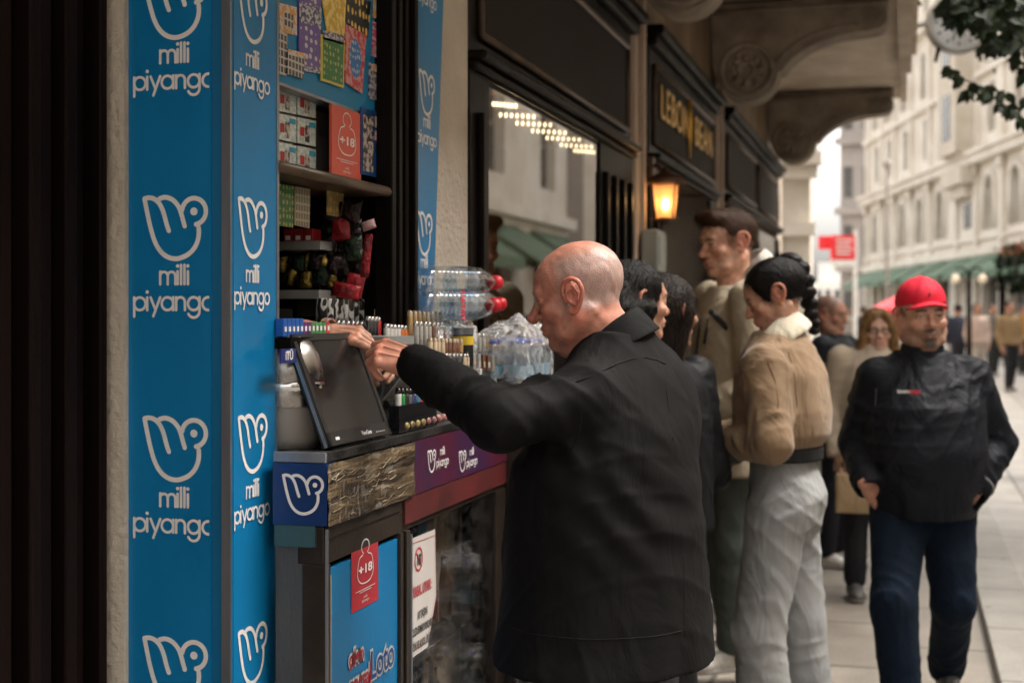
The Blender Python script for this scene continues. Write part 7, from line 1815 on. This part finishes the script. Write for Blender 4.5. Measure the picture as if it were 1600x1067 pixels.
    for k in (0,): 
        wr, el = S['wr'][1], S['el'][1]; d = (wr-el).normalized(); u = d.orthogonal().normalized(); v = d.cross(u); mb = MB(); mb.tube([wr-d*.014+(u*math.cos(t)+v*math.sin(t))*.0645 for t in [2*math.pi*i/20 for i in range(21)]], .003, 6)
        me = mb.mesh('cuff_piping'); me.materials.append(cloth('pale piping', (.35,.33,.31), .7)); link(bpy.data.objects.new('cuff_piping', me), r)
mk_ = mat('black print', (.03,.028,.028), .6)
def text_local(root, s, size, o, u, v, m):
    t = text(s, size, Vector(o)+world_loc(root), u, v, m, root, 'lettering', sx=1, bold=.0008, depth=.0006); return t
cap_man()

def simple(px, Z, H, yaw, label, top, topc, legc, skin=(.42,.23,.16), hair=None, hairc=(.02,.015,.012), group=None, crown=None, res=.016, z0=0, hres=.007, stance=.0, coat=False, hfn=None, hd=None, shoes=(.05,.045,.04), pitch=0, hyaw=None, long=None, arms=None, wide=1.0, head_px=None, sheen=0, pants='dark trousers'):
    base = pt(px, 600, Z=Z); base.z = z0
    r = person(base, yaw, H, label, group); S = skel(H, .01, .175*wide*H/1.7)
    S['lo'] = (-.42,-.42,-.02); S['hi'] = (.42,.42,H*.92)
    if stance: S['an'] = [Vector((.09,stance,.05*H+.01)), Vector((-.09,-stance,.05*H+.02))]; S['kn'] = [Vector((.09,stance*.7+.04,.28*H)), Vector((-.09,-stance*.35+.04,.28*H))]
    if arms: S['el'], S['wr'] = arms
    k = H/1.7; b = .72 if coat else .87
    secs = [(b*k,0,0,.20*wide,.145*wide), (1.0*k,0,0,.19*wide,.14*wide), (1.2*k,0,0,.19*wide,.135*wide), (1.33*k,0,0,.185*wide,.12*wide), (1.40*k,0,0,.12,.085), (1.44*k,0,0,.07,.065)]
    top_garment(r, S, secs, topc, res, (.066*wide,.058*wide,.048*wide), amp=.007, name=top, seed=px*.01)
    hc = base + Vector((0,0,H-.122)) + Vector((-math.sin(yaw), math.cos(yaw), 0))*.02
    if head_px: hc = pt(head_px[0], head_px[1], Z=Z)
    M = headM(r, hc, hyaw if hyaw is not None else yaw, pitch); nt_ = M.inverted() @ Vector((0,0,1.40*k))
    D = dict(skin=skin, hair=hairc, neckto=nt_, neck=.05); D.update(hd or {})
    VF, C = head(D, hres); hs = []
    if not arms or True:
        for q in (0, 1):
            h_, c_ = hand([(.3,.35,.25)]*4, mirror=(q == 0) , res=.005, skin=skin, fore=.04); d = S['wr'][q]-S['el'][q]; hs.append((xf(h_, frame(S['wr'][q], d, Vector(((1,-1)[q],0,.1)))), c_))
    under_body(r, S, xf(VF, M), C, hs, skin)
    if hair or hfn:
        def hb(G):
            G.ell((0,-.018,.036), (.083,.104,.088), .01); G.ell((0,.088,-.02), (.076,.075,.090), .01, 'cut'); G.ell((0,.0,-.12), (.12,.14,.10), .01, 'cut')
            if hair == 'long': G.cap((0,-.06,.02), (0,-.085,-.17), .075, .055, .03); G.cap((.07,-.02,.02), (.06,-.01,-.15), .028, .025, .02); G.cap((-.07,-.02,.02), (-.06,-.01,-.15), .028, .025, .02)
        hairpiece(r, M, HAIR(label.split()[0]+str(px), hairc), hfn or hb, res=hres*.9, strand=.002 if hres < .006 else 0)
    trousers(r, S, legc, (.085*wide,.066,.060), max(res, .012))
    for q in (0, 1): shoe(r, (S['an'][q].x, S['an'][q].y, .0), 0, shoes, max(.009, res*.7))
    return r, S, M
# two dark haired women behind the old man
def wavy(G):
    G.ell((0,-.02,.034), (.086,.106,.090), .01); G.ell((0,.092,-.02), (.078,.085,.100), .01, 'cut')
    r_ = random.Random(5)
    for s in (-1, 1):
        for i in range(5): 
            x = s*(.050+.012*i/2); y = -.005-.025*i; G.chain([(x,y,.04), (x+s*.018,y+.008,-.02), (x+s*.006,y-.006,-.08), (x+s*.018,y,-.14), (x,y-.01,-.19)], [.020,.026,.022,.026,.014], .008)
    for x in (-.04, 0, .04): G.chain([(x,-.09,.0), (x,-.115,-.07), (x,-.10,-.14), (x,-.105,-.2)], [.04,.045,.04,.03], .01)
m_puff = cloth('black quilted jacket', (.006,.006,.007), .6, .3, 60, .15, spec=.15)
simple(984, 4.15, 1.67, YAW_R + R_(24), 'woman with wavy black hair in profile, half hidden behind the old man', 'jacket', m_puff, cloth('black trousers', (0,0,0)), skin=(.42,.22,.145), hfn=wavy, hairc=(.009,.007,.006), res=.010, hres=.0035, hd=dict(neck=.044, scale=.96, jaw=.048), head_px=(993, 472), arms=([Vector((.19,-.02,1.06)), Vector((-.19,-.02,1.06))], [Vector((.18,.02,.82)), Vector((-.18,.02,.82))]))
def bob(G): G.ell((0,-.02,.03), (.09,.108,.092), .01); G.ell((0,.095,-.03), (.068,.068,.09), .01, 'cut'); G.cap((0,-.05,0), (0,-.07,-.13), .082, .06, .03); G.cap((.06,.0,0), (.05,-.02,-.14), .035, .02, .02); G.cap((-.062,-.01,0), (-.045,-.03,-.10), .03, .02, .02)
rr_, S_, M_ = simple(1030, 4.45, 1.645, YAW_AWAY + R_(40), 'woman with straight dark hair in a black jacket, turned away behind the old man', 'jacket', m_puff, cloth('black trousers', (0,0,0)), skin=(.40,.21,.14), hfn=bob, hairc=(.022,.014,.011), res=.010, hres=.0035, hd=dict(neck=.044, scale=.96), head_px=(1045, 488), wide=1.0, hyaw=YAW_AWAY+R_(-48))
# bald man with white striped track trousers
rb_, Sb, Mb = simple(1303, 8.6, 1.65, YAW_R - R_(35), 'balding man in a dark jacket and white striped track trousers', 'jacket', cloth('dark navy jacket', (.014,.016,.022), .7), cloth('black tracksuit', (.012,.013,.02), .7), skin=(.45,.23,.16), hairc=(.06,.04,.03), res=.012, hres=.005, shoes=(.62,.60,.57), hd=dict(cropped=1, age=.6, neck=.06), wide=1.1, head_px=(1298, 492), pitch=.12)
Pb = lambda px, py: toL(rb_, pt(px, py, Z=8.2))
tr_ = [c for c in rb_.children if c.name.startswith('trousers')][0]
tube_on(rb_, project(tr_, [Pb(1296,700), Pb(1297,760), Pb(1298,845)], dirL(rb_, Fw), -.004), .014, cloth('white stripe', (.6,.6,.58), .8), 'side_stripe')
# blonde woman with glasses
def blonde(G):
    G.ell((0,-.018,.036), (.086,.104,.090), .01); G.ell((0,.090,-.025), (.062,.070,.092), .01, 'cut')
    for s in (-1, 1): G.chain([(s*.03,.075,.085), (s*.068,.05,.03), (s*.078,.04,-.04), (s*.080,.03,-.10), (s*.088,.035,-.15)], [.018,.026,.028,.03,.02], .012)
    G.cap((0,-.07,.0), (0,-.085,-.13), .075, .055, .03)
rw_, Sw, Mw = simple(1366, 7.6, 1.60, YAW_CAM - R_(8), 'blonde woman with glasses and a long cream coat behind the man in the red cap', 'coat', cloth('cream wool coat', (.52,.43,.33), .95, .3, 200), cloth('dark trousers', (.02,.02,.025)), skin=(.50,.30,.22), hfn=blonde, hairc=(.36,.20,.085), res=.011, hres=.0045, coat=True, head_px=(1371, 517), wide=1.06, hd=dict(neck=.045, scale=.97, lips=(.42,.12,.10)))
mb = MB()
for s in (-1, 1):
    mb.tube([Vector((s*.032+.021*math.cos(a), .098, .0+.016*math.sin(a))) for a in [2*math.pi*i/16 for i in range(17)]], .0022, 5); mb.tube([Vector((s*.053,.097,.004)), Vector((s*.078,.0,.006))], .002, 5)
mb.tube([Vector((-.011,.099,.003)), Vector((.011,.099,.003))], .002, 5); me = mb.mesh('glasses'); me.transform(Mw); me.materials.append(mk_); link(bpy.data.objects.new('glasses', me), rw_)
G = Grid((-.15,-.12,1.18), (.15,.14,1.36), .008); G.chain([(-.05,.07,1.24), (-.085,.0,1.30), (0,-.08,1.32), (.085,0,1.30), (.05,.07,1.24), (0,.10,1.20)], .032, .02); sculpt([G], cloth('charcoal scarf', (.03,.03,.035), .9), 'scarf', rw_)
bgp = pt(1334, 770, Z=7.45); bag = empty('shoulder_bag', bgp, 'tan canvas tote bag hanging beside the blonde woman', 'bag')
G = Grid((-.14,-.07,-.14), (.14,.07,.14), .008); G.comb(lambda X, Y, Z_: np.maximum(np.maximum(np.abs(X)-.08, np.abs(Y)-.03-.012*np.cos(Z_*12)), np.abs(Z_)-.09)-.012, (-.12,-.06,-.12), (.12,.06,.12), .01); sculpt([G], cloth('tan canvas', (.38,.27,.16), .9), 'pouch', bag)
mb = MB(); mb.tube([Vector((-.08,0,.11)), Vector((-.05,0,.32)), Vector((.0,.02,.42)), Vector((.05,0,.32)), Vector((.08,0,.11))], .009, 6); me = mb.mesh('strap'); me.materials.append(cloth('tan canvas', (0,0,0))); link(bpy.data.objects.new('strap', me), bag)
# passers-by far down the street
far = [(1527, 29, 1.70, YAW_CAM, 'distant woman in a red and white striped top walking up the street', 'top', (.55,.42,.37), (.45,.4,.35), 'long', (.10,.05,.03)),
       (1577, 27, 1.72, YAW_CAM+.2, 'distant man in a brown jacket and dark trousers at the right of the street', 'jacket', (.30,.20,.11), (.02,.02,.025), 'short', (.03,.02,.02)),
       (1497, 31, 1.68, YAW_AWAY, 'distant person in a dark blue jacket beside the striped top', 'jacket', (.03,.035,.055), (.03,.03,.04), 'short', (.03,.02,.02)),
       (1551, 33, 1.70, YAW_CAM, 'distant person in a grey coat between the striped top and the brown jacket', 'jacket', (.16,.14,.12), (.03,.03,.03), 'short', (.02,.015,.01)),
       (1598, 34, 1.66, YAW_CAM, 'distant person in an ochre jacket at the edge of the crowd', 'jacket', (.50,.25,.05), (.03,.03,.03), 'short', (.03,.02,.02)),
       (1349, 40, 1.72, YAW_AWAY, 'small distant figure in a dark coat below the red sign', 'coat', (.03,.03,.04), (.02,.02,.03), 'short', (.03,.02,.02)),
       (1325, 46, 1.70, YAW_CAM, 'tiny far figure in a pale jacket at the end of the street', 'jacket', (.4,.36,.32), (.04,.04,.06), 'short', (.03,.02,.02)),
       (1652, 12.7, 1.74, YAW_CAM, 'person in black mostly beyond the edge of the view, one dark shoe showing', 'jacket', (.02,.02,.02), (.015,.015,.02), 'short', (.03,.02,.02))]
for i, (px, Z, H, yaw, lb_, tn, tcol, lcol, hr_, hcol) in enumerate(far):
    simple(px, Z, H, yaw, lb_, tn, cloth('far cloth %d' % i, tcol), cloth('far legs %d' % i, lcol), hair=hr_, hairc=hcol, res=.02, hres=.010, stance=.10 if i != 2 else .14, z0=.05 if px > 1480 else .0)
